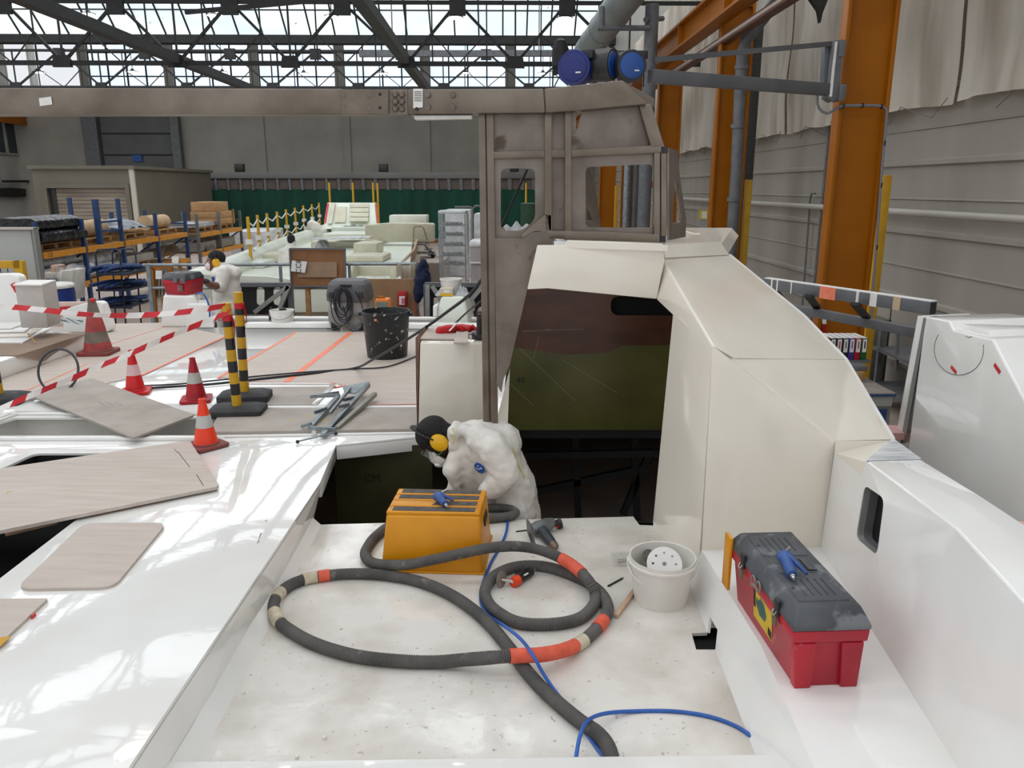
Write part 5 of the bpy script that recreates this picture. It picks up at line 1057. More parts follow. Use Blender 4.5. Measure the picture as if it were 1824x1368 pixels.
# loose plywood panels
p=sheet('plywood_panel','large tan plywood panel laid over the dark open hatch at left','panel',[(-150,862),(338,789),(392,871),(-140,980)],ZD+.012,.016,PLY,.03)
for x,y,x2,y2 in ((8,950,100,928),(165,915,296,886)): MB().bar(PZ(x,y,ZD+.006),PZ(x2,y2,ZD+.006),.05,.011).build('batten',PLYG,p)
for a,b in (((318,806),(338,832)),((350,845),(362,865)),((310,800),(318,807))): MB().bar(PZ(*a,ZD+.0285),PZ(*b,ZD+.0285),.003,.0006).build('pencil_line',INK,p)
text('T',.05,frame(PZ(14,878,ZD+.0284),(1,.2,0),(-.2,1,0)),YLT,'yellow_letter',p,.0003)
p=sheet('plywood_panel','grey dusty plywood panel lying askew over the open locker','panel',[(52,706),(163,676),(347,742),(238,783)],ZD+.034,.012,PLY2,.02)
for k in range(5): MB().bar(PZ(176+k*9,716+k,ZD+.0465),PZ(186+k*8,722-k%2*5,ZD+.0465),.002,.0006).build('pencil_scribble',INK,p)
sheet('plywood_panel','small tan panel with rounded corners flat on the glossy side deck','panel',[(150,936),(298,935),(203,1051),(28,1054)],ZD,.012,PLY,.06)
p=sheet('plywood_panel','tan panel corner with yellow paint at the bottom left edge of the frame','panel',[(-120,1073),(86,1071),(-8,1160),(-240,1172)],ZD,.012,PLY,.006)
MB().prism([PZ(x,y,ZD+.0122) for x,y in ((-6,1136),(20,1133),(-6,1158))],(0,0,.0006)).build('yellow_paint',YELP,p); MB().bar(PZ(56,1100,ZD+.007),PZ(63,1094,ZD+.007),.004,.011).build('red_mark',REDT,p)
# ---- cones
def cone(px,py,h,r,bw,lab,c1,c2,cb,top=None,rz=.3):
    c=PZ(px,py,ZD+.003); t=thing('traffic_cone',lab,'cone',c)
    B=MB(); B.prism(rpoly([c+Matrix.Rotation(rz,3,'Z')@V((bw*a,bw*b,0)) for a,b in ((-.5,-.5),(.5,-.5),(.5,.5),(-.5,.5))],bw*.14),(0,0,h*.07)); B.lathe([(r*1.12,h*.07),(r*1.05,h*.1)],c,24); B.build('cone_base',cb,t,bevel=.004)
    R_=lambda f: r*(1-f)+r*.26*f
    def ring(a,b,m_,nm,e=0): MB().lathe([(R_(a)+e,h*(.09+.91*a)),(R_(b)+e,h*(.09+.91*b))],c,28,cap=True).build(nm,m_,t)
    ring(0,1,c1,'cone_shell'); MB().lathe([(r*.26,h*.999),(r*.3,h*1.0),(r*.3,h*1.03),(r*.18,h*1.03),(r*.17,h*.95)],c,20).build('cone_tip',top or c1,t)
    for a,b in ((.38,.66),) if len(lab)%2==0 or True else (): ring(a,b,c2,'reflective_band',.0015)
    return t,c,ring
CR=mat('bright red cone',(216,24,28),(196,16,22),rough=.4,scale=9); CD=mat('deep red cone',(178,18,32),(156,14,28),rough=.45,scale=9); CO=mat('orange red cone',(238,64,24),(228,52,18),rough=.4,scale=9); BND=mat('grey reflective band',(186,184,178),(168,166,160),rough=.35,scale=9); BNDP=mat('pinkish band',(226,190,188),(214,176,174),rough=.5,scale=12)
DRT=mat('dirty cone grey',(128,116,104),(104,94,84),rough=.8,scale=12); DRR=mat('faded dirty red',(178,72,68),(140,60,56),rough=.7,scale=14); CBS=mat('dusty red base',(140,48,46),(120,66,60),rough=.6,scale=12)
cone(242,699,.3,.066,.2,'bright red cone with pinkish band half behind the grey plywood panel',CR,BNDP,CR); cone(350,713,.29,.068,.2,'deep red cone with grey band standing on the white strip',CD,BND,CD)
cone(368,795,.27,.066,.19,'orange red cone with grey band nearest the camera, on a dusty base',CO,BND,CBS,rz=.9)
t,c,ring=cone(176,630,.47,.115,.28,'tall dirty grey cone with faded red bands on the left sheet',DRT,DRR,CBS,DRT,rz=.1); ring(.0,.16,DRR,'faded_band',.0015); MB().ball(c+V((.02,-.02,.475)),.02).build('tape_scrap',REDT,t)
# ---- striped barrier posts
def post(px,py,h,r,lab,rz,tilt=(0,0),n=9):
    c=PZ(px,py,ZD+.003); t=thing('barrier_post',lab,'post',c); M=Matrix.Rotation(rz,3,'Z'); T=V((tilt[0],tilt[1],1)).normalized()
    MB().loft([rpoly([c+M@V((.17*a,.11*b,0)) for a,b in ((-1,-1),(1,-1),(1,1),(-1,1))],.03),rpoly([c+M@V((.17*a,.11*b,.045)) for a,b in ((-1,-1),(1,-1),(1,1),(-1,1))],.03),rpoly([c+M@V((.13*a,.075*b,.062)) for a,b in ((-1,-1),(1,-1),(1,1),(-1,1))],.03)]).build('rubber_base',RUB,t,bevel=.003)
    MB().cyl(c+M@V((.1,0,.061)),c+M@V((.1,0,.0635)),.018,12).build('lifting_hole',BLK,t)
    mb=MB(); 
    for k in range(n):
        mb.mi=k%2; a=c+T*(.06+(h-.06)*k/n); b=c+T*(.06+(h-.06)*(k+1)/n); mb.tube([a,b],r,18,cap=(k==n-1))
    mb.build('striped_pole',[YELP,BLK],t); return t,c+T*h
YELP2=YELP
t1,top1=post(424,738,.72,.03,'front striped barrier post on rubber base with tape tied round its top',.1,(-.02,0)); t2,top2=post(437,712,.74,.03,'rear striped barrier post standing just behind the other one',.15,(.01,.02)); t3,top3=post(0,716,.72,.03,'striped barrier post cut by the left edge of the frame',.1)
for t_,tp in ((t1,top1),(t2,top2)): MB().tube([tp-V((0,0,.11)),tp-V((0,0,.07))],.0325,16).build('tape_wrap',REDT,t_); MB().thick(lambda i,j: tp+V((.034+.012*math.sin(j*5)-.0,-.02+.02*i,-.1-.24*j+.02*i)),3,10,.001).build('tape_tail',[REDT],t_)
def barrier(pts,wd,lab,n,ph=0):
    c=spl(pts,n*4+1); mb=MB(); prev=None
    for i,p in enumerate(c):
        tw=.5*math.sin(i*.19+ph); up=V((0,-math.sin(tw),math.cos(tw)))*(wd/2); d=(c[min(i+1,len(c)-1)]-c[max(0,i-1)]).normalized()
        a,b=mb.v(p-up-d*wd*.35),mb.v(p+up+d*wd*.35)
        if prev: mb.mi=(i-1)//4%2; mb._f([prev[0],a,b,prev[1]])
        prev=(a,b)
    o=mb.build('barrier_tape',[WHT,REDT],recalc=False); m=o.modifiers.new('t','SOLIDIFY'); m.thickness=.0012; return tag(o,lab,'tape')
yy=lambda px,py,f,a,b: PY(px,py,a+(b-a)*f)
pp=[(-120,536),(0,545),(75,552),(150,560),(237,562),(325,556),(400,545)]
barrier([yy(x,y,k/6,4.9,top1.y-.03) for k,(x,y) in enumerate(pp)],.036,'red and white barrier tape sagging from the left edge to the striped post',18)
pp=[(-110,775),(0,728),(82,693),(135,671),(175,653),(225,633),(300,600),(408,556)]
barrier([yy(x,y,k/7,4.25,top1.y-.03) for k,(x,y) in enumerate(pp)],.036,'red and white barrier tape running down from the striped post to the lower left',20,2)
# ---- ring of cable, cables on the deck
c=PZ(109,696,ZD+.008); r_=.145
o=MB().tube([c+V((r_*math.cos(a),.05*math.sin(a),r_+r_*math.sin(a)+.004)) for a in [2*PI*k/48 for k in range(48)]],.0085,10,closed=True).build('hose_ring',mat('dark grey tube',(62,66,72),(52,56,62),rough=.5,scale=10)); tag(o,'dark grey hose ring standing upright on the left deck sheet','hose ring')
CB=mat('black cable',(30,30,36),rough=.5)
g_=lambda x,y: PZ(x,y,SH+.012)
o=MB().tube(spl([g_(252,692),g_(320,688),g_(380,684),g_(470,674),g_(555,665),g_(630,656),PY(665,640,5.5),PY(742,594,4.9),PY(800,553,4.55),PY(836,525,4.35),PY(860,495,4.2)],120),.009,8).build('power_cable',CB); tag(o,'thick black cable crossing the deck and rising to the steel post','cable')
o=MB().tube(spl([g_(258,687),g_(320,684),g_(380,678),g_(470,669),g_(555,662),g_(630,657),g_(690,653),g_(742,634)],90),.006,8).build('power_cable',CB); tag(o,'thinner black cable lying on the deck in front of the black bin','cable')
o=MB().tube(spl([PY(812,575,4.95),PY(830,558,4.8),PY(858,535,4.3)],20),.006,8).build('power_cable',CB); tag(o,'short black cable rising beside the red gloves to the steel post','cable')
o=MB().tube(spl([PZ(-30,712,SH+.012),PZ(20,701,SH+.012),PZ(40,704,SH+.012),PZ(60,706,SH+.012)],20),.009,8).build('power_cable',CB); tag(o,'black cable end by the striped post at the left edge','cable')
# ---- folding galvanised stand
fs=thing('folding_stand','folded galvanised steel stand lying across the cover board','stand',PZ(610,740,SH))
g=lambda x,y,z: PZ(x,y,SH+z)
for a,b,w_,m_ in (((575,776,.02),(656,686,.075),.03,GALV),((553,762,.02),(602,707,.06),.028,GALV),((600,764,.02),(668,702,.05),.03,mat('dull galvanised',(150,148,140),(136,134,126),rough=.5,metal=.5))): MB().bar(g(*a),g(*b),w_,w_).build('square_tube',m_,fs,bevel=.003)
for a,b in (((588,736,.06),(624,692,.085)),((604,724,.07),(622,720,.07)),((612,712,.075),(630,708,.07)),((563,706,.055),(606,704,.06)),((552,707,.05),(604,699,.06)),((552,762,.04),(598,765,.04)),((536,760,.035),(556,754,.05)),((560,735,.05),(582,727,.06))): MB().bar(g(*a),g(*b),.014,.02).build('cross_strut',GALV,fs)
MB().prism([g(610,690,.08),g(658,681,.085),g(650,690,.07),g(632,702,.06),g(614,701,.06)],(0,0,.006)).build('end_plate',GALV,fs)
for a,b in (((531,786,.012),(570,777,.03)),((570,777,.03),(598,770,.025))): MB().cyl(g(*a),g(*b),.0055,8).build('foot_rod',GALV,fs)
for x,y,z in ((530,787,.012),(598,772,.02),(565,706,.05)): MB().ball(g(x,y,z),(.011,.011,.011)).build('rubber_tip',BLK,fs)
for x,y in ((560,771),(575,775)): MB().lathe([(.008,-.012),(.014,-.012),(.014,.012),(.008,.012)],g(x,y,.02),14,M=Matrix.Rotation(R(70),3,'X')).build('pivot',CHROME,fs)
# ---- black bin
BINM=mat('black bin splashed',(34,34,36),(26,26,28),rough=.45,scale=6,c3=(196,192,186),s3=24,t3=.63)
bn=thing('rubbish_bin','big black plastic bin spattered with white paint on the deck sheet','bin',PZ(690,634,SH+.003)); c=PZ(690,634,SH+.003); hb=PY(688,553,c.y).z-c.z
MB().lathe([(.001,.004),(.165,.004),(.168,.0),(.172,.01),(.2,hb*.93),(.207,hb*.935),(.209,hb),(.2,hb),(.193,hb*.93),(.16,.02),(.001,.02)],c,40).build('bin_shell',BINM,bn)
for k in (-1,1): MB().box(c+V((.212*k,0,hb*.93)),(.04,.07,.03)).build('grip_handle',BLK,bn,bevel=.005)
MB().box(c+V((-.05,-.192,hb*.87)),(.02,.008,.018)).build('orange_sticker',ORTAPE,bn)
# ---- vacuum cleaner
vc=thing('vacuum_cleaner','grey industrial vacuum cleaner with coiled cable behind the black bin','vacuum cleaner',PZ(627,583,ZD+.004)); c=PZ(627,583,ZD+.004)
VG=mat('grey vacuum plastic',(146,144,140),(130,128,124),rough=.5,scale=8); VD=mat('dark vacuum hood',(92,92,94),(76,76,78),rough=.5,scale=8,c3=(120,118,114),s3=8)
MB().loft([[c+V((x*a,y*b,z)) for x,y in rrect(1,1,.2)] for a,b,z in ((.4,.36,.05),(.43,.38,.1),(.4,.35,.29))]).build('container',VG,vc,bevel=.004); MB().loft([[c+V((x*a,y*b,z)) for x,y in rrect(1,1,.22)] for a,b,z in ((.43,.38,.292),(.44,.39,.36),(.4,.35,.46),(.33,.28,.5))]).build('motor_hood',VD,vc,bevel=.004)
for k in range(7):
    a0=.06+.012*k; MB().tube([c+V((-.03+.02*math.sin(k*1.7)+a0*math.cos(t)*.75,-.205-.006*k,.33-.01*k+a0*1.35*math.sin(t)-.03*(math.sin(t)<0))) for t in [2*PI*j/24 for j in range(24)]],.0055,6,closed=True).build('coiled_cable',CB,vc)
MB().tube(spl([c+V((-.03,-.21,.25)),c+V((.0,-.22,.1)),c+V((-.1,-.22,.03)),c+V((-.22,-.16,.015))],20),.0055,6).build('coiled_cable',CB,vc)
for k in range(2): MB().tube([c+V((.08+.07*math.cos(t),-.2-.01*k,.09+.075*math.sin(t))) for t in [2*PI*j/24 for j in range(24)]],.007,8,closed=True).build('hose_loop',GREYP,vc)
MB().tube(spl([c+V((.1,-.2,.4)),c+V((.15,-.205,.3)),c+V((.17,-.2,.22))],10),.005,6).build('lead',CB,vc)
for k in (-1,1): MB().lathe([(.01,-.02),(.05,-.02),(.05,.02),(.01,.02)],c+V((.15*k,-.14,.05)),18,M=Matrix.Rotation(PI/2,3,'Y')).build('wheel',BLK,vc); MB().box(c+V((.15*k,-.19,.36)),(.05,.02,.06)).build('hood_clip',BLK,vc,bevel=.004)
MB().box(c+V((.0,-.18,.46)),(.12,.04,.02)).build('carry_grip',BLK,vc,bevel=.005); MB().box(c+V((-.12,-.19,.25)),(.05,.008,.03)).build('label',PAPER,vc)
# ---- white bucket, bottle by the rail
c=PZ(504,581,ZD+.004); bk=thing('bucket','white bucket with wire handle standing beside a dark canister near the rear rail','bucket',c)
hb=PY(504,552,c.y).z-c.z; MB().lathe([(.001,.004),(.105,.0),(.122,hb*.95),(.127,hb*.95),(.127,hb),(.118,hb),(.1,.01),(.001,.01)],c,28).build('bucket_shell',WHITEP,bk); MB().tube([c+V((-.125*math.cos(a),-.12*math.sin(a),hb*.9-.07*math.sin(a))) for a in [PI*k/12 for k in range(13)]],.003,6).build('wire_handle',CHROME,bk); MB().box(c+V((.01,0,hb+.008)),(.07,.05,.02),rot=(0,0,.3)).build('tool_scrap',BLK,bk)
c=PZ(485,577,ZD+.004); o=MB().lathe([(.03,0),(.032,.12),(.026,.15),(.012,.16),(.012,.18)],c,18).build('canister',BLK); tag(o,'dark canister standing left of the white bucket at the rear rail','canister')
# ---- white locker box by the steel post
yb=YH+.03; lb=thing('locker_box','tall white moulded locker box left of the steel post','locker box',PY(800,770,yb))
zt=PY(800,612,yb).z; a=PY(742,700,yb).x; b=PY(862,700,yb).x; yr=PZ(800,588,zt).y
MB().loft([[V((a-.0,yb,ZD+.002)),V((b,yb,ZD+.002)),V((b,yr,ZD+.002)),V((a,yr,ZD+.002))],[V((PY(748,612,yb).x,yb,zt)),V((PY(860,612,yb).x,yb,zt)),V((b,yr,zt)),V((a+.0,yr,zt))]]).build('box_shell',GELC,lb,bevel=.008)
MB().prism([PY(740,602,yb),PY(748,612,yb)+V((-.003,0,0)),PY(744,770,yb)+V((-.003,0,.01)),PY(741,690,yb)],(0,yr-yb,0)).build('plywood_side',PLYG,lb)
MB().prism([PZ(740,605,zt+.004),PZ(829,606,zt+.004),PZ(836,586,zt+.004),PZ(757,586,zt+.004)],(0,0,.008)).build('plywood_top',PLY,lb); MB().prism([PZ(808,613,zt+.012),PZ(833,613,zt+.012),PZ(835,584,zt+.012),PZ(815,584,zt+.012)],(0,0,.01)).build('wood_strip',PLY,lb); MB().prism([PZ(841,604,zt+.002),PZ(850,604,zt+.002),PZ(849,591,zt+.002),PZ(840,591,zt+.002)],(0,0,.003)).build('cut_out',BLK,lb)
# red gloves on it, drill
random.seed(2); c=PZ(808,587,zt+.03)
o=thing('red_gloves','pair of crumpled red rubber gloves on the white locker box','gloves',c-V((0,0,.01)))
for k,(dx,dy,rz) in enumerate(((-.035,0,.3),(.05,.03,-.4))):
    mb=MB(); q_=c+V((dx,dy,0)); d=V((math.cos(rz),math.sin(rz),.15)); limb(mb,[q_-d*.05,q_,q_+d*.05],[.028,.03,.024],10)
    for j in range(4): limb(mb,[q_+d*.04,q_+d*.04+V((.03+.01*j,-.03+.02*j,.02-.012*j)),q_+d*.05+V((.05,-.04+.026*j,-.01))],[.012,.011,.009],8)
    remesh(mb,'rubber_glove',mat('red rubber',(206,20,24),(186,14,20),rough=.4,scale=14),o,.006,3,.01,.05)
MB().bar(c+V((-.02,-.05,.0)),c+V((.02,.01,.04)),.012,.004).build('pale_strip',WHITEP,o)
c=PZ(854,603,zt+.006); o=thing('cordless_drill','dark cordless drill standing on the locker box against the steel post','drill',c)
MB().box(c+V((.0,0,.016)),(.06,.08,.03)).build('battery',BLK,o,bevel=.006); MB().tube([c+V((0,.0,.03)),c+V((.005,.005,.13))],[.018,.02],12).build('grip',BLK,o); MB().tube([c+V((.01,-.07,.15)),c+V((.01,.07,.15))],[.022,.028],14).build('drill_body',mat('dark red tool',(110,40,48),(60,40,46),rough=.4,scale=20),o); MB().tube([c+V((.01,-.11,.15)),c+V((.01,-.07,.15))],[.01,.018],12).build('chuck',BLK,o)
c=PZ(852,580,ZD+.004); o=MB().lathe([(.05,0),(.07,.16),(.078,.16),(.078,.18),(.068,.18)],V((PY(850,560,6.2).x,6.2,ZD+.003)),20).build('white_pot',WHITEP); o.scale=(1.35,1.35,1.9); tag(o,'white pot partly hidden behind the steel post','pot')
# ---- white plinth with second toolbox, left of the coverall person
c=PZ(325,583,ZD+.002); yp=c.y; pl=thing('white_plinth','stepped glossy white plinth carrying the smaller red toolbox','plinth',V((PY(330,575,yp).x,yp,ZD)))
A_=lambda x,y,d=0: PY(x,y,yp+d)
bt=[A_(286,575),A_(372,575),A_(384,575,.5),A_(292,575,.5)]; z2=A_(300,527).z; z3=A_(340,560).z
f=lambda p,z: V((p.x,p.y,z))
MB().loft([[f(p,ZD+.002) for p in bt],[f(A_(291,527),z2),f(A_(345,527),z2),f(A_(352,520,.45),z2),f(A_(296,527,.45),z2)]]).build('upper_block',GEL,pl,bevel=.02,seg=3); z4=A_(360,540).z
MB().loft([[f(A_(330,575,-.04),ZD+.002),f(A_(382,575,-.04),ZD+.002),f(A_(386,575,.5),ZD+.002),f(A_(335,575,.5),ZD+.002)],[f(A_(334,545,-.02),z4),f(A_(372,545,-.02),z4),f(A_(376,545,.45),z4),f(A_(338,545,.45),z4)]]).build('lower_step',GEL,pl,bevel=.02,seg=3)
tx=thing('toolbox','smaller red toolbox with black lid on the stepped white plinth','toolbox',f(A_(320,527),z2)); Mx=Matrix.Rotation(R(-14),3,'Z'); c=f(A_(314,527),z2)+V((0,.2,.002)); h1=A_(320,501).z-z2; h2=A_(320,492).z-z2; wT=(A_(349,510)-A_(290,510)).length*.82
B_=lambda x,y,z: c+Mx@V((x*wT,y*.3,z))
rg=lambda a,b,z: [B_(-.5*a,-.5*b,z),B_(.5*a,-.5*b,z),B_(.5*a,.5*b,z),B_(-.5*a,.5*b,z)]
MB().loft([rg(.88,.85,0),rg(.97,.95,h1*.75),rg(1,1,h1*.76),rg(1,1,h1)]).build('body',REDB,tx,bevel=.006); MB().loft([rg(1.02,1.02,h1),rg(1.02,1.02,h1+(h2-h1)*.5),rg(.9,.8,h2+.02)]).build('lid',LIDM,tx,bevel=.008)
MB().prism([B_(.15,-.505,h1*.25),B_(.36,-.51,h1*.25),B_(.37,-.515,h1*.7),B_(.16,-.515,h1*.7)],Mx@V((0,-.004,0))).build('sticker',mat('dark sticker',(70,50,54),(150,120,120),rough=.5,scale=30),tx)
for k in (.1,.42): MB().box(B_(k,-.53,h1),(.05,.02,.05),M=Mx).build('latch',GREYP,tx,bevel=.003)
o=MB().tube(spl([A_(349,524,-.08),A_(360,522,-.12),A_(369,535,-.14),A_(373,552,-.14),A_(374,574,-.12)],30),.009,8).build('air_hose',MATS['blue air hose']); tag(o,'blue air hose hanging down the white plinth from the smaller toolbox','air hose')
# ---- left edge: white moulding, carton, sheets, paper
yl=7.1; L_=lambda x,y,d=0: PY(x,y,yl+d)
zb=.34
o=MB().prism(rpoly([L_(-120,590),L_(-120,492),L_(20,487),L_(33,492),L_(48,560),L_(50,592)],.08,5),(0,.12,0)).build('white_moulding',GEL,bevel=.02,seg=3); tag(o,'rounded white moulded panel at the left edge behind the tall carton','moulding')
MB_=MB().bar(L_(22,505,-.01),L_(31,520,-.01),.04,.01,up=(0,1,0)).build('red_tape_mark',REDT,o) ; 
o=thing('tall_carton','tall white carton box standing beside the left edge','carton',L_(54,585,-.5)); y1=6.5; C_=lambda x,y,d=0: PY(x,y,y1+d)
zt=C_(55,509).z; xl,xr=C_(31,540).x,C_(79,540).x; zb_=C_(55,584).z
MB().prism([V((xl,y1,zb_)),V((xr,y1,zb_)),V((xr,y1,zt)),V((xl,y1,zt))],(-.06,.3,0)).build('carton_body',mat('grey white carton',(190,184,178),(178,172,166),rough=.8,scale=6),o,bevel=.004); MB().prism([V((xl-.01,y1-.01,zt)),V((xr+.005,y1-.01,zt)),V((xr-.06,y1+.3,zt+.004)),V((xl-.07,y1+.3,zt+.004))],(0,0,.012)).build('lid_flap',PAPER,o)
so=thing('sheet_stack','pile of white trim sheets lying on the raised side block at left','sheets',PZ(40,600,.335)); 
zr=.325
for k,(pts,m_) in enumerate(((((-120,612),(40,612),(92,585),(-60,580)),WHITE),(((-140,604),(50,600),(84,578),(-60,575)),GELC),(((-130,595),(44,592),(66,574),(-60,571)),WHITE),(((-140,590),(20,586),(62,572),(-70,570)),GEL))): MB().prism([PZ(x,y,zr+.014*k) for x,y in pts],(0,0,.01)).build('trim_sheet',m_,so)
MB().prism([PZ(46,588,zr+.005),PZ(52,590,zr+.005),PZ(54,575,zr+.06),PZ(46,574,zr+.06)],(.03,.02,0)).build('dark_offcut',mat('dark wood offcut',(84,70,64),rough=.7),so)
o=MB().bar(PZ(50,594,zr+.07),PZ(63,611,zr+.02),.012,.006).build('wood_sliver',WOODP,so)
ka,kb=PZ(-260,770,ZD),PZ(156,622,ZD); ka.z=kb.z=.324; kn=V((kb.y-ka.y,ka.x-kb.x,0)).normalized(); kn=kn if kn.y<0 else -kn
def prx(p):
    d=p-O; return CX+FO*d.dot(RV)/d.dot(FV)
def tfor(x):
    lo,hi=.3,1.
    for _ in range(30):
        m_=(lo+hi)/2
        if prx(ka.lerp(kb,m_))<x: lo=m_
        else: hi=m_
    return lo
t0_,t1_=tfor(28),tfor(151)
def kraft(i,j):
    e=ka.lerp(kb,t0_+(t1_-t0_)*i); t=(j-.62)/.38; dr=(1-abs(i-.32)/.68 if i>.32 else i/.32*1.)
    if t<=0: return e-kn*(-t*.5)+V((0,0,.003+.004*math.sin(i*9)*j))
    return e+kn*(.012+.012*math.sin(i*9)*t)+V((0,0,.003-.12*t*max(.12,dr)))
o=MB().thick(kraft,20,16,.0015).build('kraft_paper',mat('brown kraft paper',(198,178,160),(186,164,146),rough=.8,scale=6)); tag(o,'brown kraft paper sheet drooping over the raised side block','paper')
yf=7.6; o=MB().prism(rpoly([PY(112,592,yf),PY(112,552,yf),PY(162,537,yf),PY(180,538,yf),PY(199,592,yf)],.07,6),(0,.12,0)).build('white_bulwark_end',GEL,bevel=.01,seg=3); tag(o,'white bulwark end piece with rounded shoulder behind the dirty cone','bulwark')
yf=8.2; o=MB().prism([PY(70,600,yf),PY(70,539,yf),PY(152,538,yf),PY(150,600,yf)],(0,.05,0)).build('pink_panel',mat('pale pink board',(226,202,188),(216,192,178),rough=.6)); tag(o,'pale pinkish board behind the tall carton','board')
o=MB().bar(PY(80,551,8.18),PY(125,548,8.18),.012,.03).build('red_tape_line',REDT,o)
o=MB().thick(lambda i,j: PZ(84+64*i,576-8*j+2*math.sin(i*9),zr+.012+.02*abs(math.sin(i*11+j*4))),14,5,.001).build('film_heap',PLASTIC_FILM); tag(o,'crumpled film scrap with red tape behind the kraft paper','film')
# ================================================================ MIDDLE DISTANCE
def pb(mb,x0,y0_,x1,y1_,Yv,dep,vec=None): return mb.prism([PY(x0,y0_,Yv),PY(x1,y0_,Yv),PY(x1,y1_,Yv),PY(x0,y1_,Yv)],vec or (0,dep,0))
def solo(mb,name,m,lab,cat,group=None,**k): return tag(mb.build(name,m,**k),lab,cat,group)
GELG=mat('greenish white gelcoat',(226,232,220),(214,220,206),rough=.3,scale=1.5); GELB=mat('cream unpainted moulding',(206,202,180),(192,188,166),rough=.5,scale=2)
fb=thing('far_boat_moulding','long greenish white boat moulding with gunwale and deck hatches in the far middle','boat',V((-4.8,19,FZ)))
E1=lambda x,y: PZ(x,y,.3); E0=lambda x,y: PZ(x,y,0.)
g0,g1=E1(322,487),E1(586,397); r0,r1=E0(742,506),E0(735,421)
D0=V((g0.x,g0.y,0)); D1=V((g1.x,g1.y,0))
MB().prism([D0,V((r0.x,g0.y+.3,0)),r1,V((r1.x,D1.y,0)),D1],(0,0,-.05)).build('deck',GELG,fb)
mb=MB(); mb.loft([[g+V((-.02,0,0)),g+V((.16,0,0)),g+V((.26,0,-.1)),g+V((.3,0,-.31)),g+V((.1,0,-1.2)),g+V((-.02,0,-1.0))] for g in (g0,g0.lerp(g1,.5)+V((-.12,0,0)),g1)]); mb.build('gunwale',GELG,fb,bevel=.015)
MB().prism([g0+V((0,-.02,.0)),g0+V((1.35,-.02,-.04)),V((r0.x,g0.y+.28,-.05)),V((r0.x,g0.y+.28,-.32)),g0+V((.6,-.02,-.62)),g0+V((.05,-.02,-.62))],(0,.1,0)).build('near_end_face',GELG,fb,bevel=.01)
MB().hbox(-4.6,-2.6,13,26,-.94,-.06).build('hull_under_side',GELB,fb)  # plain cream hull box under the deck
def blk(name,x0,y0_,x1,y1_,dep,m=GELB,Yv=None,z=0.):
    Yv=Yv or PZ((x0+x1)/2,y1_,z).y; return pb(MB(),x0,y0_,x1,y1_,Yv,dep).build(name,m,fb,bevel=.03,seg=3)
blk('deck_block',590,404,652,414,1.2,GELG,25.5); blk('deck_block',575,416,655,423,1.4,GELG,23.8); blk('flat_hatch',553,430,665,441,2.2,GELB); blk('locker_block',615,456,682,467,1.0,GELB); blk('seat_block',447,453,504,468,.8,GELB); blk('step_block',400,466,470,478,.7,GELG)
hx=MB(); 
for k in range(2): pb(hx,556+40*k,424-k*2,640+18*k,427-k*2,20.9+.6*k,.5)
hx.build('hatch_seam',PLASTIC_FILM,fb)
mb=MB(); pb(mb,636,474,694,492,13.6,.06); mb.prism([PY(627,474,13.0),PY(636,472,13.6),PY(636,492,13.6),PY(622,500,13.0)],(.03,0,0)); pb(mb,694,472,706,496,13.0,.5); mb.build('well_coaming',GELB,fb,bevel=.01)
MB().prism([E0(660,495),E0(684,495),E0(682,489),E0(664,489)],(0,0,.04)).build('white_pad',WHITE,fb)
# helm console with door and steps
Yh=27.5; hc=thing('helm_console','sloped white console with doorway panel and four steps at the far end','console',V((PY(628,398,Yh).x,Yh,0.)))
h_=lambda x,y,d=0: PY(x,y,Yh+d)
MB().loft([[h_(576,408),h_(674,408),h_(674,408,2),h_(576,408,2)],[h_(583,361,.8),h_(671,361,.8),h_(670,361,2),h_(584,361,2)]]).build('console_shell',GELG,hc,bevel=.02)
sl_=lambda x,y,o=0: h_(x,y,.8*(408-y)/47-.02-o)
MB().prism([sl_(596,396),sl_(616,396),sl_(618,368),sl_(600,368)],(0,-.06,0)).build('door_panel',GELB,hc,bevel=.01); MB().prism([sl_(584,398),sl_(592,398),sl_(598,362),sl_(590,362)],(0,-.08,0)).build('door_jamb',GELB,hc)
mb=MB()
for k in range(4): a=394-8.2*k; mb.prism([sl_(623,a),sl_(658,a),sl_(658-.3,a-7.4),sl_(623.6,a-7.4)],(0,-.22+.05*k,0))
mb.build('steps',GELB,hc,bevel=.01)
MB().prism([sl_(577,397),sl_(580,397),sl_(586,362),sl_(583,362)],(0,-.03,0)).build('red_edge_tape',REDT,hc); MB().prism([sl_(671,397),sl_(675,397),sl_(671,362),sl_(668,362)],(0,-.03,0)).build('red_edge_tape',mat('brick tape',(176,84,60),rough=.7),hc)
# loose mouldings on the deck
solo(pb(MB(),650,401,772,431,22.4,.4).prism([PY(650,401,22.4),PY(694,397,22.4),PY(770,398,22.4),PY(772,401,22.4)],(0,.4,0)),'side_panel_moulding',GELB,'long cream side panel moulding standing on the far deck behind the step ladder','moulding',bevel=.03)
solo(pb(MB(),693,383,760,400,27,.6),'wrapped_block',mat('wrapped white',(226,226,214),(214,214,202),rough=.4,scale=3),'wrapped white block behind the long cream side panel','block',bevel=.04)
solo(pb(MB(),629,433,671,453,PZ(650,453,0).y,.9),'locker_lid_moulding',GELB,'small cream box moulding with rounded edges on the far deck','moulding',bevel=.04,seg=3)
random.seed(9); q_=PZ(575,442,0)
solo(MB().thick(lambda i,j: q_+V(((i-.5)*.55,(j-.5)*.5,.26*math.sin(PI*i)*math.sin(PI*j)*(.7+.5*math.sin(i*23)*math.cos(j*19)))),16,14,.003),'crumpled_film',WHITE,'crumpled heap of white film behind the brown notice board','film')
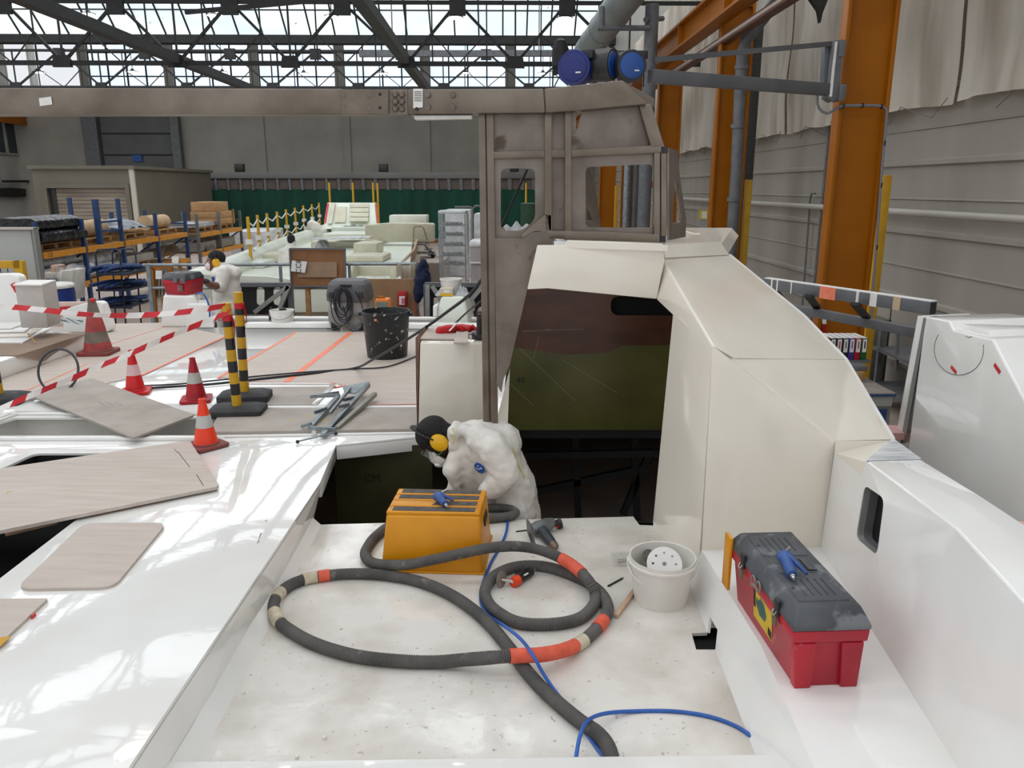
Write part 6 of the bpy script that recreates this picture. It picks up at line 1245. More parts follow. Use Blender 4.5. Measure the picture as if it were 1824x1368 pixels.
q_=PZ(642,404,.38); solo(MB().thick(lambda i,j: PY(610+42*i,403-4*math.sin(PI*i)*(.6+.4*math.sin(i*17))*(1-j)-j*.5,25.6+.7*j),18,6,.004),'white_cloth_heap',WHITE,'white cloth lying on the block in front of the console','cloth')
# yellow poles with ropes
pl=[(441,386),(458,383),(475,380),(493,377),(509,373),(525,370),(540,366),(555,364),(568,361)]
tops=[]
for k,(x,y) in enumerate(pl):
    Yp=.52*1390/(y-334)*1.0 if False else 16+15*k/8; p=PY(x,y,Yp); tops.append(p)
    t=thing('yellow_pole',('nearest','second','third','fourth','fifth','sixth','seventh','eighth','farthest')[k]+' slim yellow pole of the roped row left of the far boat','pole',V((p.x,p.y,FZ)),'yellow poles along the far boat')
    MB().cyl(V((p.x,p.y,FZ)),p,.035,8).build('pole_tube',YELP,t); MB().box(p-V((0,0,.5)),(.12,.12,.1)).build('rope_knot',WHITEP,t)
o=thing('safety_rope','pale ropes sagging between the yellow poles left of the far boat','rope',tops[0]-V((0,0,.5)))
for dz in (.1,.62):
    pts=[]
    for a,b in zip(tops,tops[1:]): pts+=[a-V((0,0,dz)),a.lerp(b,.5)-V((0,0,dz+.12))]
    MB().tube(pts+[tops[-1]-V((0,0,dz))],.018,5).build('rope_line',WHITEP,o)
for x,y0_,lab in ((586,325,'yellow pole rising behind the left side of the console'),(628,325,'yellow pole rising behind the middle of the console'),(664,325,'left one of two yellow poles behind the right side of the console'),(672,326,'right one of two yellow poles behind the console')):
    p=PY(x,y0_,31.); solo(MB().cyl(V((p.x,p.y,FZ)),p,.04,8),'yellow_pole',YELP,lab,'pole')
p=PY(937,326,33); solo(MB().cyl(V((p.x,p.y,FZ)),p,.04,8),'yellow_pole',YELP,'yellow pole seen through the left frame window','pole')
# ramp wall, step ladder
solo(MB().prism([PY(706,478,17.),PY(712,468,17.),PY(735,445,20.),PY(741,426,22),PY(741,445,22),PY(736,462,20),PY(712,490,17)],(.05,0,0)),'ramp_board',mat('tan ramp board',(178,150,126),(160,132,108),rough=.7,scale=3),'tan ramp side board at the right edge of the far boat','board')
zst=PY(750,460,22).z; a_=PY(733,460,20.6).x; b_=PY(784,460,20.6).x
solo(MB().prism([V((a_,20.6,FZ)),V((b_,20.6,FZ)),V((b_,20.6,zst)),V((a_,20.6,zst))],(0,2.2,0)),'staging_platform',CONC,'low dusty staging platform under the step ladder','platform')
solo(pb(MB(),741,427,780,433,24,.05),'wood_border',WOODB,'brown board edge behind the step ladder','board')
Ys=22.; sp_=lambda x,y,d=0: PY(x,y,Ys+d); zb_=zst; st=thing('step_ladder','grey mobile step ladder with striped handrails beside the far boat','step ladder',V((sp_(752,460).x,Ys,zb_)))
fl_=lambda x: V((sp_(x,460).x,Ys,zb_+.03))
MB().prism([sp_(736,434),sp_(757,434),sp_(757,437),sp_(736,437)],(0,.5,0)).build('platform',GALV,st)
for k,(x,y) in enumerate(((763,444),(769,454))): MB().prism([sp_(x-7,y),sp_(x+3,y),sp_(x+3,y+2),sp_(x-7,y+2)],(0,.5,0)).build('tread',GALV,st)
for d in (0,.5):
    MB().bar(sp_(736,436,d),fl_(736)+V((0,d,0)),.035).build('rear_leg',GREYP,st); MB().bar(sp_(756,436,d),fl_(772)+V((0,d,0)),.04).build('stringer',GREYP,st); MB().bar(fl_(736)+V((0,d,.1)),fl_(771)+V((0,d,.1)),.03).build('base_rail',GREYP,st)
    MB().tube([sp_(736,434,d),sp_(737,407,d),sp_(740,403,d),sp_(752,403,d),sp_(755,408,d),sp_(764,438,d)],.018,8).build('handrail',mat('brown striped rail',(110,92,74),(170,150,110),rough=.6,scale=14),st)
for x in (736,771): MB().lathe([(.02,-.02),(.06,-.02),(.06,.02),(.02,.02)],fl_(x)+V((0,0,.03)),12,M=Matrix.Rotation(PI/2,3,'X')).build('castor',BLK,st)
# caged shelf trolley with film-covered goods
Yc=19.; x0,x1=PY(783,450,Yc).x,PY(838,450,Yc).x; zt=PY(800,378,Yc).z
ct=thing('wire_shelf_trolley','tall wire shelf trolley with film covered shelves of bagged parts','shelf trolley',V(((x0+x1)/2,Yc+.3,FZ)))
for x in (x0,x1-.12):
    for d in (0,.6): MB().bar(V((x,Yc+d,FZ+.05)),V((x,Yc+d,zt)),.03).build('upright',GALV,ct)
zsh=[PY(800,y,Yc).z for y in (402,420,438,456,472)]
for k,z in enumerate(zsh):
    MB().box(((x0+x1)/2-.06,Yc+.3,z),(x1-x0-.12,.6,.025)).build('wire_shelf',GALV,ct)
    random.seed(20+k); mb=MB()
    for j in range(14): mb.ball((x0+.08+(x1-x0-.3)*j/13,Yc+.06+random.uniform(0,.1),z+.045),(.04,.05,.03+random.uniform(0,.02)),seg=8,n=5)
    o=mb.build('bagged_parts',mat('grey bagged parts',(150,148,134),(90,88,78),rough=.6,scale=22),ct); o['kind']='stuff'
mb=MB()
for j in range(7): mb.bar(V((x0+.0,Yc+.6*j/6,FZ+.1)),V((x0,Yc+.6*j/6,zt)),.008)
mb.build('wire_side',GALV,ct)
FILM=mat('thin clear film',(214,220,222),rough=.2,alpha=.28)
MB().thick(lambda i,j: V((x0-.01+(x1-x0-.1)*i,Yc-.03-.02*math.sin(i*9+j*6),FZ+.35+(zt-FZ-.35)*j)),14,16,.002).build('film_cover',FILM,ct); MB().box(((x0+x1)/2-.06,Yc+.3,zt),(x1-x0-.08,.64,.08)).build('film_top',PLASTIC_FILM,ct,bevel=.03); MB().box((x1-.09,Yc+.3,(zt+FZ)/2+.15),(.015,.6,zt-FZ-.4)).build('film_side',PLASTIC_FILM,ct)
for d in (0,.6): MB().box((x0+.03,Yc+d,FZ+.03),(.06,.06,.06)).build('castor',BLK,ct)
x0,x1=PY(792,385,23).x,PY(838,385,23).x; solo(MB().box(((x0+x1)/2,23.4,(FZ+PY(800,373,23).z)/2),(x1-x0,.7,PY(800,373,23).z-FZ)),'wrapped_pallet',PLASTIC_FILM,'film wrapped stack rising behind the wire shelf trolley','wrapped stack',bevel=.05)
o=thing('tube_frame_trolley','grey tube framed trolley with film wrapped goods beside the steel post','trolley',PY(850,420,17)); 
q_=lambda x,y,d=0: PY(x,y,17+d)
MB().tube([V((q_(842,500).x,17,FZ)),q_(842,372),q_(847,367),q_(870,367),V((q_(872,500).x,17,FZ))],.025,8).build('tube_frame',GREYP,o); MB().tube([q_(810,369,2),q_(838,369,2),q_(842,372,2),V((q_(842,480).x,19,FZ))],.025,8).build('tube_frame',GREYP,o); pb(MB(),844,380,868,425,17.1,.6).build('wrapped_goods',PLASTIC_FILM,o,bevel=.04)
o=thing('grey_cabinet','grey metal cabinet under film partly hidden by the steel post','cabinet',V((PY(852,500,12.5).x,12.5,FZ))); a=PY(838,440,12.5); b=PY(872,440,12.5)
MB().prism([V((a.x,12.5,FZ)),V((b.x,12.5,FZ)),V((b.x,12.5,PY(850,436,12.5).z)),V((a.x,12.5,PY(850,436,12.5).z))],(0,.6,0)).build('cabinet_body',mat('mauve grey metal',(150,144,144),(138,132,132),rough=.5),o,bevel=.006); MB().box(((a.x+b.x)/2,12.8,a.z+.05),(b.x-a.x+.03,.64,.1)).build('film_cover',PLASTIC_FILM,o,bevel=.03); MB().bar(PY(837,468,12.48),PY(870,468,12.48),.03,.02).build('push_bar',WHITEP,o)
# things behind the left frame window
solo(pb(MB(),927,362,953,481,24,.8),'green_machine',mat('dark green machine',(24,72,40),(18,58,32),rough=.5),'dark green machine seen through the left frame window','machine',bevel=.04)
solo(MB().thick(lambda i,j: PY(896+58*i,(411-(18*math.sin(PI*(.15+.8*i))*(.7+.3*math.sin(i*19))))*j+590*(1-j),14+.6*j),18,8,.004),'film_heap',PLASTIC_FILM,'heap of clear film seen at the bottom of the left frame window','film')
# ---- guard rail with brown notice board
Yr=10.4; rr=lambda x,y,d=0: PY(x,y,Yr+d); gr=thing('guard_rail','grey tube guard rail across the middle carrying the brown board','guard rail',V((rr(560,500).x,Yr,FZ)))
MB().cyl(rr(255,472),rr(742,470),.022,10).build('top_rail',GALV,gr); MB().cyl(rr(268,513),rr(640,513),.02,10).build('mid_rail',GALV,gr)
for x in (264,499,622,742): MB().bar(V((rr(x,500).x,Yr,FZ)),rr(x,471),.05 if x==264 else .035).build('rail_post',GALV,gr)
nb=thing('notice_board','brown framed board with lettered white card hung on the guard rail','board',rr(566,512,-.1))
MB().prism([rr(516,443,-.05),rr(614,443,-.05),rr(616,509,-.08),rr(519,511,-.08)],(0,.04,0)).build('board_panel',WOODB,nb); 
mb=MB(); 
for a,b in (((516,443),(614,443)),((614,443),(616,509)),((516,443),(519,511)),((519,511),(616,509))): mb.bar(rr(*a,-.08),rr(*b,-.1),.02)
mb.build('board_frame',GREYP,nb); MB().prism([rr(530,467,-.1),rr(600,467,-.1),rr(600,494,-.1),rr(530,494,-.1)],(0,.012,0)).build('plain_board',mat('plain fibreboard',(160,132,106),(150,122,98),rough=.8),nb)
cdb=MB().prism([rr(520,464,-.12),rr(547,466,-.14),rr(543,486,-.14),rr(518,483,-.12)],(0,.004,0)).build('lettered_card',PAPER,nb); text('CC8',.1,frame(rr(532,475,-.145),(.05,0,1),(-1,0,.05)),INK,'card_lettering',cdb)
MB().bar(rr(548,511,-.02),V((rr(549,556).x,Yr-.02,FZ)),.06).build('support_leg',WOODP,nb)
# ---- trestles
def tres(x0,y0_,x1,y1_,Yv,lab,holes,br):
    t=thing('steel_trestle',lab,'trestle',V((PY((x0+x1)/2,y1_,Yv).x,Yv,FZ))); T=lambda x,y,d=0: PY(x,y,Yv+d)
    zf=lambda x: V((T(x,y1_).x,Yv,FZ))
    MB().plate([T(x0,y0_),T(x1,y0_),T(x1,y1_+4),T(x0,y1_+4)],[rpoly([T(a,b),T(c,b),T(c,d),T(a,d)],.09) for a,b,c,d in holes],(0,.03,0)).build('web_plate',BLACKP,t)
    for a,b in br: MB().bar(T(*a,-.05),T(*b,-.05),.07,.05).build('brace',mat('pale grey brace',(158,158,156),(140,140,138),rough=.5),t)
    MB().bar(T(x0,y0_,-.03),T(x1,y0_,-.03),.07,.05).build('top_bar',GREYP,t)
    for x in (x0+2,x1-2): MB().bar(T(x,y0_),zf(x),.06).build('leg',GREYP,t)
tres(421,507,519,556,9.6,'dark steel trestle with oval holes and grey braces under the far boat, left',((456,512,471,544),(486,512,503,544)),(((515,509),(454,556)),((515,509),(498,552)),))
tres(757,507,866,590,9.2,'dark steel trestle with grey braces behind the white moulded block, right',((772,530,780,552),(836,535,846,555)),(((762,507),(762,590)),((770,509),(790,540)),((862,507),(830,545))))
solo(pb(MB(),440,518,600,536,14,.1),'hull_support_beam',mat('tan timber',(176,150,118),(150,124,94),rough=.8,scale=4),'long tan timber support under the far boat behind the trestle','beam')
solo(MB().prism([PY(585,516,13),PY(602,516,13),PY(602,540,13),PY(596,530,13)],(0,.3,0)),'bow_tip',GELG,'pointed white corner piece beside the vacuum cleaner','moulding')
# ---- board box, extinguisher, cloth, jacket, orange case
solo(MB().prism([PY(655,497,9.9),PY(738,497,9.9),PY(742,680,9.9),PY(655,680,9.9)],(0,.03,0)),'fibreboard_screen',mat('tan fibreboard',(156,122,90),(140,108,78),rough=.7,scale=3),'tan fibreboard screen behind the black bin','board')
e=thing('extinguisher_sign','red fire equipment box with white label on the fibreboard screen','fire box',PY(716,546,9.8)); pb(MB(),708,520,724,546,9.78,.1).build('red_box',RED,e,bevel=.006); pb(MB(),711,528,721,543,9.765,.012).build('white_label',PAPER,e); pb(MB(),715,531,721,541,9.76,.004).build('red_print',mat('pink print',(204,110,130),rough=.6),e)
solo(MB().thick(lambda i,j: PY(706+34*i*(1-j*.62)+j*16-j*3*math.sin(i*6),467+10*math.sin(PI*i)*(1-j)*.6+57*j,10.25-.06*math.sin(i*11)*(1-.4*j)-.03*math.sin(j*8)),16,18,.01),'draped_cloth',mat('cream cloth',(214,206,190),(196,188,172),rough=.9,scale=5),'cream cloth draped over the guard rail in front of the fibreboard','cloth')
jk=thing('blue_jacket','dark navy jacket hanging on a grey stand right of the draped cloth','jacket',PY(752,535,9.7)); J=lambda x,y,d=0: PY(x,y,9.7+d); mb=MB(); limb(mb,[J(753,468),J(752,490),J(747,520),J(744,534)],[.05,.085,.08,.04],12); limb(mb,[J(754,470),J(759,495),J(760,522)],[.05,.06,.035],12); limb(mb,[J(752,470),J(746,500),J(745,525)],[.045,.06,.04],12); remesh(mb,'jacket_cloth',mat('navy cloth',(22,34,66),(14,24,50),rough=.9,scale=8),jk,.014,4,.04,.09); MB().bar(V((J(757,500).x,9.8,FZ)),J(757,468,.1),.04).build('stand_post',GALV,jk); MB().bar(J(742,512,.05),J(757,508,.08),.03).build('stand_arm',GALV,jk)
c_=thing('orange_case','grey tool case with orange frame behind the black bin','case',PZ(680,583,ZD+.004)); pb(MB(),667,533,692,582,7.75,.16).build('case_rim',mat('orange case plastic',(226,124,30),(214,112,22),rough=.5),c_,bevel=.02); pb(MB(),669,538,690,578,7.735,.02).build('case_front',mat('grey green case',(104,116,108),rough=.6),c_); MB().tube([PY(674,534,7.8),PY(675,529,7.8),PY(684,529,7.8),PY(685,534,7.8)],.012,8).build('case_handle',ORNG,c_)
solo(MB().lathe([(.13,0),(.03,.5),(.02,.5)],V((PY(737,490,15).x,15,FZ)),14),'traffic_cone',CR,'small red cone standing far behind the navy jacket','cone')
# ---- white moulded block with boxes on it
yb=8.1; Bk=lambda x,y,d=0: PY(x,y,yb+d); zt=Bk(800,530).z; wb=thing('moulded_block','white moulded block carrying carton, bags and bucket right of the vacuum','block',V((Bk(803,562).x,yb,ZD)))
MB().loft([[V((Bk(772,562).x,yb,ZD+.002)),V((Bk(836,562).x,yb,ZD+.002)),V((Bk(840,562).x,yb+.5,ZD+.002)),V((Bk(772,562).x,yb+.5,ZD+.002))],[V((Bk(784,530).x,yb+.08,zt)),V((Bk(826,530).x,yb+.08,zt)),V((Bk(826,530).x,yb+.45,zt)),V((Bk(784,530).x,yb+.45,zt))]]).build('block_body',GELG,wb,bevel=.03,seg=3); pb(MB(),771,545,778,564,yb-.02,.4).build('side_flange',GEL,wb,bevel=.01)
ca=thing('carton','white and yellow carton standing on the moulded block','carton',V((Bk(795,528).x,yb+.15,zt))); a,b=Bk(784,520,.1).x,Bk(806,520,.1).x; ht=Bk(795,514,.1).z
MB().prism([V((a,yb+.1,zt+.002)),V((b,yb+.1,zt+.002)),V((b,yb+.1,ht)),V((a,yb+.1,ht))],(0,.14,0)).build('carton_body',mat('beige carton',(206,196,176),rough=.8),ca); MB().prism([V((a-.002,yb+.096,zt+.002)),V((b+.002,yb+.096,zt+.002)),V((b+.002,yb+.096,zt+.03)),V((a-.002,yb+.096,zt+.03))],(0,.003,0)).build('yellow_band',mat('carton yellow',(222,176,40),rough=.7),ca); MB().prism([V((a+.04,yb+.096,zt+.034)),V((b-.03,yb+.096,zt+.034)),V((b-.03,yb+.096,ht-.012)),V((a+.04,yb+.096,ht-.012))],(0,.002,0)).build('carton_label',PAPER,ca)
c=V((Bk(803,512,.3).x,yb+.33,zt+.002)); hb=Bk(803,496,.33).z-c.z; bk=thing('bucket','white bucket standing on the moulded block behind the carton','bucket',c); MB().lathe([(.001,0),(.1,.0),(.115,hb*.9),(.122,hb*.9),(.122,hb),(.112,hb),(.095,.01),(.001,.01)],c,24).build('bucket_shell',WHITEP,bk); MB().tube([c+V((-.118*math.cos(a),-.1*math.sin(a),hb*.85-.05*math.sin(a))) for a in [PI*k/10 for k in range(11)]],.003,6).build('wire_handle',CHROME,bk)
for k,(x,y,s_,lab) in enumerate(((776,522,.09,'crumpled clear bag on the left of the moulded block'),(820,521,.1,'crumpled white and red bag beside the carton'))):
    c=V((Bk(x,y).x+(.05 if k==0 else 0),yb+.2,zt+.002)); solo(MB().thick(lambda i,j: c+V((s_*1.2*(i-.5)*2*.7,s_*(j-.5)*1.6,s_*1.1*math.sin(PI*i)*math.sin(PI*j)*(.75+.35*math.sin(i*17+k)*math.cos(j*13)))),14,12,.003),'plastic_bag',PLASTIC_FILM,lab,'bag')
# ---- racks along the left
RU=-8.
def rk(px,py): return huv(HU(px,py,RU))
vs=[-RU*1390/(890-px) for px in (87,167,234,295,346)]
zU=rk(95,447)[2]; zLo=rk(140,503)[2]
RKO=mat('rack orange',(214,142,28),(200,130,22),rough=.5,scale=5)
def rack(name,lab,vs,cup,cbeam,tops,zz,dep=1.):
    t=thing(name,lab,'rack',H(RU-dep/2,(vs[0]+vs[-1])/2,FZ))
    for k,v in enumerate(vs):
        for u,zt in ((RU,tops[k]),(RU-dep,tops[k]+.02)): MB().hbox(u-.035,u+.035,v-.035,v+.035,FZ,zt).build('upright',cup,t)
        MB().bar(H(RU-.02,v,zz[0]-.1),H(RU-dep,v,zz[0]-.75),.04).build('diagonal_brace',cup,t); MB().bar(H(RU,v,zz[0]+.22),H(RU-dep,v,zz[0]+.22),.04).build('cross_brace',cup,t)
    for a,b in zip(vs,vs[1:]):
        for z in zz:
            MB().hbox(RU+.0,RU+.05,a+.05,b-.05,z-.11,z).build('beam',cbeam,t); MB().hbox(RU-dep-.05,RU-dep,a+.05,b-.05,z-.11,z).build('beam',cbeam,t); MB().hbox(RU-dep,RU+.0,a+.06,b-.06,z-.03,z-.008).build('shelf_deck',WOODP,t)
    return t
tp=rk(85,394)[2]; bt=rack('pallet_rack','blue and orange pallet rack stacked with wrapped rolls along the left',vs,DBLUE,RKO,[tp,tp,rk(236,353)[2],tp,tp],(zU,zLo))
z=rk(236,353)[2]; MB().bar(H(RU-.0,vs[2]-.9,z-.45),H(RU,vs[2],z-.45),.04).build('ladder_rung',DBLUE,bt); MB().hbox(RU-.05,RU+.05,vs[2]-.98,vs[2]-.9,zU,z).build('upright',DBLUE,bt); MB().bar(H(RU,vs[2]-.9,zU+.25),H(RU,vs[2],zU+.25),.04).build('ladder_rung',DBLUE,bt)
text('135',.12,frame(H(RU+.052,vs[0]+.25,zU-.055),HA,(0,0,1)),INK,'rack_number',bt)
vg=[-RU*1390/(890-px) for px in (366,404,441)]; zg=huv(HU(404,408,RU))[2]; zg2=huv(HU(404,440,RU))[2]
rack('pallet_rack','grey and orange pallet rack with sheets and crates beyond the blue rack',vg,GREYP,RKO,[zg+.5]*3,(zg,zg2))
# pallets
def pallet(c,lab,L=1.1):
    t=thing('pallet',lab,'pallet',c,'pallets on the racks')
    for k in range(5): MB().box(c+HR*(-.36+.18*k)+V((0,0,.115)),(.1,L,.02),rot=(0,0,HROT)).build('top_board',WOODP,t)
    for k in range(3): MB().box(c+HA*((k-1)*(L/2-.06))+V((0,0,.07)),(.8,.1,.07),rot=(0,0,HROT)).build('stringer',WOODP,t); 
    MB().box(c+V((0,0,.012)),(.8,L,.02),rot=(0,0,HROT)).build('bottom_board',WOODP,t); return t
mid=lambda k: (vs[k]+vs[k+1])/2
p0=pallet(H(RU-.5,mid(0),zU),'wooden pallet under the black wrapped bundles on the upper rack level')
for v,z,lab in ((mid(1),zU,'wooden pallet under the long beige roll on the upper rack level'),(mid(2),zU,'wooden pallet under the silver wrapped pack on the upper rack level'),(mid(3),zU,'wooden pallet under the short beige roll on the upper rack level'),(mid(0),zLo,'wooden pallet under the silver tubes on the lower rack level'),(mid(2),zLo,'wooden pallet under the flat board pack on the lower rack level'),((vg[0]+vg[1])/2,zg,'wooden pallet under flat sheets on the grey rack'),((vg[1]+vg[2])/2,zg,'wooden pallet under the crates on the grey rack')):
    dup(p0,loc=H(RU-.5,v,z),label=lab)
def roll(c,L,r,m,nm,lab,n=1,ax=None,wob=.1):
    ax=(ax or HA).normalized(); pts=[c+ax*(L*(k/10-.5)) for k in range(11)]
    return solo(MB().tube(pts,[r*(1-wob*.5+wob*random.random()) for _ in pts],14),nm,m,lab,'roll' if 'roll' in nm else 'bundle')
BFILM=mat('black shiny film',(14,15,18),(34,38,44),rough=.25,scale=9,bump=.7,bscale=14); BROLL=mat('beige kraft roll',(206,176,140),(190,160,124),rough=.7,scale=5); SIL=mat('silver film',(206,209,214),(168,174,182),rough=.22,metal=.15,scale=6,bump=.5,bscale=9)
zp=.127
for k,(dz,du,lab) in enumerate(((.14,.1,'lower black wrapped bundle on the upper rack level'),(.36,-.05,'upper black wrapped bundle on the upper rack level'))):
    c=H(RU-.35+du*.6,mid(0)+.05,zU+dz+.11); solo(MB().loft([[c+HA*(1.5*(t/24-.5))+HR*(.36*math.cos(a)*(1+.06*math.sin(t*1.9+k)))+V((0,0,.125*math.copysign(abs(math.sin(a))**.6,math.sin(a))*(1+.14*math.sin(t*2.3+a*3)))) for a in [2*PI*q/18 for q in range(18)]] for t in range(25)]),'wrapped_bundle',BFILM,lab,'bundle')
roll(H(RU-.4,mid(1),zU+zp+.17),1.5,.17,BROLL,'kraft_roll','long beige kraft roll on the upper rack level')
solo(MB().thick(lambda i,j: H(RU-.05-.9*j,mid(2)-.7+1.4*i,zU+zp+.02+.3*math.sin(PI*min(max(j,.03),.97))**.35*math.sin(PI*min(max(i,.03),.97))**.3*(.85+.15*math.sin(i*23+j*9))),26,14,.01),'silver_pack',SIL,'silver film wrapped pack on the upper rack level','bundle')
roll(H(RU-.4,mid(3),zU+zp+.16),1.1,.17,BROLL,'kraft_roll','short beige roll beyond the silver pack on the upper rack level')
for k,(du,dz,lab) in enumerate(((0.,.1,'front silver wrapped tube on the lower rack level'),(-.3,.11,'middle silver wrapped tube on the lower rack level'),(-.15,.3,'top silver wrapped tube on the lower rack level'),(-.55,.12,'rear silver wrapped tube on the lower rack level'))): roll(H(RU-.12+du,mid(0)+.1,zLo+zp+dz),2.0,.11,SIL,'silver_tube',lab)
for k,(du,dz,lab) in enumerate(((0.,.12,'lower silver roll in the second bay of the lower rack level'),(-.1,.34,'upper silver roll in the second bay of the lower rack level'))): roll(H(RU-.2+du,mid(1)+.1,zLo+dz),1.35,.13,SIL,'silver_roll',lab)
solo(MB().box(H(RU-.45,mid(2),zLo+zp+.09),(.8,1.4,.16),rot=(0,0,HROT)),'board_pack',mat('grey board pack',(170,166,156),(150,146,138),rough=.6,scale=4),'flat grey board pack on the lower rack level','board pack',bevel=.01)
solo(MB().thick(lambda i,j: H(RU-.05-.8*j,mid(3)-.6+1.2*i,zLo+.03+.38*math.sin(PI*min(max(i,.03),.97))**.5*(1-.5*j)),16,8,.01),'covered_load',mat('grey cover',(168,160,150),(150,142,132),rough=.8,scale=4),'grey covered load in the last bay of the lower rack level','load')
for k,(v,lab) in enumerate(((vg[0]+.85,'flat film wrapped sheets on the grey rack'),)): solo(MB().box(H(RU-.5,v,zg+zp+.07),(.8,1.5,.12),rot=(0,0,HROT)),'sheet_pack',SIL,lab,'sheets',bevel=.01)
v=(vg[1]+vg[2])/2; cr=thing('wooden_crate','open slatted wooden crate on top of the grey rack','crate',H(RU-.5,v,zg+zp))
for k in range(2): MB().hbox(RU-.9,RU-.1,v-.65,v+.65,zg+zp+.01+.19*k,zg+zp+.19+.19*k).build('crate_tier',CARD,cr,bevel=.006)
for vv in (v-.6,v+.6): MB().hbox(RU-.1,RU-.06,vv-.05,vv+.05,zg+zp,zg+zp+.42).build('corner_batten',WOODP,cr)
solo(MB().box(H(RU-.55,v+.0,zg+zp+.52),(.7,1.1,.26),rot=(0,0,HROT)),'cardboard_box',CARD,'brown cardboard box on top of the wooden crate','box',bevel=.006)
for k,v in enumerate((vg[0]+.8,vg[1]+.8)): solo(MB().box(H(RU-.5,v,zg2+.13),(.85,1.4,.24),rot=(0,0,HROT)),'sheet_stack',mat('grey stacked sheets',(150,146,138),(128,124,116),rough=.6,scale=5,stretch=(1,1,9)),('stack of grey sheets on the near lower level of the grey rack','stack of grey sheets on the far lower level of the grey rack')[k],'sheets',bevel=.01)
solo(MB().thick(lambda i,j: H(RU+.06-.2*(1-j),vg[0]+.6+.7*i,zg2+.3-.5*j+.03*math.sin(i*12)),12,8,.006),'hanging_sheet',mat('crumpled cloth',(150,146,136),(124,120,110),rough=.8,scale=6),'crumpled cover sheet hanging from the grey rack','cover')
solo(MB().hbox(RU-.6,RU+.5,25.4,27.8,FZ,.25),'film_wrapped_pallets',PLASTIC_FILM,'film wrapped goods in a cage behind the yellow poles','wrapped goods',bevel=.05)
# ---- mixing machine with blue drum, hose trolley, yellow frames
y1=11.; Mq=lambda x,y,d=0: PY(x,y,y1+d); mm=thing('mixing_machine','beige control cabinet machine draped in film beside the blue drum','machine',V((Mq(108,540).x,y1,FZ)))
pb(MB(),79,486,106,520,y1,.3).build('control_box',mat('beige machine',(176,168,156),(164,156,144),rough=.5),mm,bevel=.01); pb(MB(),74,496,97,512,y1-.14,.14).build('control_panel',GREYP,mm,bevel=.01); MB().ball(Mq(86,503,-.15),(.05,.012,.05)).build('dial',DKST,mm); pb(MB(),106,482,124,536,y1-.05,.4).build('side_panel',WHITEP,mm,bevel=.008); pb(MB(),115,508,121,520,y1-.06,.02).build('hazard_label',ORNG,mm); MB().thick(lambda i,j: Mq(100+34*i-6*j+2*math.sin(i*7+j*4),473+64*j*(.4+.6*i)+4*math.sin(i*5),-.1+.03*math.sin(i*13)),14,14,.004).build('film_cover',mat('loose clear cover',(206,204,198),rough=.2,alpha=.5),mm); pb(MB(),88,472,104,486,y1+.1,.2).build('hopper',mat('rusty red parts',(120,50,44),(190,170,150),rough=.6,scale=12),mm,bevel=.03)
for x in (84,120): MB().bar(Mq(x,520,.2),V((Mq(x,520,.2).x,y1+.2,FZ)),.06).build('leg',GREYP,mm)
c=V((Mq(93,540,-.6).x,y1-.55,FZ)); hd_=PY(93,516,y1-.8).z-FZ; dr=thing('blue_drum','blue drum with white lid in front of the mixing machine','drum',c); MB().lathe([(.26,0),(.27,.02),(.27,hd_*.5),(.28,hd_*.52),(.27,hd_*.54),(.27,hd_*.96),(.26,hd_)],c,28).build('drum_shell',mat('deep blue drum',(22,50,124),(18,42,104),rough=.4),dr); MB().lathe([(.275,hd_),(.275,hd_+.03),(.26,hd_+.05)],c,28).build('drum_lid',WHITEP,dr)
y2=11.6; Tq=lambda x,y,d=0: PY(x,y,y2+d); ht=thing('hose_trolley','dark blue tube trolley with three shelves of blue hoses','trolley',V((Tq(208,550).x,y2,FZ)))
TRB=mat('dark navy tube',(34,40,62),(28,32,52),rough=.5)
for d in (0,.7):
    MB().tube([V((Tq(176 if d==0 else 200,550,d).x,y2+d,FZ+.05)),Tq(170 if d==0 else 200,452,d),Tq(174 if d==0 else 203,445,d),Tq(206 if d==0 else 236,443,d),Tq(213 if d==0 else 241,449,d),V((Tq(219 if d==0 else 247,550,d).x,y2+d,FZ+.05))],.013,8).build('hoop_frame',TRB,ht)
BH=mat('blue bundled hoses',(44,72,124),(30,50,92),rough=.6,scale=16)
random.seed(4)
for k,y in enumerate((487,515,545)):
    z=Tq(205,y).z; MB().box((Tq(208,y).x,y2+.3,z),(.48,.9,.03)).build('trolley_shelf',TRB,ht)
    t=thing('hose_bundle',('bundle of blue hoses on the top shelf of the trolley','bundle of blue hoses on the middle shelf of the trolley','bundle of blue hoses on the bottom shelf of the trolley')[k],'hoses',V((Tq(208,y).x,y2+.3,z+.02)))
    for j in range(6): 
        a=V((Tq(180+8*j,y).x,y2-.02+random.uniform(-.06,.1),z+.045+.03*(j%2))); MB().tube(spl([a+V((-.1-.05*random.random(),-.1,-.03+.05*random.random())),a+V((0,.12,.03)),a+V((.16,.3,.02*random.random())),a+V((.2*random.random(),.6,0))],9),.026,8).build('hose',BH,t)
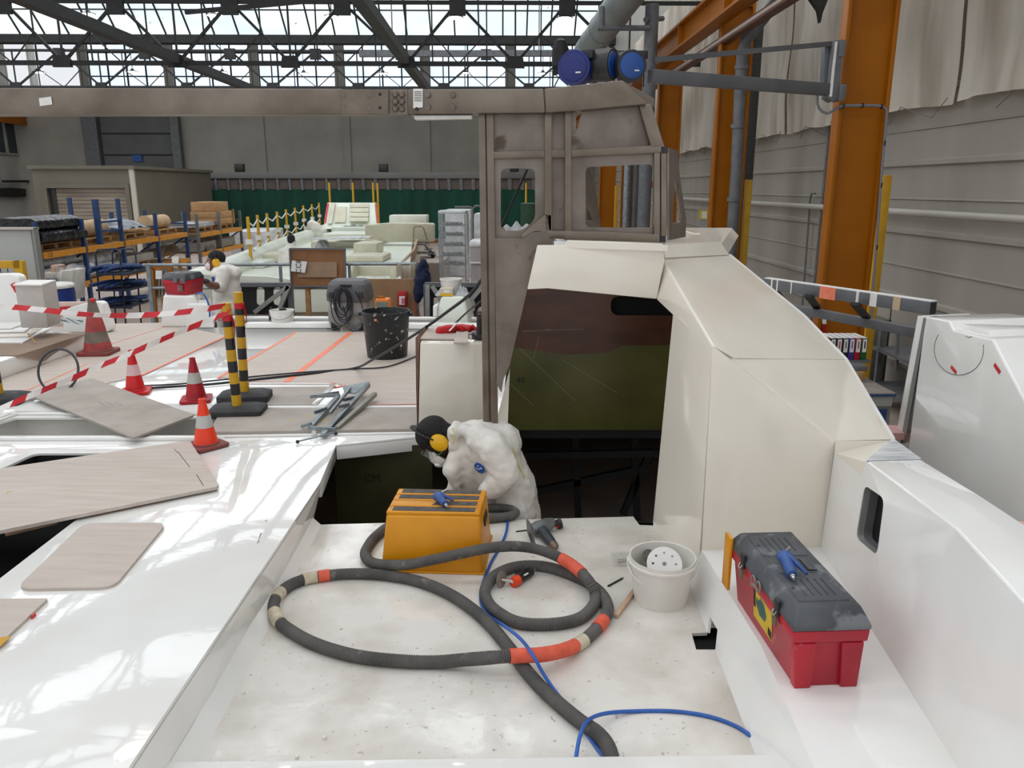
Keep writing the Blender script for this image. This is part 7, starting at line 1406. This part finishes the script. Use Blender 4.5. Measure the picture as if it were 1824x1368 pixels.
for x,lab,x2 in ((271,'yellow framed rack of grey panels left of the guard rail post, nearer one',304),(288,'yellow framed rack of grey panels behind the nearer yellow frame',320)):
    Yv=10.9 if x==271 else 11.6; F=lambda a,b,d=0: PY(a,b,Yv+d); t=thing('panel_frame_cart',lab,'cart',V((F(x+10,540).x,Yv,FZ)))
    for xx in (x,x2): MB().bar(V((F(xx,540).x,Yv,FZ)),F(xx,477 if xx==x else 468),.05).build('frame_post',ORNG,t)
    MB().bar(F(x,477),F(x2,468),.05).build('frame_top',ORNG,t); MB().bar(F(x,514),F(x2,510),.04).build('frame_rail',ORNG,t)
    for k in range(4): MB().prism([F(x+4+6*k,482,.05),F(x+8+6*k,481,.05),F(x+8+6*k,530,.05),F(x+4+6*k,531,.05)],(0,.4,0)).build('stored_panel',mat('grey panel edges',(164,156,144),(140,132,122),rough=.7),t)
    pb(MB(),x+6 if x==271 else x+18,482 if x==271 else 457,x+17 if x==271 else x+30,497 if x==271 else 474,Yv-.06,.006).build('paper_notice',PAPER,t)
    MB().prism([V((F(x,540).x,Yv,FZ+.02)),V((F(x2,540).x,Yv,FZ+.02)),V((F(x2,540).x,Yv,FZ+.1)),V((F(x,540).x,Yv,FZ+.1))],(0,.5,0)).build('cart_base',ORNG,t)
# ---- one group name for each set of repeats
GR={'high_bay_lamp':'high bay lamps under the roof','roof_truss':'roof trusses','steel_column':'orange steel columns along the right','canvas_tarpaulin':'tarpaulins on the right wall','hose_reel':'hose reels on the jib end','barrier_post':'striped barrier posts','traffic_cone':'traffic cones','air_blow_gun':'blue blow guns','silver_tube':'silver wrapped tubes on the rack','silver_roll':'silver rolls on the rack','wrapped_bundle':'black wrapped bundles','kraft_roll':'beige rolls on the rack','hose_bundle':'blue hose bundles on the trolley','barrier_tape':'barrier tapes','panel_frame_cart':'yellow framed carts','steel_trestle':'steel trestles','floodlight':'floodlights on the green screen','sanding_disc':'sanding discs in the bucket','roof_brace':'roof braces','bucket':'white buckets','person':'workers in white coveralls'}
for o in list(SC.objects):
    if o.parent is None and 'label' in o and 'group' not in o:
        b=o.name.split('.')[0]
        if b in GR: o['group']=GR[b]
